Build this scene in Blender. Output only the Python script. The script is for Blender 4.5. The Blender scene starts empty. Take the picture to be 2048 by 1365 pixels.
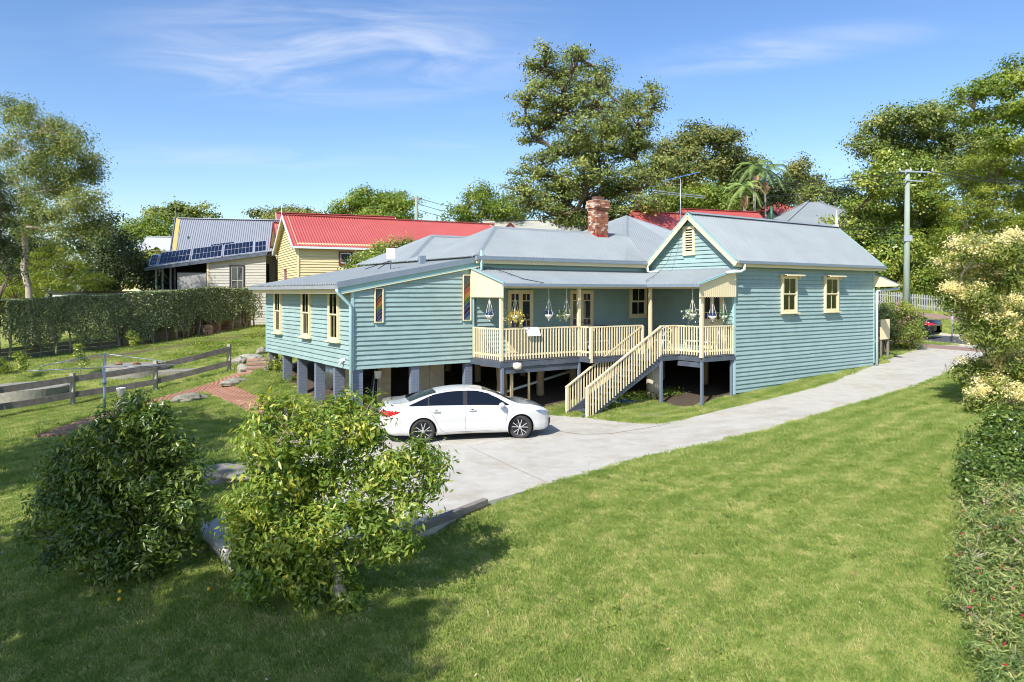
import bpy, bmesh, math, random
import numpy as np
from mathutils import Vector, Matrix
R = math.radians
random.seed(7)
rng = np.random.default_rng(11)
sc = bpy.context.scene
COL = sc.collection

# ------------------------------------------------------------------ camera
F_PX, HZ, CAM_H = 1450.0, 585.0, 4.14
cam = bpy.data.cameras.new('camera')
cam_ob = bpy.data.objects.new('camera', cam)
COL.objects.link(cam_ob)
cam.sensor_width = 36.0
cam.lens = 36.0 * F_PX / 2048.0
cam.shift_y = -(1365 / 2 - HZ) / 2048.0
cam.clip_start = 0.1
cam.clip_end = 3000
cam_ob.location = (0, 0, CAM_H)
cam_ob.rotation_euler = (R(90), 0, 0)
sc.camera = cam_ob

# ------------------------------------------------------------------ world
SUN_TO = Vector((-0.54, -0.97, 1.02)).normalized()
world = bpy.data.worlds.new('World')
sc.world = world
world.use_nodes = True
wn, wl = world.node_tree.nodes, world.node_tree.links
wn.clear()
wo = wn.new('ShaderNodeOutputWorld')
bg = wn.new('ShaderNodeBackground')
sky = wn.new('ShaderNodeTexSky')
sky.sky_type = 'NISHITA'
sky.sun_disc = False
sky.sun_elevation = math.asin(SUN_TO.z)
sky.sun_rotation = math.atan2(SUN_TO.x, SUN_TO.y) % (2 * math.pi)
sky.altitude = 0
sky.air_density = 1.0
sky.dust_density = 0.6
sky.ozone_density = 2.5
hsv = wn.new('ShaderNodeHueSaturation')
hsv.inputs['Saturation'].default_value = 1.17
hsv.inputs['Hue'].default_value = 0.507
hsv.inputs['Value'].default_value = 1.45
wl.new(sky.outputs[0], hsv.inputs['Color'])
# thin cirrus: stretched noise on the sky direction, projected on a high flat layer
tc = wn.new('ShaderNodeTexCoord')
sep = wn.new('ShaderNodeSeparateXYZ')
wl.new(tc.outputs['Generated'], sep.inputs[0])
def wmath(op, a, b=None):
    n = wn.new('ShaderNodeMath'); n.operation = op
    for i, v in enumerate((a, b)):
        if v is None: continue
        if isinstance(v, (int, float)): n.inputs[i].default_value = v
        else: wl.new(v, n.inputs[i])
    return n.outputs[0]
zc = wmath('MAXIMUM', sep.outputs['Z'], 0.03)
zc = wmath('ADD', zc, 0.10)
comb = wn.new('ShaderNodeCombineXYZ')
wl.new(wmath('DIVIDE', sep.outputs['X'], zc), comb.inputs[0])
wl.new(wmath('DIVIDE', sep.outputs['Y'], zc), comb.inputs[1])
mp = wn.new('ShaderNodeMapping')
mp.inputs['Rotation'].default_value = (0, 0, R(20))
mp.inputs['Scale'].default_value = (0.75, 1.7, 1)
mp.inputs['Location'].default_value = (0.05, -1.32, 0)
wl.new(comb.outputs[0], mp.inputs[0])
def wnoise(scale, detail, dist=0.0):
    n = wn.new('ShaderNodeTexNoise')
    n.inputs['Scale'].default_value = scale
    n.inputs['Detail'].default_value = detail
    n.inputs['Roughness'].default_value = 0.55
    n.inputs['Distortion'].default_value = dist
    wl.new(mp.outputs[0], n.inputs['Vector'])
    return n.outputs[0]
def wramp(fac, p0, p1, v1=1.0):
    r = wn.new('ShaderNodeValToRGB')
    r.color_ramp.interpolation = 'EASE'
    r.color_ramp.elements[0].position = p0
    r.color_ramp.elements[0].color = (0, 0, 0, 1)
    r.color_ramp.elements[1].position = p1
    r.color_ramp.elements[1].color = (v1, v1, v1, 1)
    wl.new(fac, r.inputs[0])
    return r.outputs[0]
big = wramp(wnoise(0.85, 3, 0.3), 0.50, 0.78)
fine = wramp(wnoise(2.2, 9, 0.9), 0.30, 0.78)
def patch(cx, cy, rx, ry, rot, amt):
    m_ = wn.new('ShaderNodeMapping'); m_.vector_type = 'TEXTURE'
    m_.inputs['Location'].default_value = (cx, cy, 0); m_.inputs['Rotation'].default_value = (0, 0, R(rot)); m_.inputs['Scale'].default_value = (rx, ry, 1)
    wl.new(comb.outputs[0], m_.inputs[0])
    ln = wn.new('ShaderNodeVectorMath'); ln.operation = 'LENGTH'; wl.new(m_.outputs[0], ln.inputs[0])
    r = wn.new('ShaderNodeMapRange'); r.interpolation_type = 'SMOOTHSTEP'
    r.inputs[1].default_value = 1.0; r.inputs[2].default_value = 0.1; r.inputs[3].default_value = 0; r.inputs[4].default_value = amt
    wl.new(ln.outputs['Value'], r.inputs[0]); return r.outputs[0]
big = wmath('MULTIPLY', big, 0.25)
for pa in ((-.55, 2.30, .95, .60, -6, 1.0), (.80, 2.25, .62, .20, -24, .7), (-1.3, 3.4, 1.2, .3, 10, .3), (1.6, 3.4, .5, .3, 10, .35), (.3, -1.5, 1.5, .8, 20, .6), (-2.5, .5, 1.2, .7, 50, .6)):
    big = wmath('MAXIMUM', big, patch(*pa))
cl = wmath('MULTIPLY', wmath('MULTIPLY', big, fine), 0.66)
mixc = wn.new('ShaderNodeMixRGB')
wl.new(cl, mixc.inputs[0])
wl.new(hsv.outputs[0], mixc.inputs[1])
mixc.inputs[2].default_value = (7.5, 7.8, 8.6, 1)
wl.new(mixc.outputs[0], bg.inputs[0])
bg.inputs[1].default_value = 0.10
wl.new(bg.outputs[0], wo.inputs[0])

# ------------------------------------------------------------------ sun
sl = bpy.data.lights.new('sun', 'SUN')
sl.energy = 5.0
sl.angle = R(0.53)
sl.color = (1.0, 0.955, 0.88)
so = bpy.data.objects.new('sun', sl)
COL.objects.link(so)
so.rotation_euler = (-SUN_TO).to_track_quat('-Z', 'Y').to_euler()
so.location = (-20, -30, 50)

sc.view_settings.view_transform = 'Standard'
sc.view_settings.look = 'None'
sc.view_settings.gamma = 1
sc.view_settings.exposure = 0.44
sc.view_settings.use_curve_mapping = False
sc.render.engine = 'CYCLES'
sc.cycles.use_denoising = True
sc.cycles.denoising_input_passes = 'RGB_ALBEDO_NORMAL'
sc.cycles.denoising_prefilter = 'ACCURATE'
sc.cycles.filter_width = 1.0
sc.cycles.sample_clamp_indirect = 4
sc.cycles.max_bounces = 6
sc.cycles.transparent_max_bounces = 6
sc.cycles.caustics_reflective = False
sc.cycles.caustics_refractive = False
# ------------------------------------------------------------------ helpers
def W(px, py, d):
    """the point of the place that lies d metres deep at a spot of the view"""
    return Vector(((px - 1024) / F_PX * d, d, CAM_H - (py - HZ) * d / F_PX))

def Wz(px, py, z):
    d = (CAM_H - z) * F_PX / (py - HZ)
    return Vector(((px - 1024) / F_PX * d, d, z))

def tag(o, label=None, cat=None, group=None, kind=None):
    if label: o['label'] = label
    if cat: o['category'] = cat
    if group: o['group'] = group
    if kind: o['kind'] = kind
    return o

def empty(name, loc=(0, 0, 0), rz=0, label=None, cat=None, group=None):
    o = bpy.data.objects.new(name, None)
    o.empty_display_size = 0.3
    COL.objects.link(o)
    o.location = loc
    o.rotation_euler = (0, 0, rz)
    return tag(o, label, cat, group)

def link(name, me, parent=None, loc=(0, 0, 0), rot=None, scale=None):
    o = bpy.data.objects.new(name, me)
    COL.objects.link(o)
    o.location = loc
    if rot is not None: o.rotation_euler = rot
    if scale is not None: o.scale = scale
    if parent: o.parent = parent
    return o

class MB:
    def __init__(s): s.v, s.f = [], []
    def add(s, vs, fs):
        k = len(s.v)
        s.v += [tuple(v) for v in vs]
        s.f += [tuple(i + k for i in f) for f in fs]
        return s
    def box(s, x0, x1, y0, y1, z0, z1, M=None):
        vs = [Vector(p) for p in ((x0,y0,z0),(x1,y0,z0),(x1,y1,z0),(x0,y1,z0),(x0,y0,z1),(x1,y0,z1),(x1,y1,z1),(x0,y1,z1))]
        if M: vs = [M @ v for v in vs]
        return s.add(vs, ((3,2,1,0),(4,5,6,7),(0,1,5,4),(1,2,6,5),(2,3,7,6),(3,0,4,7)))
    def beam(s, a, b, w, h, up=(0, 0, 1)):
        a, b = Vector(a), Vector(b)
        d = (b - a); L = d.length; d.normalize()
        up = Vector(up)
        if abs(d.dot(up)) > 0.98: up = Vector((1, 0, 0))
        sd = d.cross(up).normalized(); u = sd.cross(d).normalized()
        vs = []
        for p in (a, b):
            for i, j in ((-1,-1),(1,-1),(1,1),(-1,1)):
                vs.append(p + sd * (i * w / 2) + u * (j * h / 2))
        return s.add(vs, ((3,2,1,0),(4,5,6,7),(0,1,5,4),(1,2,6,5),(2,3,7,6),(3,0,4,7)))
    def tube(s, pts, r, n=6, cap=True):
        pts = [Vector(p) for p in pts]
        if isinstance(r, (int, float)): r = [r] * len(pts)
        vs, fs = [], []
        prev = None
        for i, p in enumerate(pts):
            if i == 0: d = pts[1] - pts[0]
            elif i == len(pts) - 1: d = pts[-1] - pts[-2]
            else: d = pts[i + 1] - pts[i - 1]
            d.normalize()
            if prev is None:
                up = Vector((0, 0, 1)) if abs(d.z) < 0.9 else Vector((1, 0, 0))
                a = d.cross(up).normalized()
            else:
                a = (prev - d * prev.dot(d))
                if a.length < 1e-4: a = d.cross(Vector((0, 1, 0)))
                a.normalize()
            prev = a
            b = d.cross(a)
            for k in range(n):
                t = 2 * math.pi * k / n
                vs.append(p + (a * math.cos(t) + b * math.sin(t)) * r[i])
        for i in range(len(pts) - 1):
            for k in range(n):
                k2 = (k + 1) % n
                fs.append((i * n + k, i * n + k2, (i + 1) * n + k2, (i + 1) * n + k))
        if cap:
            fs.append(tuple(range(n))[::-1])
            fs.append(tuple(range((len(pts) - 1) * n, len(pts) * n)))
        return s.add(vs, fs)
    def lathe(s, prof, n=16, M=None):
        vs, fs = [], []
        for r, z in prof:
            for k in range(n):
                t = 2 * math.pi * k / n
                v = Vector((r * math.cos(t), r * math.sin(t), z))
                vs.append(M @ v if M else v)
        for i in range(len(prof) - 1):
            for k in range(n):
                k2 = (k + 1) % n
                fs.append((i * n + k, i * n + k2, (i + 1) * n + k2, (i + 1) * n + k))
        return s.add(vs, fs)
    def prism(s, poly, y0, y1, M=None):
        """polygon in x,z pushed along y"""
        n = len(poly)
        vs = [Vector((x, y0, z)) for x, z in poly] + [Vector((x, y1, z)) for x, z in poly]
        if M: vs = [M @ v for v in vs]
        fs = [tuple(range(n)), tuple(range(n, 2 * n))[::-1]]
        for i in range(n):
            j = (i + 1) % n
            fs.append((j, i, i + n, j + n))
        return s.add(vs, fs)
    def mesh(s, name, m, smooth=False):
        me = bpy.data.meshes.new(name)
        me.from_pydata(s.v, [], s.f)
        bm = bmesh.new(); bm.from_mesh(me)
        bmesh.ops.recalc_face_normals(bm, faces=bm.faces)
        bm.to_mesh(me); bm.free()
        me.materials.append(m)
        if smooth: me.polygons.foreach_set('use_smooth', [True] * len(me.polygons))
        me.update()
        return me
    def build(s, name, m, parent=None, smooth=False, loc=(0, 0, 0), rot=None, bevel=0):
        o = link(name, s.mesh(name, m, smooth), parent, loc, rot)
        if bevel:
            b = o.modifiers.new('bevel', 'BEVEL'); b.width = bevel; b.segments = 2; b.limit_method = 'ANGLE'
        return o

def copy_tree(o, parent=None):
    c = o.copy(); COL.objects.link(c); c.parent = parent
    for ch in o.children: copy_tree(ch, c)
    return c

# ------------------------------------------------------------------ materials
MATS = {}
def nd(m, t): return m.node_tree.nodes.new(t)
def mat(name, col, rough=0.6, var=0.12, scale=3.0, bump=0.0, bscale=40.0, metal=0.0, coat=0.0, spec=None,
        dirt=None, dirt_amt=0.0, dirt_scale=1.5, stretch=None, emis=None):
    if name in MATS: return MATS[name]
    m = bpy.data.materials.new(name); MATS[name] = m
    m.use_nodes = True
    N, Lk = m.node_tree.nodes, m.node_tree.links
    p = N['Principled BSDF']
    p.inputs['Roughness'].default_value = rough
    p.inputs['Metallic'].default_value = metal
    p.inputs['Coat Weight'].default_value = coat
    p.inputs['Coat Roughness'].default_value = 0.04
    if spec is not None: p.inputs['Specular IOR Level'].default_value = spec
    tcn = N.new('ShaderNodeTexCoord')
    gm = N.new('ShaderNodeNewGeometry')
    src = gm.outputs['Position']
    if stretch:
        mpn = N.new('ShaderNodeMapping'); mpn.inputs['Scale'].default_value = stretch
        Lk.new(src, mpn.inputs[0]); src = mpn.outputs[0]
    n1 = N.new('ShaderNodeTexNoise'); n1.inputs['Scale'].default_value = scale
    n1.inputs['Detail'].default_value = 6
    n1.inputs['Roughness'].default_value = 0.65
    Lk.new(src, n1.inputs['Vector'])
    rp = N.new('ShaderNodeValToRGB')
    lo = tuple(max(0, c * (1 - var)) for c in col) + (1,)
    hi = tuple(min(1, c * (1 + var)) for c in col) + (1,)
    rp.color_ramp.elements[0].position = 0.3; rp.color_ramp.elements[0].color = lo
    rp.color_ramp.elements[1].position = 0.7; rp.color_ramp.elements[1].color = hi
    Lk.new(n1.outputs[0], rp.inputs[0])
    # each object a little different
    oi = N.new('ShaderNodeObjectInfo')
    mv = N.new('ShaderNodeMapRange')
    mv.inputs[3].default_value = 1 - var * 0.5; mv.inputs[4].default_value = 1 + var * 0.5
    Lk.new(oi.outputs['Random'], mv.inputs[0])
    hs = N.new('ShaderNodeHueSaturation')
    Lk.new(mv.outputs[0], hs.inputs['Value'])
    Lk.new(rp.outputs[0], hs.inputs['Color'])
    out = hs.outputs[0]
    if dirt:
        n2 = N.new('ShaderNodeTexNoise'); n2.inputs['Scale'].default_value = dirt_scale
        n2.inputs['Detail'].default_value = 8; n2.inputs['Roughness'].default_value = 0.7
        Lk.new(gm.outputs['Position'], n2.inputs['Vector'])
        r2 = N.new('ShaderNodeValToRGB')
        r2.color_ramp.elements[0].position = 0.48; r2.color_ramp.elements[0].color = (0, 0, 0, 1)
        r2.color_ramp.elements[1].position = 0.72; r2.color_ramp.elements[1].color = (dirt_amt,) * 3 + (1,)
        Lk.new(n2.outputs[0], r2.inputs[0])
        mx = N.new('ShaderNodeMixRGB'); Lk.new(r2.outputs[0], mx.inputs[0]); Lk.new(out, mx.inputs[1])
        mx.inputs[2].default_value = tuple(dirt) + (1,)
        out = mx.outputs[0]
    Lk.new(out, p.inputs['Base Color'])
    if bump:
        n3 = N.new('ShaderNodeTexNoise'); n3.inputs['Scale'].default_value = bscale
        n3.inputs['Detail'].default_value = 5
        Lk.new(src, n3.inputs['Vector'])
        bn = N.new('ShaderNodeBump'); bn.inputs['Strength'].default_value = bump; bn.inputs['Distance'].default_value = 0.02
        Lk.new(n3.outputs[0], bn.inputs['Height']); Lk.new(bn.outputs[0], p.inputs['Normal'])
    if emis:
        p.inputs['Emission Color'].default_value = tuple(emis) + (1,)
        p.inputs['Emission Strength'].default_value = 1
    return m

def glass_mat(name, col, rough=0.03, spec=0.8, trans=0.0):
    if name in MATS: return MATS[name]
    m = bpy.data.materials.new(name); MATS[name] = m
    m.use_nodes = True
    p = m.node_tree.nodes['Principled BSDF']
    p.inputs['Base Color'].default_value = tuple(col) + (1,)
    p.inputs['Roughness'].default_value = rough
    p.inputs['Specular IOR Level'].default_value = spec
    p.inputs['Transmission Weight'].default_value = trans
    if trans: p.inputs['IOR'].default_value = 1.1
    return m

def leaf_mat(name, c0, c1, c2, trans=0.3, gloss=0.45, spec=0.35):
    """per-leaf tint picks between three real leaf colours; thin leaves let light through"""
    if name in MATS: return MATS[name]
    m = bpy.data.materials.new(name); MATS[name] = m
    m.use_nodes = True
    N, Lk = m.node_tree.nodes, m.node_tree.links
    p = N['Principled BSDF']; out = N['Material Output']
    at = N.new('ShaderNodeAttribute'); at.attribute_name = 'tint'
    rp = N.new('ShaderNodeValToRGB')
    e = rp.color_ramp.elements
    e[0].position = 0.0; e[0].color = tuple(c0) + (1,)
    e[1].position = 1.0; e[1].color = tuple(c2) + (1,)
    k = e.new(0.55); k.color = tuple(c1) + (1,)
    Lk.new(at.outputs['Fac'], rp.inputs[0])
    Lk.new(rp.outputs[0], p.inputs['Base Color'])
    p.inputs['Roughness'].default_value = gloss
    p.inputs['Specular IOR Level'].default_value = spec
    tr = N.new('ShaderNodeBsdfTranslucent')
    hs = N.new('ShaderNodeHueSaturation'); hs.inputs['Hue'].default_value = 0.485
    hs.inputs['Saturation'].default_value = 1.15; hs.inputs['Value'].default_value = 1.5
    Lk.new(rp.outputs[0], hs.inputs['Color']); Lk.new(hs.outputs[0], tr.inputs[0])
    mx = N.new('ShaderNodeMixShader'); mx.inputs[0].default_value = trans
    Lk.new(p.outputs[0], mx.inputs[1]); Lk.new(tr.outputs[0], mx.inputs[2])
    Lk.new(mx.outputs[0], out.inputs[0])
    return m

# paints and metals
M_BLUE = mat('teal_paint', (0.285, 0.40, 0.39), 0.55, 0.09, 1.6, 0.15, 25, dirt=(0.235, 0.33, 0.32), dirt_amt=0.55, dirt_scale=2.2)
M_TRIMBLUE = mat('teal_trim', (0.27, 0.46, 0.46), 0.5, 0.05)
M_CREAM = mat('cream_paint', (0.78, 0.67, 0.43), 0.5, 0.05, 2, dirt=(0.55, 0.42, 0.22), dirt_amt=0.25, dirt_scale=4)
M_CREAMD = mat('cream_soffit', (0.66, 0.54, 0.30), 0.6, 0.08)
M_SLATE = mat('slate_paint', (0.075, 0.092, 0.12), 0.5, 0.08, 3, dirt=(0.2, 0.22, 0.28), dirt_amt=0.3)
M_STEELBLUE = mat('steel_blue_paint', (0.155, 0.185, 0.245), 0.6, 0.08, 3)
M_DECK = mat('deck_boards', (0.10, 0.105, 0.12), 0.7, 0.2)
M_ROOF = mat('grey_corrugated', (0.30, 0.335, 0.345), 0.45, 0.08, 0.8, metal=0.15, dirt=(0.25, 0.28, 0.285), dirt_amt=0.5, dirt_scale=0.9)
M_ROOFRED = mat('red_corrugated', (0.40, 0.085, 0.075), 0.5, 0.06, 0.6, dirt=(0.46, 0.12, 0.11), dirt_amt=0.5, dirt_scale=0.7)
M_GUTTER = mat('gutter_metal', (0.20, 0.25, 0.31), 0.4, 0.08)
M_PIPE = mat('pipe_teal', (0.36, 0.55, 0.56), 0.4, 0.04)
M_PIPEW = mat('pipe_white', (0.62, 0.70, 0.72), 0.4, 0.04)
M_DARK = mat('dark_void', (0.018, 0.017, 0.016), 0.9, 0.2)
M_GLASS = glass_mat('window_glass', (0.035, 0.045, 0.055))
M_CURTAIN = mat('curtain', (0.78, 0.78, 0.76), 0.8, 0.1, 8)
M_TIMBER = mat('weathered_timber', (0.24, 0.21, 0.18), 0.85, 0.3, 3, 0.6, 30, stretch=(1, 1, 6))
M_RAIL = mat('fence_rail_timber', (0.15, 0.135, 0.12), 0.85, 0.35, 5, 0.6, 30)
M_POST = mat('fence_post_timber', (0.36, 0.32, 0.27), 0.85, 0.25, 6, 0.6, 30, stretch=(3, 3, 1))
M_STUMP = mat('stump_timber', (0.27, 0.205, 0.125), 0.85, 0.3, 4, 0.7, 18, stretch=(3, 3, 0.6))
M_CONC = mat('driveway_concrete', (0.45, 0.43, 0.375), 0.8, 0.10, 2.0, 0.25, 60, dirt=(0.33, 0.28, 0.20), dirt_amt=0.7, dirt_scale=0.9)
M_CONCD = mat('old_concrete', (0.27, 0.255, 0.21), 0.85, 0.2, 3, 0.4, 30, dirt=(0.10, 0.10, 0.07), dirt_amt=0.6, dirt_scale=5)
M_BRICKS = [mat('brick_orange', (0.36, 0.14, 0.07), 0.85, 0.25, 30, 0.4, 60),
            mat('brick_red', (0.27, 0.09, 0.06), 0.85, 0.25, 30, 0.4, 60),
            mat('brick_pale', (0.52, 0.42, 0.33), 0.85, 0.25, 30, 0.4, 60),
            mat('brick_dark', (0.16, 0.08, 0.06), 0.85, 0.25, 30, 0.4, 60)]
M_MORTAR = mat('mortar', (0.36, 0.31, 0.25), 0.9, 0.2, 20)
M_ROCK = mat('lichen_rock', (0.27, 0.255, 0.21), 0.9, 0.4, 9, 0.9, 14, dirt=(0.11, 0.12, 0.07), dirt_amt=0.7, dirt_scale=6)
M_WHITE = mat('white_plastic', (0.75, 0.75, 0.73), 0.4, 0.03)
M_GALV = mat('galvanised', (0.50, 0.53, 0.58), 0.35, 0.1, metal=0.5)
M_BLACK = mat('black_plastic', (0.02, 0.02, 0.022), 0.5, 0.1)
M_BARK = mat('bark_brown', (0.14, 0.105, 0.075), 0.9, 0.35, 4, 0.8, 10, stretch=(2, 2, 0.4))
M_BARKP = mat('bark_pale', (0.40, 0.34, 0.27), 0.85, 0.3, 3, 0.6, 10, stretch=(2, 2, 0.5))
M_BARKG = mat('bark_grey', (0.25, 0.23, 0.20), 0.9, 0.3, 3, 0.6, 10, stretch=(2, 2, 0.5))
# ------------------------------------------------------------------ ground
_cp = []
def cpx(px, py, z):
    p = Wz(px, py, z); _cp.append((p.x, p.y, z))
def cxy(x, y, z): _cp.append((x, y, z))
TH = R(35.15); AX, AD = -5.09, 23.1
def H2W(X, Y): return AX + X * math.cos(TH) - Y * math.sin(TH), AD + X * math.sin(TH) + Y * math.cos(TH)
# driveway edges (left edge, right edge, z left, z right), world metres
DRV = [((-5.5, 13.0), (-4.15, 11.25), -.04, -.06), ((-5.35, 16), (-2.75, 12.15), -.03, -.05), ((-5.3, 19), (-1.4, 13.1), 0, -.04),
       ((-5.0, 22.7), (-.55, 14.4), 0, -.03), ((-2.6, 24.6), (.94, 15.8), 0, 0), ((0.2, 25.1), (2.2, 16.95), -.05, .03),
       ((2.2, 24.7), (3.4, 18.0), -.08, .05), ((3.6, 23.3), (5.0, 19.05), -.04, .12), ((4.8, 22.8), (6.6, 20.0), 0, .2),
       ((7.9, 25.2), (8.9, 21.9), .2, .32), ((11.98, 28.2), (12.3, 24.6), .5, .5), ((15.8, 32.4), (17.0, 28.6), .8, .8),
       ((19.5, 36.4), (22.9, 34.9), 1.05, 1.1), ((22.6, 39.4), (26.6, 38.4), 1.28, 1.3)]
for (l, r, zl, zr) in DRV[4:]:
    cxy(l[0], l[1], zl - .01); cxy(r[0], r[1], zr - .01)
for a in [(1024, 1365, -.75), (0, 1365, -.95), (500, 1365, -.85), (1600, 1365, -.6), (2048, 1365, -.4), (1500, 1050, -.18), (1750, 1000, .05),
          (1500, 1200, -.45), (1850, 1200, -.15), (1950, 860, .55), (2048, 1000, .2), (1100, 1150, -.42),
          (300, 1230, -.75), (100, 1000, -.45), (300, 905, -.2), (450, 880, -.08), (430, 790, .22), (500, 742, .72),
          (110, 862, -.2), (458, 745, .65), (311, 784, .09), (145, 812, -.12), (20, 830, -.3),
          (0, 725, .85), (250, 695, 1.15), (430, 668, 1.6), (500, 655, 1.9), (480, 692, 1.3), (1200, 1050, -.2)]:
    cpx(*a)
for a in [(-4.0, 10.4, -.5), (-5.2, 11.6, -.42), (-6.0, 12.4, -.38), (-6.0, 15, -.3), (-5.9, 18, -.12), (-2.6, 11.2, -.45), (-1.9, 12.0, -.36), (-.6, 13.6, -.16),
          (0.5, 14.9, -.07), (-5.9, 21.5, -.02)]:
    cxy(*a)
for X, Y, z in [(0, 8.65, .96), (0, 7.08, .57), (0, 5.34, .24), (0, 3.5, .07), (0, 0, 0), (2.2, .5, .15), (4.5, .5, .3), (7, 1, .6), (10, 1.5, .6),
                (11.4, -4.5, .0), (13.2, -4.6, .27), (13.2, 0, .5), (16, -4.6, .45), (19.5, -4.6, .68), (23, -4.6, .93), (9, -2, .2), (10, -5, -.03),
                (5, 8, 1.2), (12, 8, 1.5), (20, 5, 1.6), (24, 0, 1.5), (5, 14, 1.8), (15, 14, 2.2)]:
    x, y = H2W(X, Y); cxy(x, y, z)
for a in [(24, 41, 1.42), (20, 44.5, 1.5), (34, 40, 1.5), (28, 46.5, 1.5), (18, 51, 1.6), (40, 40, 1.5), (33, 50, 2.7), (24, 54, 2.9), (30, 56, 3.35),
          (42, 50, 3.0), (15, 62, 3.0), (40, 60, 4), (60, 50, 3.6), (30, 80, 6), (60, 90, 8), (0, 60, 2.6), (10, 90, 5), (-20, 60, 1.8), (-15, 46, 1.8),
          (-45, 40, -.3), (-50, 60, 0), (-80, 80, -.5), (-30, 90, 2), (0, 120, 6), (60, 140, 11), (-60, 140, 3), (-40, 20, -.8), (-25, 10, -1.2),
          (-30, -20, -2), (0, -20, -1.6), (30, -10, 0), (30, 15, 1.2), (45, 25, 1.6), (15, 5, .1), (-12, 2, -1.1), (100, 60, 6), (0, 250, 9), (150, 250, 18), (-150, 250, 2)]:
    cxy(*a)
CP = np.array(_cp)
_n = len(CP)
_D = np.linalg.norm(CP[:, None, :2] - CP[None, :, :2], axis=2)
_A = np.block([[_D - np.eye(_n) * 0.4, np.hstack([np.ones((_n, 1)), CP[:, :2]])],
               [np.hstack([np.ones((_n, 1)), CP[:, :2]]).T, np.zeros((3, 3))]])
_sol = np.linalg.solve(_A, np.concatenate([CP[:, 2], np.zeros(3)]))
def Gs(xy):
    xy = np.atleast_2d(np.asarray(xy, float))
    out = np.zeros(len(xy))
    for i in range(0, len(xy), 20000):
        q = xy[i:i + 20000]
        d = np.linalg.norm(q[:, None] - CP[None, :, :2], axis=2)
        out[i:i + 20000] = d @ _sol[:_n] + _sol[_n] + q @ _sol[_n + 1:]
    return out
def G(x, y): return float(Gs([[x, y]])[0])
def ground_at(px, py):
    """where the ray of a spot in the view meets the ground"""
    lo = None
    ds = np.arange(6, 110, 0.25)
    P = np.stack([(px - 1024) / F_PX * ds, ds], 1)
    g = Gs(P); z = CAM_H - (py - HZ) * ds / F_PX
    k = np.argmax(z < g)
    if k == 0: k = len(ds) - 1
    a = (z[k - 1] - g[k - 1]); b = (g[k] - z[k])
    d = ds[k - 1] + 0.25 * a / max(1e-6, a + b)
    x = (px - 1024) / F_PX * d
    return Vector((x, d, G(x, d)))

def in_poly(P, poly):
    x, y = P[:, 0], P[:, 1]; ins = np.zeros(len(P), bool); n = len(poly)
    for i in range(n):
        x0, y0 = poly[i]; x1, y1 = poly[(i + 1) % n]
        if y0 == y1: continue
        c = ((y0 > y) != (y1 > y)) & (x < (x1 - x0) * (y - y0) / (y1 - y0) + x0)
        ins ^= c
    return ins
DPOLY = [d[0] for d in DRV] + [d[1] for d in DRV[::-1]]

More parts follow.
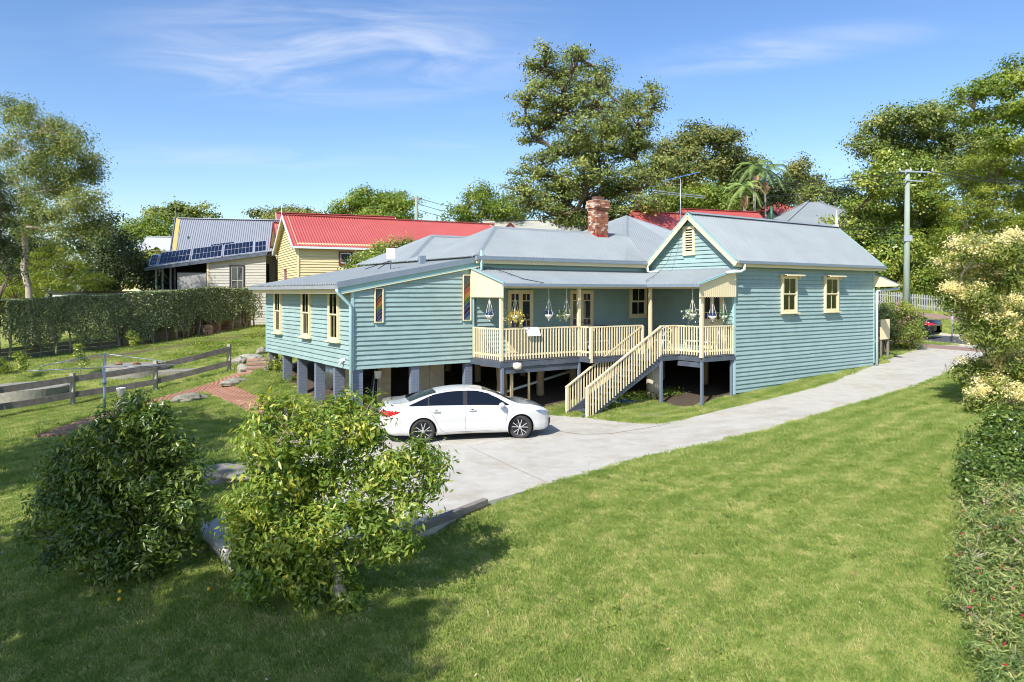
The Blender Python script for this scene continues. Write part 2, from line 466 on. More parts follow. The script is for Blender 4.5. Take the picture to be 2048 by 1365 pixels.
def lawn_mat():
    m = bpy.data.materials.new('lawn_ground'); m.use_nodes = True
    N, Lk = m.node_tree.nodes, m.node_tree.links
    p = N['Principled BSDF']; p.inputs['Roughness'].default_value = 0.9
    p.inputs['Specular IOR Level'].default_value = 0.1
    g = N.new('ShaderNodeNewGeometry')
    def noise(s, det=6, ro=0.6):
        n = N.new('ShaderNodeTexNoise'); n.inputs['Scale'].default_value = s; n.inputs['Detail'].default_value = det
        n.inputs['Roughness'].default_value = ro; Lk.new(g.outputs['Position'], n.inputs['Vector']); return n.outputs[0]
    def ramp(f, els):
        r = N.new('ShaderNodeValToRGB'); e = r.color_ramp.elements
        e[0].position, e[0].color = els[0][0], els[0][1] + (1,)
        e[1].position, e[1].color = els[-1][0], els[-1][1] + (1,)
        for q in els[1:-1]:
            k = e.new(q[0]); k.color = q[1] + (1,)
        Lk.new(f, r.inputs[0]); return r.outputs[0]
    def mix(f, a, b):
        x = N.new('ShaderNodeMixRGB'); 
        if isinstance(f, float): x.inputs[0].default_value = f
        else: Lk.new(f, x.inputs[0])
        Lk.new(a, x.inputs[1])
        if isinstance(b, tuple): x.inputs[2].default_value = b + (1,)
        else: Lk.new(b, x.inputs[2])
        return x.outputs[0]
    base = ramp(noise(14, 8, 0.75), [(0.32, (0.113, 0.162, 0.034)), (0.5, (0.241, 0.304, 0.068)), (0.68, (0.397, 0.432, 0.121))])
    big = ramp(noise(0.5, 5), [(0.42, (0, 0, 0)), (0.66, (1, 1, 1))])
    c = mix(0.35, base, ramp(noise(22, 8, .8), [(0.35, (0.227, 0.230, 0.061)), (0.65, (0.539, 0.459, 0.176))]))
    # mown stripes, soft
    w = N.new('ShaderNodeTexWave'); w.inputs['Scale'].default_value = 0.42; w.inputs['Distortion'].default_value = 1.2
    w.inputs['Detail'].default_value = 2
    mp_ = N.new('ShaderNodeMapping'); mp_.inputs['Rotation'].default_value = (0, 0, R(-131))
    Lk.new(g.outputs['Position'], mp_.inputs[0]); Lk.new(mp_.outputs[0], w.inputs['Vector'])
    st = ramp(w.outputs[0], [(0.2, (0, 0, 0)), (0.8, (0.22, 0.22, 0.22))])
    c = mix(st, c, (0.170, 0.236, 0.051))
    # bare, dry spots
    br = ramp(noise(1.7, 9, 0.7), [(0.60, (0, 0, 0)), (0.72, (0.6, 0.6, 0.6))])
    c = mix(br, c, ramp(noise(30, 6, .7), [(0.35, (0.184, 0.128, 0.068)), (0.65, (0.468, 0.351, 0.216))]))
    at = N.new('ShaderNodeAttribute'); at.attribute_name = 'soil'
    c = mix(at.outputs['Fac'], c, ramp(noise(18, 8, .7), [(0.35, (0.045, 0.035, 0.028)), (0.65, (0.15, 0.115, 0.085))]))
    Lk.new(c, p.inputs['Base Color'])
    bn = N.new('ShaderNodeBump'); bn.inputs['Strength'].default_value = 0.8; bn.inputs['Distance'].default_value = 0.03
    Lk.new(noise(55, 4), bn.inputs['Height']); Lk.new(bn.outputs[0], p.inputs['Normal'])
    return m
M_LAWN = lawn_mat()

def axis(segs):
    out = []
    for a, b, n in segs: out += list(np.linspace(a, b, n, endpoint=False))
    return np.array(out + [segs[-1][1]])
gx = axis([(-400, -60, 20), (-60, -22, 26), (-22, 30, 208), (30, 60, 30), (60, 400, 20)])
gy = axis([(-60, 4, 20), (4, 45, 170), (45, 70, 50), (70, 140, 30), (140, 700, 20)])
XX, YY = np.meshgrid(gx, gy)
P2 = np.stack([XX.ravel(), YY.ravel()], 1)
ZZ = Gs(P2)
near = (P2[:, 1] < 80) & (abs(P2[:, 0]) < 60)
ZZ += near * (0.02 * np.sin(P2[:, 0] * 1.3 + 1.1 * np.sin(P2[:, 1] * .9)) * np.sin(P2[:, 1] * 1.7))
ZZ[in_poly(P2, DPOLY)] -= 0.09
# street is sunk a little
SA, SB = Vector((24.6, 44.0)), Vector((0.60, -0.80))      # centre line point and direction (towards the right foreground)
def street_uv(P):
    dx = P[:, 0] - SA.x; dy = P[:, 1] - SA.y
    return dx * SB.x + dy * SB.y, -dx * SB.y + dy * SB.x
_u, _v = street_uv(P2)
on = (abs(_v) < 3.1) & (P2[:, 0] > 5)
ZZ[on] -= 0.16
me = bpy.data.meshes.new('lawn')
nx, ny = len(gx), len(gy)
idx = np.arange(nx * ny).reshape(ny, nx)
q = np.stack([idx[:-1, :-1].ravel(), idx[:-1, 1:].ravel(), idx[1:, 1:].ravel(), idx[1:, :-1].ravel()], 1)
me.from_pydata(np.column_stack([P2, ZZ]).tolist(), [], q.tolist())
me.polygons.foreach_set('use_smooth', [True] * len(me.polygons))
me.materials.append(M_LAWN)
soil = np.zeros(len(P2))
def hloc(P):
    dx, dy = P[:, 0] - AX, P[:, 1] - AD
    return dx * math.cos(TH) + dy * math.sin(TH), -dx * math.sin(TH) + dy * math.cos(TH)
hX, hY = hloc(P2)
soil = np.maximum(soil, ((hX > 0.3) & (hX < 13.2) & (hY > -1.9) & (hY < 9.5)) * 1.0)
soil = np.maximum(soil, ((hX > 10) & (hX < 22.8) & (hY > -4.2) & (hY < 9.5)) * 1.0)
soil = np.maximum(soil, ((abs(_v - 5) < 1.0) & (P2[:, 0] > 5)) * 0.0)
# bare track in the back yard
trk = [ground_at(150, 722), ground_at(300, 702), ground_at(400, 686), ground_at(520, 668)]
for a, b in zip(trk[:-1], trk[1:]):
    ab = np.array([b.x - a.x, b.y - a.y]); t = np.clip(((P2 - [a.x, a.y]) @ ab) / (ab @ ab), 0, 1)
    dd = np.linalg.norm(P2 - ([a.x, a.y] + t[:, None] * ab), axis=1)
    soil = np.maximum(soil, np.clip(1.25 - dd / 0.9, 0, 1) * .85)
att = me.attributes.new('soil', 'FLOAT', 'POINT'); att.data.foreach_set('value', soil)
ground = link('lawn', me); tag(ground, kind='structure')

def ribbon(name, m, L, Rr, thick=0.05, n=6, lift=0.0, sub=4, parent=None):
    """slab between two edge polylines of 3D points, with sides"""
    def dens(pl):
        out = []
        for a, b in zip(pl[:-1], pl[1:]):
            for k in range(sub): out.append(Vector(a).lerp(Vector(b), k / sub))
        return out + [Vector(pl[-1])]
    L, Rr = dens(L), dens(Rr)
    mb = MB(); vs = []; fs = []
    for a, b in zip(L, Rr):
        for k in range(n + 1):
            p = a.lerp(b, k / n); vs.append((p.x, p.y, p.z + lift))
    m_ = n + 1
    for i in range(len(L) - 1):
        for k in range(n): fs.append((i * m_ + k, i * m_ + k + 1, (i + 1) * m_ + k + 1, (i + 1) * m_ + k))
    ring = [i * m_ for i in range(len(L))] + [(len(L) - 1) * m_ + k for k in range(1, m_)] + [i * m_ + n for i in range(len(L) - 2, -1, -1)] + list(range(n - 1, 0, -1))
    base = len(vs)
    for i in ring: vs.append((vs[i][0], vs[i][1], vs[i][2] - thick))
    for j in range(len(ring)):
        j2 = (j + 1) % len(ring); fs.append((ring[j], ring[j2], base + j2, base + j))
    return mb.add(vs, fs).build(name, m, parent)

def chaikin(pts, n=2):
    for _ in range(n):
        q = [pts[0]]
        for a, b in zip(pts[:-1], pts[1:]): q += [a.lerp(b, .25), a.lerp(b, .75)]
        pts = q + [pts[-1]]
    return pts
Le = [Vector((d[0][0], d[0][1], d[2])) for d in DRV]; Re = [Vector((d[1][0], d[1][1], d[3])) for d in DRV]
Le2 = Le[:3] + chaikin(Le[3:], 2); Re2 = Re[:3] + chaikin(Re[3:], 2)
drive = tag(ribbon('driveway', M_CONC, Le2, Re2, 0.55, 8, 0.0, 1), kind='structure')
def Dz(x, y):
    best = None
    P = Vector((x, y))
    for a, b, c, d in zip(Le2[:-1], Le2[1:], Re2[:-1], Re2[1:]):
        for k in range(5):
            l = a.lerp(b, k / 4); r = c.lerp(d, k / 4)
            lr = (r - l).xy; t = max(0, min(1, (P - l.xy).dot(lr) / max(1e-6, lr.dot(lr))))
            q_ = l.lerp(r, t); dist = (q_.xy - P).length
            if best is None or dist < best[0]: best = (dist, q_.z)
    return best[1]
M_JOINT = mat('joint_dark', (0.25, 0.21, 0.15), 0.9, 0.2)
def drive_line(pts, w, name='expansion_joint'):
    vs = []; P = []
    for a, b in zip(pts[:-1], pts[1:]):
        for k in range(8): P.append(Vector(a).lerp(Vector(b), k / 8))
    P.append(Vector(pts[-1]))
    mb = MB(); fs = []
    for i, p in enumerate(P):
        d = (P[min(i + 1, len(P) - 1)] - P[max(i - 1, 0)]).normalized(); nrm = Vector((-d.y, d.x))
        ww = w * (0.7 + 0.6 * random.random())
        for s in (-1, 1):
            q_ = p + nrm * ww * s / 2
            vs.append((q_.x, q_.y, Dz(q_.x, q_.y) + 0.006))
    for i in range(len(P) - 1): fs.append((2 * i, 2 * i + 1, 2 * i + 3, 2 * i + 2))
    mb.add(vs, fs).build(name, M_JOINT, drive)
def dpt(px, py):
    p = Wz(px, py, 0)
    for _ in range(4): p = Wz(px, py, Dz(p.x, p.y))
    return (p.x, p.y)
drive_line([dpt(937, 893), dpt(1010, 928), dpt(1095, 966)], 0.014)
drive_line([dpt(790, 893), dpt(937, 893), dpt(1060, 872)], 0.010)
drive_line([dpt(1110, 862), dpt(1160, 869), dpt(1220, 868), dpt(1290, 857), dpt(1345, 846)], 0.03, 'crack')

# street, kerbs, footpaths
M_ASPH = mat('asphalt', (0.075, 0.078, 0.088), 0.85, 0.2, 5, 0.3, 80)
M_KERB = mat('kerb_concrete', (0.50, 0.46, 0.38), 0.8, 0.1, 3)
M_PATHR = mat('reddish_footpath', (0.25, 0.175, 0.14), 0.9, 0.2, 6)
def sline(v, u0, u1, n, z=None, dz=0.0):
    out = []
    for k in range(n + 1):
        u = u0 + (u1 - u0) * k / n
        x = SA.x + SB.x * u - SB.y * v; y = SA.y + SB.y * u + SB.x * v
        out.append(Vector((x, y, G(x, y) + dz)))
    return out
tag(ribbon('street', M_ASPH, sline(-2.95, -26, 45, 30, dz=-.10), sline(2.95, -26, 45, 30, dz=-.10), .05, 4, 0, 1), kind='structure')
for v0 in (-3.2, 3.0):
    tag(ribbon('kerb', M_KERB, sline(v0, -26, 45, 40, dz=.03), sline(v0 + .2, -26, 45, 40, dz=.03), .3, 1, 0, 1), kind='structure')
tag(ribbon('footpath', M_PATHR, sline(-5.6, -3, 30, 20, dz=.05), sline(-4.3, -3, 30, 20, dz=.05), .12, 2, 0, 1), kind='structure')
tag(ribbon('footpath', M_PATHR, sline(7.2, -26, 40, 30, dz=.05), sline(8.3, -26, 40, 30, dz=.05), .12, 2, 0, 1), kind='structure')
# ------------------------------------------------------------------ the weatherboard house
house = empty('weatherboard_house', (AX, AD, 0), TH,
              'pale teal weatherboard house on stumps with grey iron roofs, cream trim and a railed verandah', 'house')
def corr(name, m, poly, parent, eave_dir, amp=0.036, pitch=0.155, per=4, under=0.0):
    """corrugated iron over a planar convex polygon; waves run across eave_dir"""
    poly = [Vector(p) for p in poly]
    nrm = Vector((0, 0, 0))
    for i in range(len(poly)):
        a, b = poly[i], poly[(i + 1) % len(poly)]
        nrm += a.cross(b)
    nrm.normalize()
    if nrm.z < 0: nrm = -nrm
    e = Vector(eave_dir); e = (e - nrm * e.dot(nrm)).normalized()
    u = nrm.cross(e).normalized()
    o = poly[0]
    P = [((p - o).dot(e), (p - o).dot(u)) for p in poly]
    s0, s1 = min(p[0] for p in P), max(p[0] for p in P)
    n = max(2, int((s1 - s0) / pitch * per))
    vs, fs = [], []
    for i in range(n + 1):
        s = s0 + (s1 - s0) * (0.0005 + 0.999 * i / n)
        ts = []
        for k in range(len(P)):
            a, b = P[k], P[(k + 1) % len(P)]
            if (a[0] <= s) != (b[0] <= s):
                ts.append(a[1] + (b[1] - a[1]) * (s - a[0]) / (b[0] - a[0]))
        if len(ts) < 2:
            t0 = t1 = ts[0] if ts else 0
        else: t0, t1 = min(ts), max(ts)
        h = amp * math.sin(2 * math.pi * (s - s0) / pitch)
        for t in (t0, t1):
            vs.append(o + e * s + u * t + nrm * h)
    for i in range(n): fs.append((2 * i, 2 * i + 2, 2 * i + 3, 2 * i + 1))
    mb = MB().add(vs, fs)
    ob = mb.build(name, m, parent, True)
    return ob

_bm = {}
def board_mesh(m, h, proud=0.046):
    k = (m.name, h)
    if k not in _bm:
        # unit long board: thick at the lower edge, thin at the top, out along -Y
        mb = MB()
        prof = [(0.0, 0.0), (-proud, 0.0), (-proud, 0.014), (-0.002, h + 0.012), (0.0, h + 0.012)]
        vs = [(0, y, z) for y, z in prof] + [(1, y, z) for y, z in prof]
        n = len(prof)
        fs = [tuple(range(n)), tuple(range(n, 2 * n))[::-1]] + [((i + 1) % n, i, i + n, (i + 1) % n + n) for i in range(n)]
        mb.add(vs, fs)
        _bm[k] = mb.mesh('weatherboard', m)
    return _bm[k]
def intervals(spans, cuts):
    for c0, c1 in cuts:
        out = []
        for a, b in spans:
            if c1 <= a or c0 >= b: out.append((a, b)); continue
            if c0 - a > .03: out.append((a, c0))
            if b - c1 > .03: out.append((c1, b))
        spans = out
    return spans
def siding(parent, m, origin, ang, s0, s1, zb, zt, expo, openings=(), joined=None, jname='weatherboards', joints=True, proud=0.046, seed=0):
    """boards over a wall that runs from origin along ang; outward is to the right-hand side (-Y of the board).
    zb, zt: functions of s"""
    rr = random.Random(seed)
    o = Vector(origin); d = Vector((math.cos(ang), math.sin(ang), 0)); out = Vector((math.sin(ang), -math.cos(ang), 0))
    zlo = min(zb(s0), zb(s1)); zhi = max(zt(s0 + (s1 - s0) * k / 20) for k in range(21))
    S = np.linspace(s0, s1, 240)
    me_ = board_mesh(m, expo, proud)
    k = 0
    while zlo + k * expo < zhi - 0.03:
        z = zlo + k * expo; zm = z + expo * 0.6; k += 1
        ok = np.array([(zt(s) > zm) and (zb(s) < z + expo * .9) for s in S])
        if not ok.any(): continue
        a, b = S[ok][0], S[ok][-1]
        cuts = [(c0, c1) for c0, c1, c2, c3 in openings if c3 > z + .02 and c2 < z + expo - .02]
        for (p, q_) in intervals([(a, b)], cuts):
            pieces = [(p, q_)]
            if joints and q_ - p > 2.6:
                j = p + (q_ - p) * (0.25 + 0.5 * rr.random()); pieces = [(p, j - .0015), (j + .0015, q_)]
            for (p1, q1) in pieces:
                dz = rr.uniform(-.009, .009); dy = rr.uniform(0, .004)
                if joined is not None:
                    M = Matrix.Translation(o + d * p1 + out * dy + Vector((0, 0, z + dz))) @ Matrix.Rotation(ang, 4, 'Z') @ Matrix.Diagonal((q1 - p1, 1, 1, 1))
                    joined.add([M @ v.co for v in me_.vertices], [tuple(f.vertices) for f in me_.polygons])
                else:
                    loc = o + d * p1 + out * dy + Vector((0, 0, z + dz))
                    link('weatherboard', me_, parent, loc, (0, rr.uniform(-.0008, .0008), ang), (q1 - p1, 1, 1))

# --- walls (backing boards) -------------------------------------------------
WZ = 1.66                                   # underside of the wing
def roofz(x): return 4.40 + 0.181 * (x + 0.5)
def wall_poly(name, pts, thick_dir, m=M_TRIMBLUE, t=0.1):
    pts = [Vector(p) for p in pts]; td = Vector(thick_dir) * t
    n = len(pts)
    mb = MB().add(pts + [p + td for p in pts], [tuple(range(n)), tuple(range(n, 2 * n))[::-1]] + [((i + 1) % n, i, i + n, (i + 1) % n + n) for i in range(n)])
    return mb.build(name, m, house)
wf = wall_poly('wall', [(0, 0, WZ), (4.6, 0, WZ), (4.6, 0, roofz(4.6) - .12), (0, 0, roofz(0) - .12)], (0, 1, 0)); tag(wf, 'front wall of the side wing')
siding(wf, M_BLUE, (0, 0, 0), 0, 0.05, 4.58, lambda s: WZ, lambda s: roofz(s) - .2, .155,
       [(.72, 1.08, 3.12, 4.30), (4.06, 4.44, 3.12, 4.80)], seed=1)
wl_ = wall_poly('wall', [(0, .1, WZ), (0, 9.05, WZ), (0, 9.05, 4.38), (0, .1, 4.38)], (1, 0, 0)); tag(wl_, 'end wall of the side wing with three sash windows')
FW = [(6.95, 7.78), (3.66, 4.51), (.94, 1.82)]
siding(wl_, M_BLUE, (0, 9.05, 0), -math.pi / 2, 0.02, 8.98, lambda s: WZ, lambda s: 4.30, .155,
       [(9.05 - b, 9.05 - a, 2.50, 4.26) for a, b in FW], seed=2)
wbk = wall_poly('wall', [(0, 9.05, WZ), (4.6, 9.05, WZ), (4.6, 9.05, 5.2), (0, 9.05, 4.4)], (0, 1, 0))
wm = wall_poly('wall', [(4.62, 0, 1.75), (13.2, 0, 1.75), (13.2, 0, 5.38), (4.62, 0, 5.38)], (0, 1, 0)); tag(wm, 'verandah wall with two french doors')
mbj = MB()
siding(wm, M_BLUE, (4.62, 0, 0), 0, 0.02, 8.56, lambda s: 1.84, lambda s: 5.2, .155,
       [(6.0 - 4.62, 7.14 - 4.62, 0, 4.24), (8.94 - 4.62, 10.13 - 4.62, 0, 4.24), (12.15 - 4.62, 13.1 - 4.62, 3.1, 4.4)], joined=mbj, seed=3, proud=.014)
tag(mbj.build('weatherboards', M_BLUE, wm), kind='stuff')
# right wing: gable wall (faces left) and long side wall
GA, GR, GY0, GY1, GYR = 5.36, 7.26, -4.46, -.55, -2.52
def gtop(y): return GA + (GR - GA) * (1 - abs(y - GYR) / 2.3)
wg = wall_poly('wall', [(13.2, GY0, 1.75), (13.2, .05, 1.75), (13.2, .05, 5.2), (13.2, GYR, gtop(GYR) - .12), (13.2, GY0, gtop(GY0) - .12)], (1, 0, 0)); tag(wg, 'gable wall above the verandah')
mbj = MB()
siding(wg, M_BLUE, (13.2, 0.0, 0), -math.pi / 2, 0.02, 4.42, lambda s: 1.84, lambda s: min(4.95, gtop(-s) - .15), .155,
       [(3.02, 4.02, 0, 4.62)], joined=mbj, seed=4, proud=.014)
tag(mbj.build('weatherboards', M_BLUE, wg), kind='stuff')
siding(wg, M_BLUE, (13.2, 0.0, 0), -math.pi / 2, 0.02, 4.42, lambda s: 5.0, lambda s: gtop(-s) - .22, .155,
       [(2.06, 2.66, 5.60, 6.76)], seed=5, joints=False)
def skirt(s): return .36 + .56 * (s / 9.76) ** 1.1
ws = wall_poly('wall', [(13.22, GY0, .55), (22.98, GY0, 1.1), (22.98, GY0, 5.3), (13.22, GY0, 5.3)], (0, 1, 0)); tag(ws, 'long side wall with two hooded windows')
siding(ws, M_BLUE, (13.22, GY0, 0), 0, 0.05, 9.74, skirt, lambda s: 5.28, .158,
       [(16.06 - 13.22, 17.06 - 13.22, 3.33, 4.78), (19.04 - 13.22, 20.06 - 13.22, 3.33, 4.78)], seed=6)
we = wall_poly('wall', [(22.98, GY0, 1.0), (22.98, -.4, 1.0), (22.98, -.4, 5.2), (22.98, GYR, 7.1), (22.98, GY0, 5.2)], (-1, 0, 0), M_BLUE)
wr = wall_poly('wall', [(4.6, 9.9, 1.7), (22, 9.9, 1.7), (22, 9.9, 5.3), (4.6, 9.9, 5.3)], (0, 1, 0), M_BLUE)
wr2 = wall_poly('wall', [(21.6, -.4, 1.4), (21.6, 9.9, 1.4), (21.6, 9.9, 5.3), (21.6, -.4, 5.3)], (1, 0, 0), M_BLUE)
wr3 = wall_poly('wall', [(4.65, .3, 4.6), (4.65, 9.9, 4.6), (4.65, 9.9, 5.38), (4.65, .3, 5.38)], (1, 0, 0), M_BLUE)
# corner boards
for (x, y, z0, z1) in ((-.02, -.02, WZ - .02, 4.32), (13.2, GY0 - .02, .33, 5.2), (22.98, GY0 - .02, .95, 5.2), (-.02, 9.03, WZ - .02, 4.3)):
    MB().box(x - .03, x + .06, y - .03, y + .06, z0, z1).build('corner_board', M_PIPE, house)
# floor of the wing and interior blocking so nobody sees through
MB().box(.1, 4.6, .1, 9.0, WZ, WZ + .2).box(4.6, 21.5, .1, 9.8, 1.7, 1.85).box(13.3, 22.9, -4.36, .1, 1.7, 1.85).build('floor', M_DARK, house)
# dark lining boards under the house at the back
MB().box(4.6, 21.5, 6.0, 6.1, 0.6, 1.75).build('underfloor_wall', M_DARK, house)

# --- windows -----------------------------------------------------------------
def frame_rect(mb, M, w, h, t, dep, y=0.0):
    mb.box(0, t, y - dep, y, 0, h, M).box(w - t, w, y - dep, y, 0, h, M).box(t, w - t, y - dep, y, 0, t, M).box(t, w - t, y - dep, y, h - t, h, M)
def MX(x, y, z, ang): return Matrix.Translation((x, y, z)) @ Matrix.Rotation(ang, 4, 'Z')
def sash_window(parent, M, w, h, hood=False, lights=2, mframe=M_CREAM, sill=True, curt=True):
    mb = MB(); frame_rect(mb, M, w, h, .075, .120, .065)
    if sill: mb.box(-.08, w + .08, -.13, 0, -.05, .0, M)
    win = mb.build('window', mframe, parent)
    hw = w - .15; hh = (h - .15) / 2
    for k, yy in ((1, -.012), (0, .022)):
        M2 = M @ Matrix.Translation((.075, yy, .075 + k * hh))
        s = MB(); frame_rect(s, M2, hw, hh + .02, .045, .03)
        for q in range(1, lights): s.box(hw * q / lights - .011, hw * q / lights + .011, -.026, -.004, .046, hh - .026, M2)
        s.build('sash', mframe, win)
        MB().box(.03, hw - .03, -.014, -.010, .03, hh, M2).build('pane', M_PANE, win)
    if curt:
        mb = MB()
        for a, b in ((.09, .09 + w * .3), (w - .09 - w * .3, w - .09)):
            n = 10
            for i in range(n):
                x0 = a + (b - a) * i / n; x1 = a + (b - a) * (i + 1) / n
                mb.box(x0, x1, .036 + .008 * (i % 2), .046 + .008 * (i % 2), .1, h - .1, M)
        mb.build('curtain', M_CURTAIN, win)
    MB().box(.06, w - .06, .058, .064, .06, h - .06, M).build('room_shade', M_DARK, win)
    if hood:
        MB().box(-.08, w + .1, -.34, -.30, h + .0, h + .05, M).box(-.08, w + .1, -.30, 0.0, h + .035, h + .06, M)\
            .prism([(-.08, h - .12), (-.06, h - .12), (-.06, h + .034), (-.08, h + .034)], -.12, 0, M)\
            .prism([(w + .08, h - .12), (w + .1, h - .12), (w + .1, h + .034), (w + .08, h + .034)], -.12, 0, M).build('hood', M_CREAM, win)
    return win
def pane_mat(name, tint, rough=.02, alpha=.35):
    m = bpy.data.materials.new(name); m.use_nodes = True; MATS[name] = m
    N, Lk = m.node_tree.nodes, m.node_tree.links
    N.remove(N['Principled BSDF'])
    g = N.new('ShaderNodeBsdfGlossy'); g.inputs['Roughness'].default_value = rough; g.inputs['Color'].default_value = (.9, .95, 1, 1)
    t = N.new('ShaderNodeBsdfTransparent'); t.inputs[0].default_value = tuple(tint) + (1,)
    f = N.new('ShaderNodeFresnel'); f.inputs[0].default_value = 1.5
    a = N.new('ShaderNodeMath'); a.operation = 'MULTIPLY_ADD'; a.inputs[1].default_value = 1.0; a.inputs[2].default_value = alpha * .1
    Lk.new(f.outputs[0], a.inputs[0])
    mx = N.new('ShaderNodeMixShader'); Lk.new(a.outputs[0], mx.inputs[0]); Lk.new(t.outputs[0], mx.inputs[1]); Lk.new(g.outputs[0], mx.inputs[2])
    Lk.new(mx.outputs[0], N['Material Output'].inputs[0])
    return m
M_PANE = pane_mat('clear_pane', (.85, .88, .88))
for a, b in FW:
    sash_window(wl_, MX(-.07, b, 2.52, -math.pi / 2), b - a, 1.72)
sash_window(ws, MX(16.06, GY0 - .07, 3.33, 0), 1.0, 1.45, hood=True)
sash_window(ws, MX(19.04, GY0 - .07, 3.33, 0), 1.02, 1.45, hood=True)
sash_window(wm, MX(12.15, -.07, 3.12, 0), .95, 1.26)
# stained glass slots: rainbow arcs of coloured pieces
RB = [(.03, .05, .07), (.05, .012, .012), (.22, .025, .01), (.24, .12, .01), (.03, .10, .02), (.012, .03, .18), (.02, .012, .05), (.015, .03, .16), (.05, .16, .22)]
MRB = [mat('stained_%d' % i, c, .15, .25, 12) for i, c in enumerate(RB)]
def slot(x, w, z, h, off):
    M = MX(x, -.035, z, 0)
    mb = MB(); frame_rect(mb, M, w, h, .032, .05); win = mb.build('window', M_CREAM, wf); tag(win, 'narrow window of rainbow coloured glass')
    n = 9; iw, ih = w - .09, h - .09
    MB().box(.031, w - .031, -.012, -.008, .031, h - .031, M).build('backing_pane', MRB[6], win)
    for k in range(n):
        vs = []; ns = 6
        def arc(t, xx): return .045 + ih * (1 - t) + (-.16 * ((xx / iw - off)) ** 2 if t not in (0, 1) else 0)
        for i in range(ns + 1):
            xx = iw * i / ns
            for t in (k / n, (k + 1) / n):
                vs.append((M @ Vector((.045 + xx, -.02 - .0008 * (k % 2), max(.045, min(.045 + ih, arc(t, xx)))))))
        fs = [(2 * i, 2 * i + 1, 2 * i + 3, 2 * i + 2) for i in range(ns)]
        MB().add(vs, fs).build('coloured_pane', MRB[k], win)
        if 0 < k:
            MB().tube([vs[2 * i] + Vector((0, -.004, 0)) for i in range(ns + 1)], .003, 4).build('lead_line', M_CONCD, win)
slot(.74, .31, 3.15, 1.13, 1.3); slot(4.08, .34, 3.14, 1.62, 1.3)

# french doors
M_AMBER = mat('amber_glass', (.09, .035, .02), .12, .1); M_COBALT = mat('cobalt_glass', (.015, .03, .16), .12, .1)
def french_door(parent, M, w, h, solid_low=.9, panel=False):
    mb = MB(); frame_rect(mb, M, w, h, .06, .06); dr = mb.build('door_frame', M_CREAM, parent)
    lw = (w - .12) / 2
    for k in (0, 1):
        M2 = M @ Matrix.Translation((.06 + k * lw, -.01, .05))
        hh = h - .11
        s = MB()
        s.box(0, .085, -.04, 0, 0, hh, M2).box(lw - .085, lw - .002, -.04, 0, 0, hh, M2).box(.085, lw - .085, -.04, 0, hh - .085, hh, M2)
        s.box(.085, lw - .085, -.036, -.004, 0, solid_low, M2)
        zz = [solid_low, solid_low + .26, hh - .34, hh - .085]
        for z in zz[:3]: s.box(.085, lw - .085, -.041, -.001, z - .014, z + .014, M2)
        xm = lw / 2
        leaf = s.build('door', M_CREAM, dr)
        iw = lw - .17
        for row, (z0, z1) in enumerate(((zz[0], zz[1]), (zz[1], zz[2]), (zz[2], zz[3]))):
            if row == 1:
                MB().box(.09, lw - .09, -.018, -.012, z0 + .014, z1 - .014, M2).build('glass_panel', M_GLASS, dr)
            else:
                for c in (0, 1):
                    mm = M_AMBER if (c + row // 2) % 2 == 1 else M_COBALT
                    MB().box(.085 + iw * c / 2 + .006, .085 + iw * (c + 1) / 2 - .006, -.018, -.012, z0 + .014, z1 - (.0 if row else .014), M2).build('coloured_pane', mm, dr)
                MB().box(xm - .011, xm + .011, -.035, -.005, z0 + .014, z1 - .014, M2).build('glazing_bar', M_CREAM, dr)
        MB().tube([M2 @ Vector((lw - .04 if k == 0 else .04, -.04, 1.02)), M2 @ Vector((lw - .04 if k == 0 else .04, -.085, 1.02))], .018, 6).build('door_knob', M_BLACK, dr)
    return dr
french_door(wm, MX(6.0, -.03, 1.9, 0), 1.14, 2.32)
french_door(wm, MX(8.94, -.03, 1.9, 0), 1.19, 2.32)
french_door(wg, MX(13.17, -3.02, 1.9, -math.pi / 2), 1.0, 2.70, solid_low=1.15)
# gable vent
M = MX(13.17, -2.06, 5.60, -math.pi / 2)
mb = MB(); frame_rect(mb, M, .6, 1.16, .12, .06); vent = mb.build('gable_vent', M_CREAM, wg)
MB().box(.12, .48, -.005, 0, .12, 1.04, M).build('vent_shade', M_DARK, vent)
for k in range(9):
    M2 = M @ Matrix.Translation((0, -.03, .15 + k * .1)) @ Matrix.Rotation(R(40), 4, 'X')
    MB().box(.122, .478, -.035, .035, -.006, .006, M2).build('louvre', M_CREAM, vent)

# --- roofs --------------------------------------------------------------------
def rooft(name, poly, e, label=None, **k):
    o = corr(name, M_ROOF, poly, house, e, **k); return tag(o, label)
rooft('roof', [(-.55, -.14, roofz(-.55)), (5.2, -.14, roofz(5.2)), (5.2, 9.4, roofz(5.2)), (-.55, 9.4, roofz(-.55))], (0, 1, 0), 'low skillion roof of the side wing')
MB().box(-.5, 5.0, 0, 9.0, 0, .05).v
mbr = MB()
mbr.add([(-.5, -.10, roofz(-.5) - .03), (5.15, -.10, roofz(5.15) - .03), (5.15, 9.3, roofz(5.15) - .03), (-.5, 9.3, roofz(-.5) - .03),
         (-.5, -.10, roofz(-.5) - .06), (5.15, -.10, roofz(5.15) - .06), (5.15, 9.3, roofz(5.15) - .06), (-.5, 9.3, roofz(-.5) - .06)],
        ((0, 1, 2, 3), (4, 7, 6, 5), (0, 4, 5, 1), (2, 6, 7, 3), (1, 5, 6, 2), (0, 3, 7, 4)))
mbr.build('soffit', M_CREAMD, house)
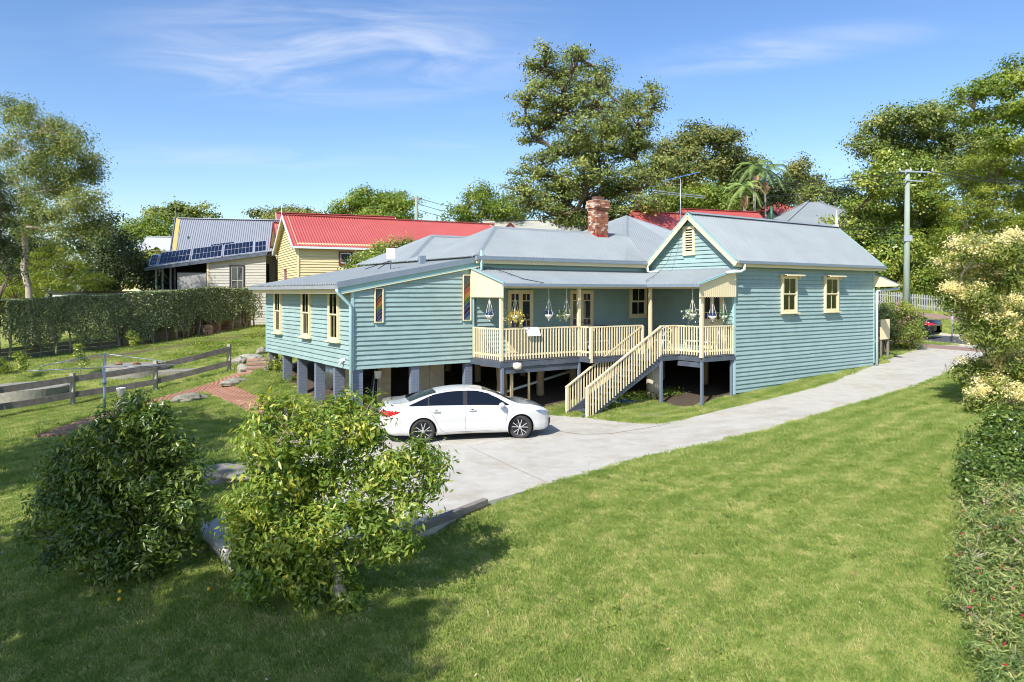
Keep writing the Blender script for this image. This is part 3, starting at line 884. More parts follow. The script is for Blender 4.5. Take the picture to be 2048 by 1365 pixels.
# rake fascia in two tones, gutter at the low side, exposed rafter tails
a, b = Vector((-.56, -.16, roofz(-.56) - .02)), Vector((4.95, -.16, roofz(4.95) - .02))
MB().beam(a, b, .04, .19).build('barge_board', M_GUTTER, house)
MB().beam(a + Vector((0.02, .05, -.19)), b + Vector((0, .05, -.17)), .03, .20).build('barge_board', M_TRIMBLUE, house)
MB().beam(a + Vector((0.02, .05, -.30)), b + Vector((0, .05, -.28)), .035, .025).build('trim_strip', M_CREAM, house)
MB().box(-.66, -.54, -.18, 9.45, 4.24, 4.36).build('gutter', M_GALV, house)
for k in range(13):
    y = .35 + k * .70
    MB().prism([(-.52, 4.27), (.0, 4.26), (.0, 4.40), (-.52, 4.34)], y, y + .05).build('rafter_tail', M_CREAM, house)
MB().box(-.53, -.50, -.12, 9.3, 4.10, 4.34).build('fascia', M_CREAM, house)
# main hipped roofs: front roof, rear roof, tall hip on the right
EZ = 5.42
RZ = 6.75
rooft('roof', [(4.5, -.25, EZ), (13.0, -.25, EZ), (14.35, 2.40, RZ + .02), (7.05, 2.40, RZ)], (1, 0, 0), 'front slope of the main roof')
rooft('roof', [(4.5, -.25, EZ), (7.05, 2.40, RZ), (4.5, 5.05, EZ)], (0, 1, 0))
rooft('roof', [(7.05, 2.40, RZ), (14.35, 2.40, RZ), (14.35, 5.05, EZ), (4.5, 5.05, EZ)], (1, 0, 0))
rooft('roof', [(4.5, 5.05, EZ), (14.35, 5.05, EZ), (14.35, 7.62, RZ), (7.05, 7.62, RZ)], (1, 0, 0))
rooft('roof', [(4.5, 5.05, EZ), (7.05, 7.62, RZ), (4.5, 10.2, EZ)], (0, 1, 0))
rooft('roof', [(4.5, 10.2, EZ), (7.05, 7.62, RZ), (14.35, 7.62, RZ), (14.35, 10.2, EZ)], (1, 0, 0))
AP = (16.8, 4.95, 8.0)
rooft('roof', [(11.7, -.25, EZ), AP, (21.9, -.25, EZ)], (1, 0, 0), 'tall hipped roof behind the gable')
rooft('roof', [(11.7, -.25, EZ + .0), AP, (11.7, 10.2, EZ)], (0, 1, 0))
rooft('roof', [(21.9, -.25, EZ), AP, (21.9, 10.2, EZ)], (0, 1, 0))
rooft('roof', [(11.7, 10.2, EZ), AP, (21.9, 10.2, EZ)], (1, 0, 0))
def capping(a, b, w=.28, name='ridge_capping'):
    a, b = Vector(a), Vector(b)
    d = (b - a).normalized(); s = d.cross(Vector((0, 0, 1))).normalized()
    vs = []
    for p in (a, b):
        for k, dz in ((-1, -.055), (-.4, .012), (0, .04), (.4, .012), (1, -.055)): vs.append(p + s * (w * k / 2) + Vector((0, 0, dz + .012)))
    MB().add(vs, [(i, i + 1, i + 6, i + 5) for i in range(4)]).build(name, M_ROOF, house, True)
for a, b in (((7.05, 2.4, RZ), (14.4, 2.4, RZ)), ((4.5, -.25, EZ), (7.05, 2.4, RZ)), ((4.5, 5.05, EZ), (7.05, 2.4, RZ)), ((7.05, 7.62, RZ), (14.35, 7.62, RZ)),
             ((4.5, 5.05, EZ), (7.05, 7.62, RZ)), ((4.5, 10.2, EZ), (7.05, 7.62, RZ)), ((14.1, 2.2, 6.63), AP), ((21.9, -.25, EZ), AP), ((21.9, 10.2, EZ), AP), ((14.35, 7.6, RZ), AP)):
    capping(a, b)
MB().box(4.45, 13.0, -.40, -.27, EZ - .13, EZ - .0).build('gutter', M_GUTTER, house)
MB().box(4.5, 13.0, -.28, -.25, EZ - .26, EZ - .10).build('fascia', M_CREAM, house)
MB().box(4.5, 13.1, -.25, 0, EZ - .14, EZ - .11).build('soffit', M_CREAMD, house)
MB().box(4.7, 13.18, -.03, 0.0, EZ - .46, EZ - .20).build('flashing_board', M_TRIMBLUE, house)
# right wing gable roof
GX0, GX1 = 12.9, 23.3
GEY, GEZ = -4.82, 5.30
for sgn, yy in ((1, GEY), (-1, -.22)):
    rooft('roof', [(GX0, yy, GEZ), (GX1, yy, GEZ), (GX1, GYR, GR), (GX0, GYR, GR)], (1, 0, 0), 'street-side slope of the gabled wing' if sgn == 1 else None)
capping((GX0 - .02, GYR, GR), (GX1 + .02, GYR, GR), .34)
for X in (GX0 - .02, GX1 + .02):
    for yy in (GEY, -.22):
        MB().beam((X, yy, GEZ - .13), (X, GYR, GR - .13), .035, .20).build('barge_board', M_CREAM, house)
        MB().beam((X, yy, GEZ - .005), (X, GYR, GR - .005), .06, .05).build('barge_capping', M_TRIMBLUE, house)
for yy in (GEY, -.22):
    MB().add([(GX0, yy + (.04 if yy < -1 else -.04), GEZ - .03), (13.2, yy + (.04 if yy < -1 else -.04), GEZ - .03), (13.2, GYR, GR - .03), (GX0, GYR, GR - .03)], [(0, 1, 2, 3)]).build('soffit', M_TRIMBLUE, house)
MB().box(GX0, GX1, GEY - .1, GEY + .02, GEZ - .10, GEZ + .005).build('gutter', M_GUTTER, house)
MB().box(GX0 + .04, GX1 - .03, GEY + .04, GEY + .07, GEZ - .22, GEZ - .04).build('fascia', M_CREAM, house)
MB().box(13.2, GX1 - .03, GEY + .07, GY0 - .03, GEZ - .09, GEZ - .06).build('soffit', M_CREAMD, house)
MB().lathe([(.0, 0), (.11, 0), (.11, .1), (.05, .14), (.075, .2), (.02, .75), (0, .8)], 8, Matrix.Translation((GX1 + .02, GYR, GR - .02))).build('finial', M_CREAM, house)
# verandah roof (front strip and the return in front of the gable wall)
VT, VB = 4.99, 4.42
VX = 11.05
rooft('verandah_roof', [(4.35, -2.10, VB), (VX, -2.10, VB), (13.18, 0.0, VT), (4.35, 0.0, VT)], (1, 0, 0), 'verandah roof along the french doors')
rooft('verandah_roof', [(VX, -2.10, VB), (VX, -4.75, VB), (13.18, -4.75, VT), (13.18, 0, VT)], (0, 1, 0), 'verandah roof in front of the gable')
for ax in (((4.33, -2.18, VB - .04), (VX, -2.18, VB - .04), (0, 0, 1)),):
    MB().beam(ax[0], ax[1], .11, .10).build('gutter', M_GUTTER, house)
MB().beam((VX - .07, -2.18, VB - .04), (VX - .07, -4.78, VB - .04), .11, .10).build('gutter', M_GUTTER, house)
MB().beam((VX, -2.10, VB + .01), (13.17, 0, VT + .01), .22, .015).build('valley_flashing', M_GALV, house)
MB().beam((13.16, -.1, VT + .01), (13.16, -4.6, VT + .01), .05, .12).build('flashing', M_ROOF, house)
# verandah frame
VZ = 1.84
BZ = 4.28
post_xy = [(4.51, -1.81), (7.90, -1.81), (11.40, -1.95), (11.40, -4.46)]
MB().beam((4.5, -1.81, BZ + .07), (11.4, -1.81, BZ + .07), .09, .15).build('verandah_beam', M_CREAM, house)
MB().beam((11.40, -1.85, BZ + .07), (11.40, -4.5, BZ + .07), .09, .15).build('verandah_beam', M_CREAM, house)
MB().beam((4.51, -1.78, BZ + .07), (4.51, -.05, BZ + .5), .06, .1).build('rafter', M_CREAM, house)
for i, (x, y) in enumerate(post_xy):
    MB().box(x - .055, x + .055, y - .055, y + .055, VZ - .06 if i != 2 else VZ, BZ).build('verandah_post', M_CREAM, house, bevel=.008)
# scalloped end valances
def valance(name, base_pts, n):
    """base_pts: low outer, low inner, top inner"""
    a, b, c = [Vector(p) for p in base_pts]
    vs, fs = [], []
    zlow = a.z - .44
    N = n * 6
    for i in range(N + 1):
        t = i / N; p = a.lerp(b, t)
        top = a.z + (c.z - a.z) * t
        zz = zlow + .028 * abs(math.sin(math.pi * n * t))
        wob = 0.004 * (i // 3 % 2)
        dirn = (b - a).normalized(); out = Vector((-abs(dirn.y), 0, 0)) if abs(dirn.y) > .5 else Vector((0, -1, 0))
        vs += [Vector((p.x, p.y, zz)) + out * wob, Vector((p.x, p.y, top)) + out * wob]
    for i in range(N): fs.append((2 * i, 2 * i + 2, 2 * i + 3, 2 * i + 1))
    o = MB().add(vs, fs).build(name, M_CREAM, house)
    o.modifiers.new('thick', 'SOLIDIFY').thickness = .018
valance('verandah_valance', [(4.42, -2.08, VB - .03), (4.42, -.05, VB - .03), (4.42, -.05, VT - .04)], 19)
valance('verandah_valance', [(11.12, -4.62, VB - .03), (13.15, -4.62, VB - .03), (13.15, -4.62, VT - .04)], 19)
MB().beam((4.40, -2.14, VB + .02), (4.40, 0, VT + .02), .06, .07).build('barge_capping', M_TRIMBLUE, house)
MB().beam((11.0, -4.70, VB + .02), (13.2, -4.70, VT + .02), .06, .09).build('barge_capping', M_TRIMBLUE, house)
# deck
deck = MB().box(4.45, 11.45, -1.86, -.02, VZ - .1, VZ - .035).box(7.86, 10.45, -2.46, -1.862, VZ - .1, VZ - .035).box(10.452, 11.45, -3.32, -1.862, VZ - .1, VZ - .035)\
    .box(11.452, 13.2, -4.5, -.02, VZ - .1, VZ - .035).build('deck', M_DECK, house)
def boards_y(x0, x1, y0, y1, w=.095):
    x = x0
    while x < x1 - .01:
        x2 = min(x + w, x1)
        link('deck_board', _dk(w if x2 - x > w - .01 else x2 - x), deck, (x, y0, VZ - .034), None, (1, y1 - y0, 1)); x += w
_dkc = {}
def _dk(w):
    w = round(w, 3)
    if w not in _dkc: _dkc[w] = MB().box(0.002, w - .004, 0, 1, 0, .034).mesh('deck_board', M_DECK)
    return _dkc[w]
boards_y(4.45, 11.45, -1.90, -.03, .14); boards_y(7.86, 10.45, -2.50, -1.903, .14); boards_y(10.452, 11.45, -3.36, -1.903, .14); boards_y(11.452, 13.15, -4.54, -.03, .14)
# edge beams
def edge(a, b, h=.2, z=VZ - .05, w=.045): MB().beam((a[0], a[1], z - h / 2), (b[0], b[1], z - h / 2), w, h).build('edge_beam', M_SLATE, house)
edge((4.45, -1.88), (7.86, -1.88), .17); edge((4.60, -1.83), (7.8, -1.83), .2, VZ - .24); edge((4.43, -1.9), (4.43, -.02), .17)
edge((7.84, -1.9), (7.84, -2.48), .14); edge((7.82, -2.48), (10.45, -2.48), .16); edge((10.43, -2.48), (10.43, -3.34), .14)
edge((10.43, -3.34), (11.45, -3.34), .16); edge((11.43, -3.36), (11.43, -4.52), .16); edge((11.46, -3.3), (11.46, -4.45), .18, VZ - .24); edge((11.43, -4.52), (13.2, -4.52), .16)
# balustrades
_bal = MB().box(-.021, .021, -.0125, .0125, 0, 1).mesh('baluster', M_CREAM)
def balustrade(a, b, z0=VZ, h=1.06, foot=.09, name='balustrade', posts=()):
    a, b = Vector((a[0], a[1], z0)), Vector((b[0], b[1], z0)); L = (b - a).length; d = (b - a).normalized()
    ang = math.atan2(d.y, d.x)
    top = MB().beam(a + Vector((0, 0, h)), b + Vector((0, 0, h)), .085, .045).build(name, M_CREAM, house)
    MB().beam(a + Vector((0, 0, foot + .08)), b + Vector((0, 0, foot + .08)), .035, .07).build('bottom_rail', M_CREAM, top)
    out = Vector((d.y, -d.x, 0)) * .03
    n = max(2, int(round(L / .125)))
    for i in range(1, n):
        p = a + d * (L * i / n) + out
        o = link('baluster', _bal, top, (p.x, p.y, z0 + .02), (0, 0, ang), (1, 1, h - .045))
    return top
balustrade((4.51, -.06), (4.51, -1.76)); balustrade((4.57, -1.81), (7.84, -1.81)); balustrade((7.9, -1.87), (7.9, -2.36)); balustrade((7.95, -2.41), (10.42, -2.41))
balustrade((10.56, -3.26), (11.34, -3.26)); balustrade((11.4, -3.31), (11.4, -4.40)); balustrade((11.46, -4.46), (13.12, -4.46))
MB().box(4.47, 4.55, -.13, -.05, VZ, VZ + 1.06).build('newel', M_CREAM, house)
for (x, y, zb) in ((7.9, -2.47, VZ - .2), (10.5, -2.41, VZ - .02), (10.5, -3.30, VZ - .05), (11.4, -3.26, VZ), (13.12, -4.46, VZ)):
    MB().box(x - .05, x + .05, y - .05, y + .05, zb, VZ + 1.04).build('newel', M_CREAM, house, bevel=.006)
# stairs: run from X 10.5 down to X 6.95
SX1, SX0, SZ0 = 10.45, 6.95, -.10
NR = 11
stair = MB()
stair.beam((SX1, -2.48, VZ - .16), (SX0 - .1, -2.48, SZ0 - .0), .05, .26)
st = stair.build('staircase', M_SLATE, house)
MB().beam((SX1, -3.28, VZ - .20), (SX0 - .1, -3.28, SZ0 - .04), .05, .30).build('stringer', M_SLATE, st)
rise = (VZ - .0 - SZ0) / NR; run = (SX1 - SX0) / (NR)
for k in range(1, NR):
    z = VZ - k * rise; x = SX1 - k * run
    MB().box(x - .02, x + .29, -3.25, -2.51, z - .045, z).build('tread', M_SLATE if k % 3 else M_DECK, st, bevel=.006)
for k in (1, 4, 7, 10):
    x = SX1 - k * run; z = VZ - k * rise - .12
    MB().tube([(x, -3.31, z), (x, -3.345, z)], .022, 6).build('bolt', M_GALV, st)
for y, xf, yo in ((-2.41, 6.86, .06), (-3.35, 6.96, -.07)):
    sl_ = (VZ - SZ0) / (SX1 - SX0)
    a = Vector((SX1 + .05, y, VZ + 1.06)); b = Vector((xf - .06, y, VZ + 1.06 - sl_ * (SX1 + .05 - xf + .06)))
    hr = MB().beam(a, b, .085, .045).build('handrail', M_CREAM, st)
    zt_ = VZ + 1.03 - sl_ * (SX1 + .05 - xf)
    MB().box(xf - .045, xf + .045, y - .045, y + .045, SZ0 - .08, zt_).build('newel', M_CREAM, st, bevel=.006)
    n = int((SX1 - xf) / .128)
    for i in range(1, n):
        x = xf + (SX1 - xf) * i / n
        z1 = VZ + 1.03 - sl_ * (SX1 + .05 - x); z0_ = VZ - .16 - sl_ * (SX1 - x)
        link('baluster', _bal, st, (x, y, z0_ + .1), None, (1, 1, z1 - z0_ - .1))
# --- what carries the house ------------------------------------------------------
def gz(X, Y): x, y = H2W(X, Y); return G(x, y)
M_BLOCKJ = mat('block_joint', (.10, .12, .17), .9, .1)
def pier(X, Y, w=.34, d_=.16, m=M_STEELBLUE, top=WZ, course=.1):
    z0 = gz(X, Y) - .15
    core = MB().box(X + .006, X + w - .006, Y - d_ / 2 + .006, Y + d_ / 2 - .006, z0, top - .002).build('pier', M_BLOCKJ if m is M_STEELBLUE else M_MORTAR, house)
    mb = MB(); z = z0; k = 0
    while z < top - .01:
        z2 = min(z + course - .008, top - .003); mb.box(X, X + w, Y - d_ / 2, Y + d_ / 2, z, z2); z += course
    mb.build('block_course', m, core)
for y in (8.85, 7.02, 5.27, 3.43, 1.62): pier(.03, y)
pier(.03, .10, .34, .18); pier(2.1, .10, .30, .18); pier(4.22, .12, .30, .18)
M_CREAMBLOCK = mat('cream_block', (.42, .34, .20), .85, .2, 6)
pier(1.55, 1.3, .34, .34, M_CREAMBLOCK, course=.2); pier(0.9, 2.6, .34, .34, M_CREAMBLOCK, course=.2)
M_SHEET = mat('fibro_sheet', (.46, .40, .27), .8, .12, 2, dirt=(.3, .22, .12), dirt_amt=.5, dirt_scale=3)
MB().box(2.85, 3.42, 1.15, 1.18, .2, WZ).build('wall_sheet', M_SHEET, house)
MB().box(3.44, 4.02, 1.15, 1.18, .2, WZ).build('wall_sheet', M_SHEET, house)
def stump(X, Y, r, top=1.72, lean=.03):
    z0 = gz(X, Y) - .2; mb = MB(); n = 6
    pts = [(X + lean * k / n * random.uniform(-1, 1), Y + lean * k / n * random.uniform(-1, 1), z0 + (top - z0) * k / n) for k in range(n + 1)]
    mb.tube(pts, [r * (1.12 - .12 * k / n + random.uniform(-.04, .04)) for k in range(n + 1)], 9).build('stump', M_STUMP, house, True)
for X in (5.6, 7.3, 8.9, 10.5, 12.1): stump(X, -.35 + .1 * random.random(), .14 if X != 5.6 else .19)
for X in (6.2, 8.4, 10.8, 12.9, 14.6): stump(X, 2.3, .12)
for X in (6.2, 8.4, 10.8, 12.9): stump(X, 4.6, .12)
for X, Y in ((14.2, -2.3), (15.9, -2.6), (13.5, -.6)): stump(X, Y, .11)
def spost(X, Y, top=VZ - .2, w=.085, m=M_STEELBLUE):
    z0 = gz(X, Y) - .1
    MB().box(X - w / 2, X + w / 2, Y - w / 2, Y + w / 2, z0, top).build('deck_post', m, house)
    MB().box(X - w, X + w, Y - w, Y + w, z0 - .05, gz(X, Y) + .03).build('post_footing', M_CONCD, house)
for X, Y in ((4.51, -1.86), (7.86, -1.86), (10.52, -3.34), (11.42, -4.46), (13.1, -4.44)): spost(X, Y)
MB().tube([(5.15, -1.5, VZ - .2), (5.15, -1.5, .1)], .06, 8).build('waste_pipe', M_CREAMD, house, True)
MB().tube([(4.5, -.55, VZ - .22), (4.9, -1.0, VZ - .26), (6.0, -1.35, VZ - .3), (6.0, -1.35, .3)], .05, 8).build('waste_pipe', M_CREAMD, house, True)
MB().tube([(4.2, -.4, .3), (8.9, -.2, 1.1)], .05, 8).build('waste_pipe', M_PIPEW, house, True)
MB().tube([(11.15, -2.4, gz(11.15, -2.4) - .1), (11.15, -2.4, gz(11.15, -2.4) + 1.28)], .30, 20).build('hot_water_drum', mat('drum_cream', (.52, .47, .36), .6, .1), house, True)
# downpipes
def dpipe(pts, r=.045, m=M_PIPE): return MB().tube(pts, r, 8).build('downpipe', m, house, True)
dpipe([(-.6, -.2, 4.24), (-.58, -.2, 4.15), (-.12, -.09, 3.75), (-.09, -.09, 3.6), (-.09, -.09, .0)], .055)
dpipe([(4.66, -.36, 5.62), (4.66, -.36, 4.95), (4.64, -.3, 4.88), (4.50, -.09, 4.84), (4.50, -.09, 4.75), (4.50, -.09, 1.7)], .04)
dpipe([(12.9, -.35, 5.3), (12.9, -.35, 5.02), (13.0, -.40, 4.98), (12.95, -.9, 5.0)], .05, M_PIPEW)
dpipe([(13.3, GEY - .04, 5.22), (13.3, GEY - .04, 4.98), (13.1, GEY - .02, 4.90), (12.4, GEY + .05, 4.86)], .055, M_PIPEW)
dpipe([(23.5, -6.6 + 1.2, 4.30), (23.2, GY0 - .12, 4.22), (23.1, GY0 - .12, 4.1), (23.1, GY0 - .12, .85)], .055, M_PIPEW)
# side entry hood at the far corner
MB().add([(23.02, -4.3, 5.05), (23.02, -5.65, 4.42), (23.3, -5.65, 4.42), (23.3, -4.3, 5.05)], [(0, 1, 2, 3)]).build('porch_roof', M_ROOF, house)
wallp = MB().add([(23.05, -4.3, 5.02), (23.05, -5.6, 4.46), (23.05, -5.5, 4.40), (23.05, -4.3, 4.38)], [(0, 1, 2, 3)]).build('porch_gable', M_CREAM, house)
wallp.modifiers.new('thick', 'SOLIDIFY').thickness = .03
# chimney: every brick its own piece
CX0, CX1, CY0, CY1, CZ0, CZ1 = 12.12, 12.82, 1.97, 2.52, 6.25, 8.24
ch = MB().box(CX0 + .015, CX1 - .015, CY0 + .015, CY1 - .015, CZ0, CZ1 - .03).build('chimney', M_MORTAR, house)
_bk = {}
def brickmesh(m, L=.226, D_=.106, H_=.072):
    k = (m.name, L, D_, H_)
    if k not in _bk:
        mb = MB().box(-L / 2, L / 2, -D_ / 2, D_ / 2, 0, H_); _bk[k] = mb.mesh('brick', m)
    return _bk[k]
z = CZ0; row = 0; cnt = 0
rb = random.Random(5)
def pickb(p=(.55, .22, .15, .08)):
    r = rb.random(); s = 0
    for m_, q in zip(M_BRICKS, p):
        s += q
        if r < s: return m_
    return M_BRICKS[0]
M_REDP = mat('red_paint', (.45, .03, .03), .6, .2, 10)
while z < CZ1 - .07:
    t = (z - CZ0) / (CZ1 - CZ0)
    g_ = 0.0
    if t > .74: g_ = .03
    if .80 < t < .85: g_ = .075
    if t > .85: g_ = .05
    if t > .93: g_ = .015
    low = z < CZ0 + .42
    for side in range(2 if z > 6.0 else 2):
        if side == 0:   # face towards -Y
            n = 4; Lx = (CX1 - CX0 + 2 * g_) / n
            for i in range(n + (row % 2)):
                xa = CX0 - g_ + (i - .5 * (row % 2)) * Lx; xb = xa + Lx
                xa, xb = max(xa, CX0 - g_), min(xb, CX1 + g_)
                if xb - xa < .05: continue
                m_ = M_REDP if (low and z > CZ0 + .2 and rb.random() < .35) else pickb()
                link('brick', brickmesh(m_), ch, ((xa + xb) / 2, CY0 - g_ + .045 - rb.uniform(0, .006), z), (0, 0, rb.uniform(-.01, .01)), ((xb - xa - .012) / .226, 1, 1)); cnt += 1
        else:           # face towards -X
            n = 3; Ly = (CY1 - CY0 + 2 * g_ - .1) / n
            for i in range(n + ((row + 1) % 2)):
                ya = CY0 - g_ + .1 + (i - .5 * ((row + 1) % 2)) * Ly; yb = ya + Ly
                ya, yb = max(ya, CY0 - g_ + .1), min(yb, CY1 + g_)
                if yb - ya < .05: continue
                m_ = M_REDP if (low and rb.random() < .6) else pickb((.4, .15, .4, .05))
                link('brick', brickmesh(m_), ch, (CX0 - g_ + .045 - rb.uniform(0, .006), (ya + yb) / 2, z), (0, 0, R(90)), ((yb - ya - .012) / .226, 1, 1)); cnt += 1
    z += .084; row += 1
MB().box(CX0 + .12, CX1 - .12, CY0 + .12, CY1 - .12, CZ1 - .04, CZ1 + .12).build('chimney_pot', M_BRICKS[3], ch)
# back and right faces of the shaft in one piece each
mb = MB(); z = CZ0; row = 0
while z < CZ1 - .07:
    for i in range(4):
        xa = CX0 + (CX1 - CX0) * i / 4; mb.box(xa + .005, xa + .2, CY1 - .05, CY1, z, z + .072)
    for i in range(3):
        ya = CY0 + .08 + (CY1 - CY0 - .1) * i / 3; mb.box(CX1 - .05, CX1, ya + .005, ya + .18, z, z + .072)
    z += .084
mb.build('bricks', M_BRICKS[1], ch)
# small things fixed to the house
MB().beam((-.02, .55, 1.95), (-.2, .62, 1.95), .08, .07).tube([(-.14, .6, 1.9), (-.2, .6, 1.78)], .035, 6).build('wall_light', M_WHITE, house)
MB().lathe([(0, -.12), (.13, -.10), (.16, 0), (.13, .1), (0, .12)], 12, Matrix.Translation((5.05, -1.98, 1.66))).build('bulkhead_light', mat('light_cream', (.7, .62, .5), .4, .05), house, True)
MB().box(2.0, 2.03, -.42, -.40, 0, 0).v
# cable sagging over the verandah roof
MB().tube([(4.75, -.15, 5.05), (5.1, -.3, 5.02), (5.35, -.9, 4.83), (5.6, -1.6, 4.6), (6.1, -2.1, 4.46)], .012, 4).build('cable', M_BLACK, house)
MB().tube([(13.1, -2.0, 6.9), (12.9, -1.9, 6.2), (12.7, -1.6, 5.3), (12.3, -1.4, 4.85), (11.4, -1.7, 4.58)], .010, 4).build('cable', M_BLACK, house)
# ------------------------------------------------------------------ cars
M_CARW = mat('car_white', (.57, .57, .56), .18, .01, 1, coat=1.0)
M_CARB = mat('car_black', (.012, .012, .014), .2, .02, 1, coat=1.0)
M_TINT = glass_mat('tinted_glass', (.008, .011, .018), .02, .45)
M_TYRE = mat('tyre', (.025, .025, .027), .8, .15, 20)
M_RIM = mat('alloy', (.60, .60, .62), .25, .05, metal=.8)
M_RED = mat('tail_red', (.45, .01, .015), .12, .1, coat=1.0)
M_CLEAR = mat('lamp_clear', (.35, .42, .50), .08, .2, 15, metal=.6, coat=1.0)
M_SEAM = mat('panel_gap', (.06, .06, .065), .8, .0)
def cr(xs, ys):
    """smooth interpolation through points"""
    xs, ys = np.array(xs, float), np.array(ys, float)
    m = np.gradient(ys, xs)
    def f(x):
        x = np.clip(x, xs[0], xs[-1]); i = int(np.clip(np.searchsorted(xs, x) - 1, 0, len(xs) - 2))
        h = xs[i + 1] - xs[i]; t = (x - xs[i]) / h
        return float(ys[i] * (2*t**3 - 3*t**2 + 1) + h * m[i] * (t**3 - 2*t**2 + t) + ys[i + 1] * (-2*t**3 + 3*t**2) + h * m[i + 1] * (t**3 - t**2))
    return f
ZC = cr([-2.42, -2.36, -2.2, -1.95, -1.72, -1.35, -.95, -.55, -.15, .2, .5, .75, 1.0, 1.2, 1.36, 1.85, 2.15, 2.33, 2.43],
        [.93, 1.05, 1.10, 1.115, 1.14, 1.27, 1.385, 1.45, 1.472, 1.462, 1.425, 1.345, 1.225, 1.12, 1.045, .965, .87, .78, .66])
ZB = cr([-2.42, -2.2, -1.8, -1.2, -.5, .3, 1.0, 1.5, 2.0, 2.3, 2.43], [.86, .98, 1.01, 1.00, .975, .955, .935, .91, .83, .74, .62])
WD = cr([-2.42, -2.34, -2.15, -1.8, -1.3, -.5, .5, 1.4, 1.8, 2.1, 2.3, 2.43], [.62, .77, .855, .895, .91, .905, .905, .91, .885, .82, .70, .50])
ZL = cr([-2.42, -2.2, -1.8, 0, 1.9, 2.25, 2.43], [.36, .25, .21, .20, .20, .22, .30])
RXL, FXL, WRAD = -1.30, 1.475, .335
def section(x):
    w, zb, zc, zl = WD(x), ZB(x), ZC(x), ZL(x)
    h = max(0.0, zc - zb)
    inner = w * .935
    k = min(1.0, h / .48)
    yr = inner - .05 - .27 * k            # roof rail
    zr = zb + h * (.80 + .07 * k)
    pts = [(0, zl + .02), (w * .78, zl), (w * .955, zl + .05), (w * .995, zl + .20), (w * .985, .52), (w * .995, .68), (w * .99, .78 if zb > .85 else zb - .06),
           (w * .965, zb - .035), (inner, zb)]
    for t in (.25, .5, .75): pts.append((inner + (yr - inner) * t + .018 * k * math.sin(math.pi * t), zb + (zr - zb) * t))
    pts.append((yr, zr))
    for t in (.12, .3, .5, .75, 1.0):
        pts.append((yr * (1 - t), zr + (zc - zr) * (1 - (1 - t) ** 2.2)))
    return pts
def dens_sec(pts, n=64):
    P = np.array(pts); L = np.concatenate([[0], np.cumsum(np.linalg.norm(np.diff(P, axis=0), axis=1))])
    # parameter by vertex index so that rows stay aligned
    fx = np.linspace(0, len(P) - 1, n)
    out = []
    for t in fx:
        i = min(int(t), len(P) - 2); u = t - i
        p0 = P[max(i - 1, 0)]; p1 = P[i]; p2 = P[i + 1]; p3 = P[min(i + 2, len(P) - 1)]
        q = .5 * ((2 * p1) + (-p0 + p2) * u + (2*p0 - 5*p1 + 4*p2 - p3) * u*u + (-p0 + 3*p1 - 3*p2 + p3) * u**3)
        out.append(q * .75 + (p1 + (p2 - p1) * u) * .25)
    return out
def pip(x, y, poly):
    c = False; n = len(poly)
    for i in range(n):
        x0, y0 = poly[i]; x1, y1 = poly[(i + 1) % n]
        if (y0 > y) != (y1 > y) and x < (x1 - x0) * (y - y0) / (y1 - y0) + x0: c = not c
    return c
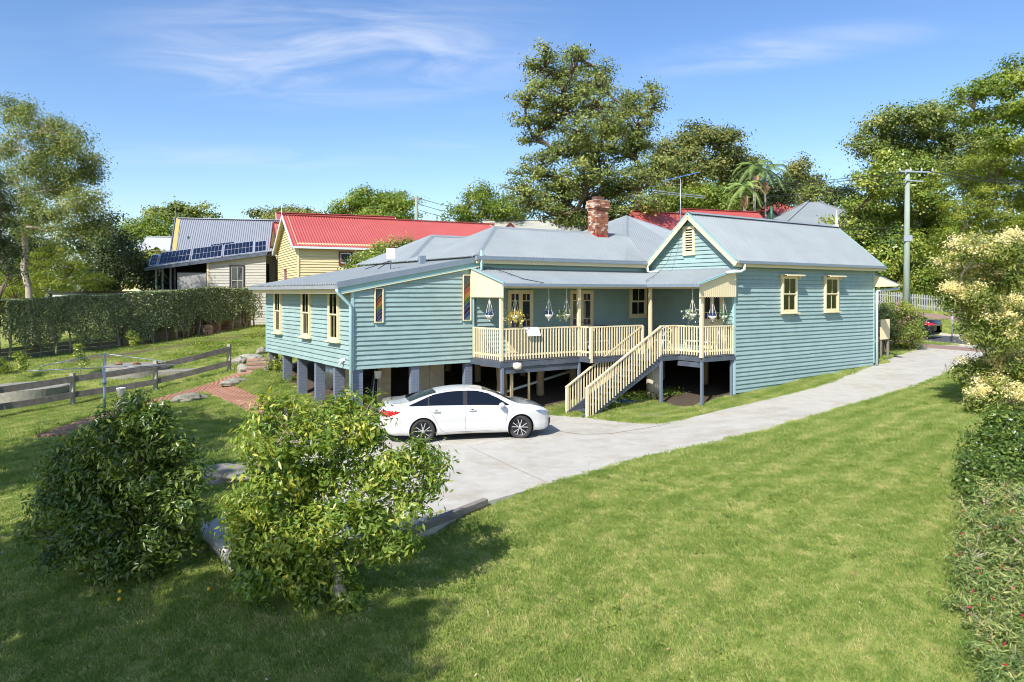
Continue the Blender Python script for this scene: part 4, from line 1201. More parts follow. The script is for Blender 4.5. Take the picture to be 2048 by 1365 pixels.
def make_car(root, paint, rim_turn=0.0, nx=380, nz=120):
    xs = np.linspace(-2.42, 2.43, nx)
    secs = [dens_sec(section(x), nz) for x in xs]
    # rounded nose and tail caps
    front = [( .03, .93), (.045, .72), (.05, .35)]
    verts, rows = [], []
    def addrow(x, sec, sc_=1.0, ctr=None):
        r = []
        for (y, z) in sec:
            if ctr is not None: y, z = y * sc_, ctr + (z - ctr) * sc_
            r.append(len(verts)); verts.append((x, y, z))
        rows.append(r)
    for dx, s_ in reversed(front): addrow(xs[0] - dx, secs[0], s_, .62)
    for x, s_ in zip(xs, secs): addrow(x, s_)
    for dx, s_ in front: addrow(xs[-1] + dx, secs[-1], s_, .48)
    V = np.array(verts)
    groups = {k: [] for k in ('body', 'side_window', 'windscreen', 'rear_window', 'headlight', 'taillight', 'grille')}
    side_poly = [(-1.72, 1.035), (-1.30, 1.19), (-1.02, 1.29), (-.70, 1.352), (-.2, 1.385), (.25, 1.37), (.55, 1.30), (.85, 1.16), (1.14, .985), (1.16, .962), (.3, .985), (-.6, 1.005), (-1.5, 1.022)]
    head = [(1.90, .80), (2.10, .80), (2.43, .70), (2.45, .60), (2.30, .605), (2.12, .66)]
    tail = [(-2.46, .93), (-2.30, .93), (-1.93, .885), (-1.93, .865), (-2.1, .80), (-2.25, .765), (-2.46, .78)]
    for i in range(len(rows) - 1):
        for j in range(nz - 1):
            f = (rows[i][j], rows[i + 1][j], rows[i + 1][j + 1], rows[i][j + 1])
            c = V[list(f)].mean(0); x, y, z = c
            jj = j / (nz - 1) * 17
            if min((x - RXL) ** 2, (x - FXL) ** 2) + (z - WRAD) ** 2 < .385 ** 2 and y > .45 and jj < 9.5: continue
            if jj < 1.2: 
                continue
            g = 'body'
            if 8.3 < jj < 12.2 and pip(x, z, side_poly): g = 'side_window'
            elif jj > 12.15 + (.25 if x > 0 else .2):
                ya = abs(y)
                if .46 + ya * -.06 < x < 1.33 - .24 * ya ** 2 - .02: g = 'windscreen'
                elif -1.70 + .12 * ya ** 2 < x < -.92 + .10 * ya ** 2: g = 'rear_window'
            if g == 'body':
                if 4 < jj < 10 and pip(x, z, head) and y > .35: g = 'headlight'
                elif 4 < jj < 10 and pip(x, z, tail) and y > .35: g = 'taillight'
                elif x > 2.34 and .26 < z < .52 and abs(y) < .62: g = 'grille'
            groups[g].append(f)
    mats = {'body': paint, 'side_window': M_TINT, 'windscreen': M_TINT, 'rear_window': M_TINT, 'headlight': M_CLEAR, 'taillight': M_RED, 'grille': M_BLACK}
    def part(name, fs, m, sgns=(1,)):
        used = sorted({i for f in fs for i in f}); mp_ = {i: k for k, i in enumerate(used)}
        vs, ff = [], []
        for sg in sgns:
            k = len(vs)
            vs += [(V[i][0], V[i][1] * sg, V[i][2]) for i in used]
            ff += [tuple(mp_[i] + k for i in (f if sg == 1 else f[::-1])) for f in fs]
        me = bpy.data.meshes.new(name); me.from_pydata(vs, [], ff)
        bm = bmesh.new(); bm.from_mesh(me)
        bmesh.ops.remove_doubles(bm, verts=bm.verts, dist=.0005)
        bmesh.ops.recalc_face_normals(bm, faces=bm.faces)
        bm.to_mesh(me); bm.free()
        me.polygons.foreach_set('use_smooth', [True] * len(me.polygons)); me.materials.append(m); me.update()
        return link(name, me, root)
    part('body', groups['body'], paint, (1, -1))
    part('windscreen', groups['windscreen'], M_TINT, (1, -1)); part('rear_window', groups['rear_window'], M_TINT, (1, -1))
    part('grille', groups['grille'], M_BLACK, (1, -1))
    for sg in (1, -1):
        # split side glass into rear quarter, rear door, front door by pillars
        fs = groups['side_window']; pill = [(-1.17, -1.125), (-.18, -.06)]
        gl = [[], [], [], []]
        for f in fs:
            x = V[list(f)].mean(0)[0] - .10 * (V[list(f)].mean(0)[2] - 1.0)
            if x < pill[0][0]: gl[0].append(f)
            elif x < pill[0][1]: gl[3].append(f)
            elif x < pill[1][0]: gl[1].append(f)
            elif x < pill[1][1]: gl[3].append(f)
            else: gl[2].append(f)
        for g in gl[:3]: part('side_window', g, M_TINT, (sg,))
        part('pillar_trim', gl[3], M_BLACK, (sg,))
        part('headlight', groups['headlight'], M_CLEAR, (sg,)); part('taillight', groups['taillight'], M_RED, (sg,))
    # surface helper for side lines
    def surf(x, z):
        s_ = dens_sec(section(x), nz)
        best = min(((abs(q[1] - z), q[0]) for q in s_[8:84] if q[0] > .3), key=lambda t: t[0])
        return best[1]
    for sg in (1, -1):
        for line in ([(-.11, 1.0), (-.10, .8), (-.13, .55), (-.12, .30)], [(-1.12, 1.0), (-1.10, .85), (-1.0, .72), (-.90, .52), (-.80, .34), (-.70, .285)],
                     [(1.07, .93), (1.09, .8), (1.03, .5), (1.04, .32)], [(-.70, .285), (.2, .285), (1.04, .29)]):
            pts = []
            for a, b in zip(line[:-1], line[1:]):
                for k in range(6):
                    x = a[0] + (b[0] - a[0]) * k / 6; z = a[1] + (b[1] - a[1]) * k / 6
                    pts.append((x, sg * (surf(x, z) + .0005), z))
            MB().tube(pts, .0035, 4).build('panel_gap', M_SEAM, root)
        for hx in (-.93, .08):
            yy = surf(hx, .86)
            MB().tube([(hx - .10, sg * (yy + .0), .865), (hx - .085, sg * (yy + .035), .868), (hx + .085, sg * (yy + .035), .868), (hx + .10, sg * yy, .865)], [.012, .015, .015, .012], 6).build('door_handle', paint, root, True)
            MB().lathe([(0, -.006), (.045, -.006), (.045, .0), (0, .003)], 12, Matrix.Translation((hx, sg * (yy - .002), .865)) @ Matrix.Rotation(R(90), 4, 'X')).build('handle_recess', M_SEAM, root)
        # wing mirror
        M = Matrix.Translation((.90, sg * .985, 1.0)) @ Matrix.Diagonal((.085, .12, .075, 1))
        prof = [(math.sin(math.pi * k / 8), -math.cos(math.pi * k / 8)) for k in range(9)]
        mr = MB().lathe(prof, 14, M).build('wing_mirror', paint, root, True)
        MB().beam((.93, sg * .87, .965), (.91, sg * .95, .985), .05, .03).build('mirror_arm', M_BLACK, mr)
        # arch lips
        for ax in (RXL, FXL):
            pts = []
            for k in range(25):
                t = R(-20 + 220 * k / 24); x = ax + .39 * math.cos(t); z = WRAD + .39 * math.sin(t)
                if z < .2: continue
                pts.append((x, sg * (surf(x, max(z, .24)) - .004), z))
            MB().tube(pts, .013, 6).build('arch_lip', paint, root, True)
            # arch liner
            MB().lathe([(.376, 0), (.376, .30), (.05, .30)], 28, Matrix.Translation((ax, sg * .80, WRAD)) @ Matrix.Rotation(R(90 * sg), 4, 'X')).build('arch_liner', M_BLACK, root)
    # underbody
    MB().box(-2.25, 2.2, -.66, .66, .2, .32).build('underbody', M_BLACK, root)
    # shut lines of boot and bonnet
    def top(x, y):
        s_ = dens_sec(section(x), nz); q = min(s_[56:], key=lambda q_: abs(q_[0] - abs(y))); return q[1] + .001
    for pts in ([(1.18, .70), (1.5, .72), (1.9, .70), (2.15, .62), (2.30, .45)], [(-1.78, .68), (-2.0, .68), (-2.28, .66)]):
        for sg in (1, -1):
            P = []
            for a, b in zip(pts[:-1], pts[1:]):
                for k in range(5):
                    x = a[0] + (b[0] - a[0]) * k / 5; y = a[1] + (b[1] - a[1]) * k / 5
                    P.append((x, sg * y, top(x, y)))
            MB().tube(P, .0035, 4).build('panel_gap', M_SEAM, root)
    # wheels
    def wheel(x, sg, turn):
        w = empty('wheel', (x, sg * .80, WRAD), turn); w.parent = root
        A = Matrix.Rotation(R(90 * sg), 4, 'X')
        # lathe z axis -> outwards (y*sg): local z=0 plane outside face at +.105
        MB().lathe([(.235, -.105), (.30, -.108), (.325, -.095), (.335, -.06), (.335, .06), (.325, .095), (.30, .108), (.237, .100), (.235, .06), (.235, -.105)], 40,
                   Matrix.Rotation(R(-90 * sg), 4, 'X')).build('tyre', M_TYRE, w, True)
        B = Matrix.Rotation(R(-90 * sg), 4, 'X')
        rimo = MB().lathe([(.236, .098), (.240, .088), (.225, .075), (.218, .02), (.215, -.08)], 40, B).build('rim', M_RIM, w, True)
        MB().lathe([(.0, .02), (.215, .015), (.215, .0), (0, .0)], 24, B).build('brake_disc', M_BLACK, w)
        for k in range(5):
            for e in (-1, 1):
                a0 = 2 * math.pi * k / 5 + math.pi / 2 + e * .06; a1 = 2 * math.pi * k / 5 + math.pi / 2 + e * .26
                p0 = B @ Vector((.05 * math.cos(a0), .05 * math.sin(a0), .078)); p1 = B @ Vector((.232 * math.cos(a1), .232 * math.sin(a1), .082))
                MB().beam(p0, p1, .022, .03, B.to_3x3() @ Vector((0, 0, 1))).build('spoke', M_RIM, w)
        MB().lathe([(0, .095), (.035, .092), (.055, .075), (.055, .04)], 16, B).build('hub_cap', M_RIM, w, True)
        return w
    for sg in (1, -1):
        wheel(RXL, sg, 0); wheel(FXL, sg, rim_turn)
    return root
# white sedan: rear wheel and front wheel where they stand on the pad
_r = Wz(846, 886, -.01); _f = Wz(1048, 878, -.03)
_dir = (_f - _r).normalized(); ang = math.atan2(_dir.y, _dir.x)
# outer face of the near wheels is .91 m to the right of the car's axis
mid = _r + _dir * 1.30
side_ = Vector((-_dir.y, _dir.x, 0))
base = mid + side_ * .86
white_car = empty('parked_car', (base.x, base.y, -.03), ang, 'white four-door sedan with tinted windows parked on the concrete pad below the stairs', 'car')
make_car(white_car, M_CARW, R(-20))
ratio = (_f - _r).length / 2.775
print('CAR heading', math.degrees(ang), 'wheelbase ratio', ratio)
p = W(1835, 655, 44.5)
zs = G(p.x, p.y) - .08
dark_car = empty('parked_car', (p.x - 1.0, p.y + .6, zs), math.atan2(-SB.y, -SB.x), 'black sedan parked on the street beyond the flowering shrub, only its tail showing', 'car')
make_car(dark_car, M_CARB, 0, 150, 60)
# ------------------------------------------------------------------ yard things
def rock(loc, sx, sy, sz, name, label, cat='rock', group=None, m=M_ROCK, seed=0, rz=0):
    rr = random.Random(seed)
    bm = bmesh.new(); bmesh.ops.create_icosphere(bm, subdivisions=4, radius=1)
    from mathutils import noise
    off = Vector((rr.random() * 50, rr.random() * 50, 0))
    for v in bm.verts:
        n = noise.noise(v.co * 1.2 + off) * .35 + noise.noise(v.co * 3.1 + off) * .16 + noise.noise(v.co * 8 + off) * .05
        v.co *= 1 + n
        v.co.z = max(v.co.z, -.5)
        v.co.x *= sx; v.co.y *= sy; v.co.z *= sz
    me = bpy.data.meshes.new(name); bm.to_mesh(me); bm.free(); me.materials.append(m)
    me.polygons.foreach_set('use_smooth', [True] * len(me.polygons))
    o = link(name, me, None, loc, (0, 0, rz)); return tag(o, label, cat, group)
# two-rail fence
FP = [ground_at(-175, 872), ground_at(-10, 838), ground_at(145, 811), ground_at(311, 783), ground_at(458, 744)]
fence = empty('rail_fence', FP[2], 0, 'weathered grey two-rail timber fence running up the back lawn', 'fence')
for i, p in enumerate(FP):
    q = p - FP[2]
    MB().box(q.x - .075, q.x + .075, q.y - .075, q.y + .075, q.z - .2, q.z + 1.22 + .03 * (i % 2)).build('fence_post', M_POST, fence, bevel=.01)
for i in range(len(FP) - 1):
    a, b = FP[i] - FP[2], FP[i + 1] - FP[2]
    off = Vector((0, -.10, 0))
    for h in (.98, .38):
        m1 = (a + b) / 2 + Vector((0, 0, h + random.uniform(-.015, .015))) + off
        MB().beam(a + off + Vector((-.08, 0, h)), m1 , .05, .23).build('fence_rail', M_RAIL, fence)
        MB().beam(m1, b + off + Vector((.06, 0, h + .02)), .05, .23).build('fence_rail', M_RAIL, fence)
# rotary clothes hoist
hb = Vector((W(209, 700, 23.5).x, 23.5, 0)); hb.z = G(hb.x, hb.y)
hoist = empty('clothes_hoist', hb, R(8), 'galvanised rotary clothes hoist on a single pole, without washing', 'clothes hoist')
top = W(208, 708, 23.5).z - hb.z
MB().tube([(0, 0, -.1), (0, 0, top)], .027, 10).build('pole', M_GALV, hoist, True)
MB().tube([(0, 0, .35), (0, 0, top - .9)], .038, 10).build('sleeve', M_GALV, hoist, True)
MB().lathe([(.03, top - 1.0), (.06, top - .98), (.075, top - .92), (.06, top - .86), (.05, top - .8), (.03, top - .78)], 12).build('winder', M_GALV, hoist, True)
for k in range(4):
    a = R(20 + 90 * k); c, s = math.cos(a), math.sin(a)
    MB().tube([(0, 0, top), (c * 1.75, s * 1.75, top - .32), (c * 1.78, s * 1.78, top - .46)], .016, 6).build('upper_arm', M_GALV, hoist, True)
    MB().tube([(0, 0, top - .45), (c * 2.15, s * 2.15, top - .45)], .016, 6).build('arm', M_GALV, hoist, True)
    MB().tube([(c * .1, s * .1, top - .05), (c * .35, s * .35, top - .44)], .004, 4).build('stay_wire', M_GALV, hoist)
    a2 = R(20 + 90 * (k + 1))
    for r_ in (.8, 1.2, 1.6, 2.0):
        MB().tube([(c * r_, s * r_, top - .45), ((c + math.cos(a2)) / 2 * r_, (s + math.sin(a2)) / 2 * r_, top - .475), (math.cos(a2) * r_, math.sin(a2) * r_, top - .45)], .0025, 3).build('line_wire', M_GALV, hoist)
# round concrete tank pads
def pad(c, r, h, label):
    o = MB().lathe([(0, h), (r - .06, h), (r, h - .03), (r, -.5)], 48).build('tank_base', M_CONCD, None, False, c)
    return tag(o, label, 'tank base', 'round tank bases on the back lawn')
c1 = ground_at(60, 794); pad(c1 + Vector((-.3, .2, 0)), 1.5, .42, 'round concrete tank base at the left edge, seen under the top fence rail')
c2 = ground_at(268, 748); pd2 = pad(c2 + Vector((0, .3, 0)), 1.38, .38, 'round concrete tank base behind the clothes hoist with leaves lying on it')
c3 = ground_at(355, 745)
sl3 = MB().box(-.9, .9, -.5, .5, -.1, .12).build('stone_slab', M_CONCD, None, False, c3, (0, 0, R(25)), bevel=.02); tag(sl3, 'flat grey slab beside the second round tank base', 'slab')
for k, (px, py) in enumerate(((237, 752), (273, 751))):
    p = W(px, py, c2.y + .2); p.z = c2.z + .38
    rock(p + Vector((0, 0, .05)), .16, .1, .08, 'leaf_pile', 'small brown leaf heap on the round tank base, %s one' % ('left' if k == 0 else 'right'), 'leaf pile', None, mat('dead_leaf', (.22, .11, .05), .9, .4, 20), k)
# rocks
for k, (px, py, w, h, lab) in enumerate(((378, 797, .62, .28, 'flat lichen-covered rock beside the brick path fork'), (468, 763, .55, .22, 'low lichen-covered rock on the house side of the brick path'),
        (262, 815, .55, .50, 'large rounded boulder with a white bucket on it'), (487, 738, .45, .30, 'rock behind the last fence post, lowest of the garden edge rocks'),
        (478, 722, .42, .3, 'rock behind the last fence post, leftmost of the upper edge rocks'), (503, 716, .5, .3, 'long pale rock in the middle of the garden edge'),
        (522, 722, .4, .26, 'rounded rock beside the brick steps'), (524, 703, .32, .32, 'upright pale rock nearest the house corner, above the steps'),
        (534, 738, .16, .26, 'small standing stone at the foot of the brick steps'))):
    g = ground_at(px, py + 6); rock(g + Vector((0, 0, h * .32)), w, w * .6, h * .75, 'garden_rock', lab, 'rock', None, M_ROCK, 20 + k, R(20 + k * 30))
bkt = W(242, 790, ground_at(262, 821).y); gb = ground_at(262, 821)
bk = MB().lathe([(0, 0), (.11, 0), (.145, .26), (.155, .27), (.15, .30), (.135, .295), (.10, .02), (0, .02)], 18).build('bucket', M_WHITE, None, True, (bkt.x, gb.y, gb.z + .50)); tag(bk, 'white plastic bucket standing on the boulder behind the citrus bush', 'bucket')
# old stone slab between the citrus trees
g = ground_at(455, 965)
ss = rock(g + Vector((0, .35, .07)), .95, .62, .26, 'stone_slab', 'large flat weathered slab lying between the two citrus trees', 'slab', None, M_CONCD, 55, R(10))
# timber edge at the pad
ea, eb = Vector((-1.8, 12.62, -.03)), Vector((-.52, 14.35, -.0))
te = MB().beam(ea, eb, .14, .13).build('timber_edge', M_TIMBER, None, bevel=.015); tag(te, 'old weathered sleeper along the lawn edge of the concrete pad', 'sleeper')
# round nosed kerb at the left end of the slab
ke = MB().tube([(-5.55, 13.05, -.10), (-4.1, 11.17, -.12)], .12, 12).build('kerb_roll', M_CONC, None, True); tag(ke, 'rounded concrete lip along the low left end of the pad', 'kerb')

# brick path: pavers laid in rows along the two arms
path = empty('brick_path', (0, 0, 0)); tag(path, kind='structure')
M_PAV = [mat('paver_red', (.40, .21, .14), .85, .2, 20, .4, 50), mat('paver_orange', (.48, .27, .18), .85, .2, 20, .4, 50), mat('paver_brown', (.32, .18, .13), .85, .2, 20, .4, 50)]
pbed = []
def path_arm(pix, w):
    P = chaikin([ground_at(*p) for p in pix], 2)
    L, Rr = [], []
    for i, p in enumerate(P):
        d = (P[min(i + 1, len(P) - 1)] - P[max(i - 1, 0)]); d.z = 0; d.normalize(); n = Vector((-d.y, d.x, 0))
        L.append(p + n * w / 2); Rr.append(p - n * w / 2)
    for q in L + Rr: q.z = G(q.x, q.y) + .012
    ribbon('path_bed', M_MORTAR, L, Rr, .1, 3, 0, 2, path)
    # bricks
    out = []; s = 0
    for i in range(len(P) - 1):
        a, b = P[i], P[i + 1]; seg = (b - a).length; d = (b - a).normalized(); n = Vector((-d.y, d.x, 0)).normalized()
        while s < seg:
            c = a + d * s; row = int(len(out))
            k = int(round(w / .115))
            for j in range(k):
                off = (j - (k - 1) / 2) * .115
                sh = .115 if j % 2 else 0
                out.append((c + n * off + d * sh, math.atan2(d.y, d.x)))
            s += .235
        s -= seg
    return out
br1 = path_arm([(105, 872), (200, 838), (300, 806), (400, 780), (450, 765), (515, 738)], 1.0)
br2 = path_arm([(430, 776), (480, 795), (530, 822), (575, 850), (640, 880)], 1.05)
allb = br1 + br2
allb.sort(key=lambda t: t[0].y)
vis = [b for b in allb if not (60 < 1024 + b[0].x / b[0].y * F_PX < 300 and b[0].y < 27)]
hid = [b for b in allb if b not in vis]
_pm = [MB().box(-.112, .112, -.053, .053, -.02, .034).mesh('brick', m) for m in M_PAV]
for p, a in vis[:298]:
    link('brick', random.choice(_pm), path, (p.x, p.y, G(p.x, p.y) + random.uniform(-.004, .004) + .004), (random.uniform(-.02, .02), random.uniform(-.02, .02), a + random.uniform(-.02, .02)))
mb = MB()
for p, a in vis[298:] + hid:
    mb.box(-.112, .112, -.053, .053, -.02, .034, Matrix.Translation((p.x, p.y, G(p.x, p.y))) @ Matrix.Rotation(a, 4, 'Z'))
tag(mb.build('bricks', M_PAV[0], path), kind='stuff')
# brick steps at the corner of the house
g = ground_at(518, 742); stp = empty('brick_steps', g, R(20), 'small red brick steps beside the far left stump of the house', 'steps')
for r_ in range(3):
    for j in range(5):
        for k in range(2):
            link('brick', random.choice(_pm), stp, (.12 + j * .24 - .5, .1 + k * .115 + r_ * .3, .08 + r_ * .16), (0, 0, random.uniform(-.03, .03)), (1, 1, 1.6))
    MB().box(-.5, .7, .03 + r_ * .3, .6 + r_ * .3, -.2, .03 + r_ * .16).build('step_core', M_MORTAR, stp)
# stacks of bricks by the paling fence and under the house
def stack(loc, nx_, ny_, nz_, label, rz=0, rough=.02, group=None):
    s = empty('brick_stack', loc, rz, label, 'bricks', group)
    mb = MB()
    for z in range(nz_):
        for x in range(nx_):
            for y in range(ny_):
                if z == nz_ - 1 and random.random() < .4: continue
                link('brick', random.choice(_pm), s, (x * .24 + random.uniform(-rough, rough), y * .12 + random.uniform(-rough, rough), .03 + z * .082), (0, 0, random.uniform(-.08, .08)), (1, 1, 1.4))
    return s
stack(ground_at(412, 672), 2, 2, 8, 'stack of orange bricks by the paling fence, left of the pair', 0)
stack(ground_at(428, 668), 2, 2, 10, 'stack of orange bricks by the paling fence, right of the pair', .1)
stack(ground_at(446, 662), 3, 2, 12, 'tall stack of orange bricks by the paling fence beside the post', .2)
x, y = H2W(1.1, 3.0); stack(Vector((x, y, G(x, y))), 2, 4, 10, 'stack of red bricks under the side wing between the stumps', TH + .3)
# things under the house
x, y = H2W(1.6, 5.3)
MB().v
o = MB().lathe([(0, 1.2), (.5, 1.2), (.5, 0), (0, 0)], 24).build('water_drum', M_GALV, None, True, (x, y, G(x, y) - .05)); tag(o, 'pale metal drum standing under the side wing', 'drum')
x, y = H2W(.9, 2.3); gzz = G(x, y)
o = MB().box(-.5, 1.2, -.03, .03, 0, .34).box(-.5, -.46, -.03, .4, 0, .34).build('timber_boxing', mat('timber_brown', (.24, .13, .06), .8, .2, 5), None, False, (x, y, gzz), (0, 0, TH)); tag(o, 'low brown timber boxing behind the stumps of the side wing', 'timber')
for k in range(4):
    x, y = H2W(.85 + k * .12, .75); z = G(x, y)
    xt, yt = H2W(1.25 + k * .05, 1.1)
    o = MB().tube([(x, y, z), (xt, yt, 1.6)], .022, 6).build('metal_pole', M_GALV if k % 2 else M_BLACK, None, True)
    tag(o, ['leftmost', 'second from left', 'third from left', 'rightmost'][k] + ' of the thin poles leaning under the house behind the sedan', 'pole', 'poles leaning under the house')
x, y = H2W(1.30, .9)
o = MB().lathe([(0, 0), (.10, 0), (.135, .25), (.14, .26), (.125, .26), (.09, .02), (0, .02)], 16).build('bucket', M_WHITE, None, True, (x, y, 1.22)); tag(o, 'white bucket hanging under the house beside the leaning poles', 'bucket')
# verandah things: hanging pots
M_POT = mat('pot_white', (.72, .70, .66), .5, .05); M_ROPE = mat('macrame', (.70, .67, .60), .8, .05)
pots = [((4.51, -1.1), .0, 'white hanging pot with blue flowers at the left end of the verandah', 'blue'), ((5.1, -1.78), 0, 'white hanging pot full of trailing yellow flowers before the first french door', 'yellow'),
        ((6.55, -1.78), 0, 'white hanging pot with a small blue flower between the french doors', 'blue'), ((7.35, -1.78), 0, 'white hanging pot with trailing variegated leaves near the middle verandah post', 'varie'),
        ((11.4, -4.05), .02, 'white hanging pot with trailing white-edged leaves left of the corner post', 'varie2'), ((12.0, -4.46), -.0, 'white hanging pot with blue flowers just right of the corner post', 'blue'),
        ((12.62, -4.46), .0, 'white hanging pot with trailing green leaves nearest the side wall', 'green')]
M_PF = {'blue': mat('petal_blue', (.05, .10, .45), .6, .3, 30), 'yellow': mat('petal_yellow', (.75, .62, .12), .6, .2, 30), 'varie': mat('leaf_varie', (.35, .42, .22), .6, .4, 30), 'varie2': mat('leaf_white', (.55, .60, .45), .6, .3, 30), 'green': mat('leaf_green2', (.06, .20, .06), .6, .3, 30)}
def petals(center, n, rad, size, droop=0, rr=random):
    mb = MB()
    for _ in range(n):
        p = Vector((rr.gauss(0, 1), rr.gauss(0, 1), rr.gauss(0, .7))) * rad * .6 + Vector(center); p.z -= droop * abs(rr.gauss(0, .6))
        a = Vector((rr.gauss(0, 1), rr.gauss(0, 1), rr.gauss(0, 1))).normalized(); b = a.cross(Vector((0.3, .2, 1))).normalized()
        mb.add([p - a * size, p + b * size * .7, p + a * size, p - b * size * .7], [(0, 1, 2, 3)])
    return mb
for (xy, dz, lab, kind) in pots:
    x, y = H2W(*xy); zt = BZ - .02
    h = 3.34 if xy[1] > -4.3 or xy[0] == 11.4 else 3.26
    t = empty('hanging_pot', (x, y, h), TH, lab, 'hanging pot', 'hanging pots along the verandah')
    MB().lathe([(0, -.14), (.06, -.12), (.13, -.04), (.15, .02), (.14, .02), (.05, -.1)], 14).lathe([(.0, -.20), (.02, -.19), (.028, -.17), (.02, -.14)], 8).build('bowl', M_POT, t, True)
    for k in range(4):
        a = R(45 + 90 * k); MB().tube([(.14 * math.cos(a), .14 * math.sin(a), .01), (0, 0, .62)], .008, 4).build('cord', M_ROPE, t)
    MB().tube([(0, 0, .6), (0, 0, zt - h)], .010, 5).build('hanger', M_ROPE, t)
    n, rad, sz, dr = {'blue': (60, .13, .035, 0), 'yellow': (300, .26, .042, .14), 'varie': (120, .22, .05, .12), 'varie2': (140, .24, .045, .14), 'green': (110, .2, .045, .08)}[kind]
    cx = {'yellow': 0, 'varie': -.18, 'varie2': -.1}.get(kind, 0)
    petals((cx, 0, .06), n, rad, sz, dr).build('flowers' if kind in ('blue', 'yellow') else 'foliage', M_PF[kind], t)
    if kind in ('blue', 'varie'): petals((0, 0, .03), 30, .1, .03, 0).build('foliage', M_PF['green'], t)
# towel on the rail
o = MB().add([(5.46, -1.88, VZ + 1.09), (6.02, -1.88, VZ + 1.09), (6.08, -1.95, VZ + .80), (5.50, -1.95, VZ + .80), (5.46, -1.78, VZ + 1.10), (6.02, -1.78, VZ + 1.10), (5.46, -1.74, VZ + .9), (6.02, -1.74, VZ + .9)],
            [(0, 1, 2, 3), (0, 4, 5, 1), (4, 6, 7, 5)]).build('towel', M_WHITE)
o.modifiers.new('thick', 'SOLIDIFY').thickness = .012
o.location = (AX, AD, 0); o.rotation_euler = (0, 0, TH); tag(o, 'pale cloth folded over the verandah rail before the first french door', 'towel')
# white cast iron chairs and tables on the verandah
def iron_set(X, Y, w, label, rz=0, bench=True):
    x, y = H2W(X, Y); t = empty('garden_bench' if bench else 'garden_chair', (x, y, VZ), TH + rz, label, 'bench' if bench else 'chair')
    for k in range(4): MB().box(-w / 2, w / 2, -.2 + k * .11, -.12 + k * .11, .42, .44).build('seat_slat', M_WHITE, t)
    n = int(w / .16)
    back = MB().tube([(-w / 2, .26, .44), (-w / 2, .3, .85), (0, .31, .95), (w / 2, .3, .85), (w / 2, .26, .44)], .018, 6)
    for i in range(n):
        cx = -w / 2 + w * (i + .5) / n; r_ = w / n * .46
        back.tube([(cx + r_ * math.cos(q * math.pi / 6), .30, .66 + 1.2 * r_ * math.sin(q * math.pi / 6)) for q in range(13)], .010, 4)
    back.build('backrest', M_WHITE, t, True)
    for sx in (-1, 1):
        for sy in (-.2, .25): MB().tube([(sx * w / 2, sy, .43), (sx * (w / 2 - .06), sy * .8, .25), (sx * w / 2, sy * 1.2, 0)], .018, 5).build('leg', M_WHITE, t, True)
    return t
iron_set(8.6, -1.15, .5, 'white cast-iron chair behind the left end of the landing rail', .2, False)
iron_set(9.5, -.9, 1.1, 'long white cast-iron bench behind the landing rail'); iron_set(12.6, -3.4, 1.25, 'white slatted bench behind the rail at the right end of the verandah', R(-90))
x, y = H2W(11.95, -2.3); iron_set(11.95, -2.0, .5, 'white cast-iron chair against the inner gable wall', R(-90), False)
x, y = H2W(10.3, -.5)
o = MB().lathe([(0, .25), (.42, .25), (.44, .3), (.3, .42), (.0, .46)], 20).build('round_stool', mat('stool_dark', (.05, .02, .02), .6, .1), None, True, (x, y, VZ + .55)); tag(o, 'dark round barbecue lid against the verandah wall beside the window', 'barbecue')
MB().tube([(0, 0, .25), (0, 0, -.55)], .04, 6).build('stand', M_BLACK, o)
# rack with a flat panel antenna standing on the wing roof
Xp, Yp = 2.6, 2.6
x, y = H2W(Xp, Yp); an = W(785, 508, y); Zp = roofz(Xp)
an_root = empty('roof_antenna', (x, y, Zp), TH - R(33), 'white flat panel antenna on a tripod standing on the low wing roof', 'antenna')
hh = W(785, 497, y).z - Zp
MB().box(-.17, .17, -.03, .03, hh - .42, hh).build('antenna_panel', M_WHITE, an_root, bevel=.02)
MB().tube([(0, 0, 0), (0, 0, hh - .3)], .02, 6).build('mast', M_GALV, an_root)
for dx, dy in ((-.9, -.3), (-.4, -.5), (.05, -.5)): MB().tube([(0, .02, hh - .45), (dx, dy, .02)], .014, 5).build('leg', M_BLACK, an_root)
x, y = H2W(4.2, 1.8); 
rv = MB().box(-.12, .12, -.1, .1, -.05, .3).build('roof_vent', M_GUTTER, None, False, (x - .7, y + .3, roofz(4.0) - .0), (0, 0, TH)); tag(rv, 'small square metal box on the wing roof against the main roof edge', 'vent')
# stormwater / stone in grass by the steps
g = ground_at(1300, 831); o = MB().lathe([(0, .04), (.42, .04), (.45, .0), (.45, -.1)], 20).build('stepping_stone', M_CONCD, None, False, g); tag(o, 'flat round stepping stone in the grass in front of the verandah', 'stone')
g = ground_at(1247, 806)
o = MB().box(-.35, .5, -.04, .04, 0, .06).box(-.1, .12, -.1, .1, .02, .12).build('toy', mat('toy_blue', (.05, .12, .4), .5, .2), None, False, g, (0, 0, .3)); tag(o, 'small blue toy lying in the shade behind the stairs', 'toy')
# timber letter-screen by the far corner and the shrub bed
p = W(1770, 660, 34.5); gzv = G(p.x, p.y)
scn = empty('slatted_screen', (p.x, p.y, gzv), TH, 'cream slatted box screen on short posts beside the far corner of the house', 'screen')
zt, zb_ = W(1770, 639, 34.5).z - gzv, W(1770, 679, 34.5).z - gzv
for k in range(9): MB().box(-.40 + k * .09, -.34 + k * .09, -.03, 0, zb_, zt).build('slat', M_CREAM, scn)
MB().box(-.4, .42, 0, .04, zb_, zt).build('panel', M_CREAMD, scn)
for sx in (-.3, .34): MB().box(sx - .05, sx + .05, 0, .08, -.2, zb_).build('post', M_TIMBER, scn)
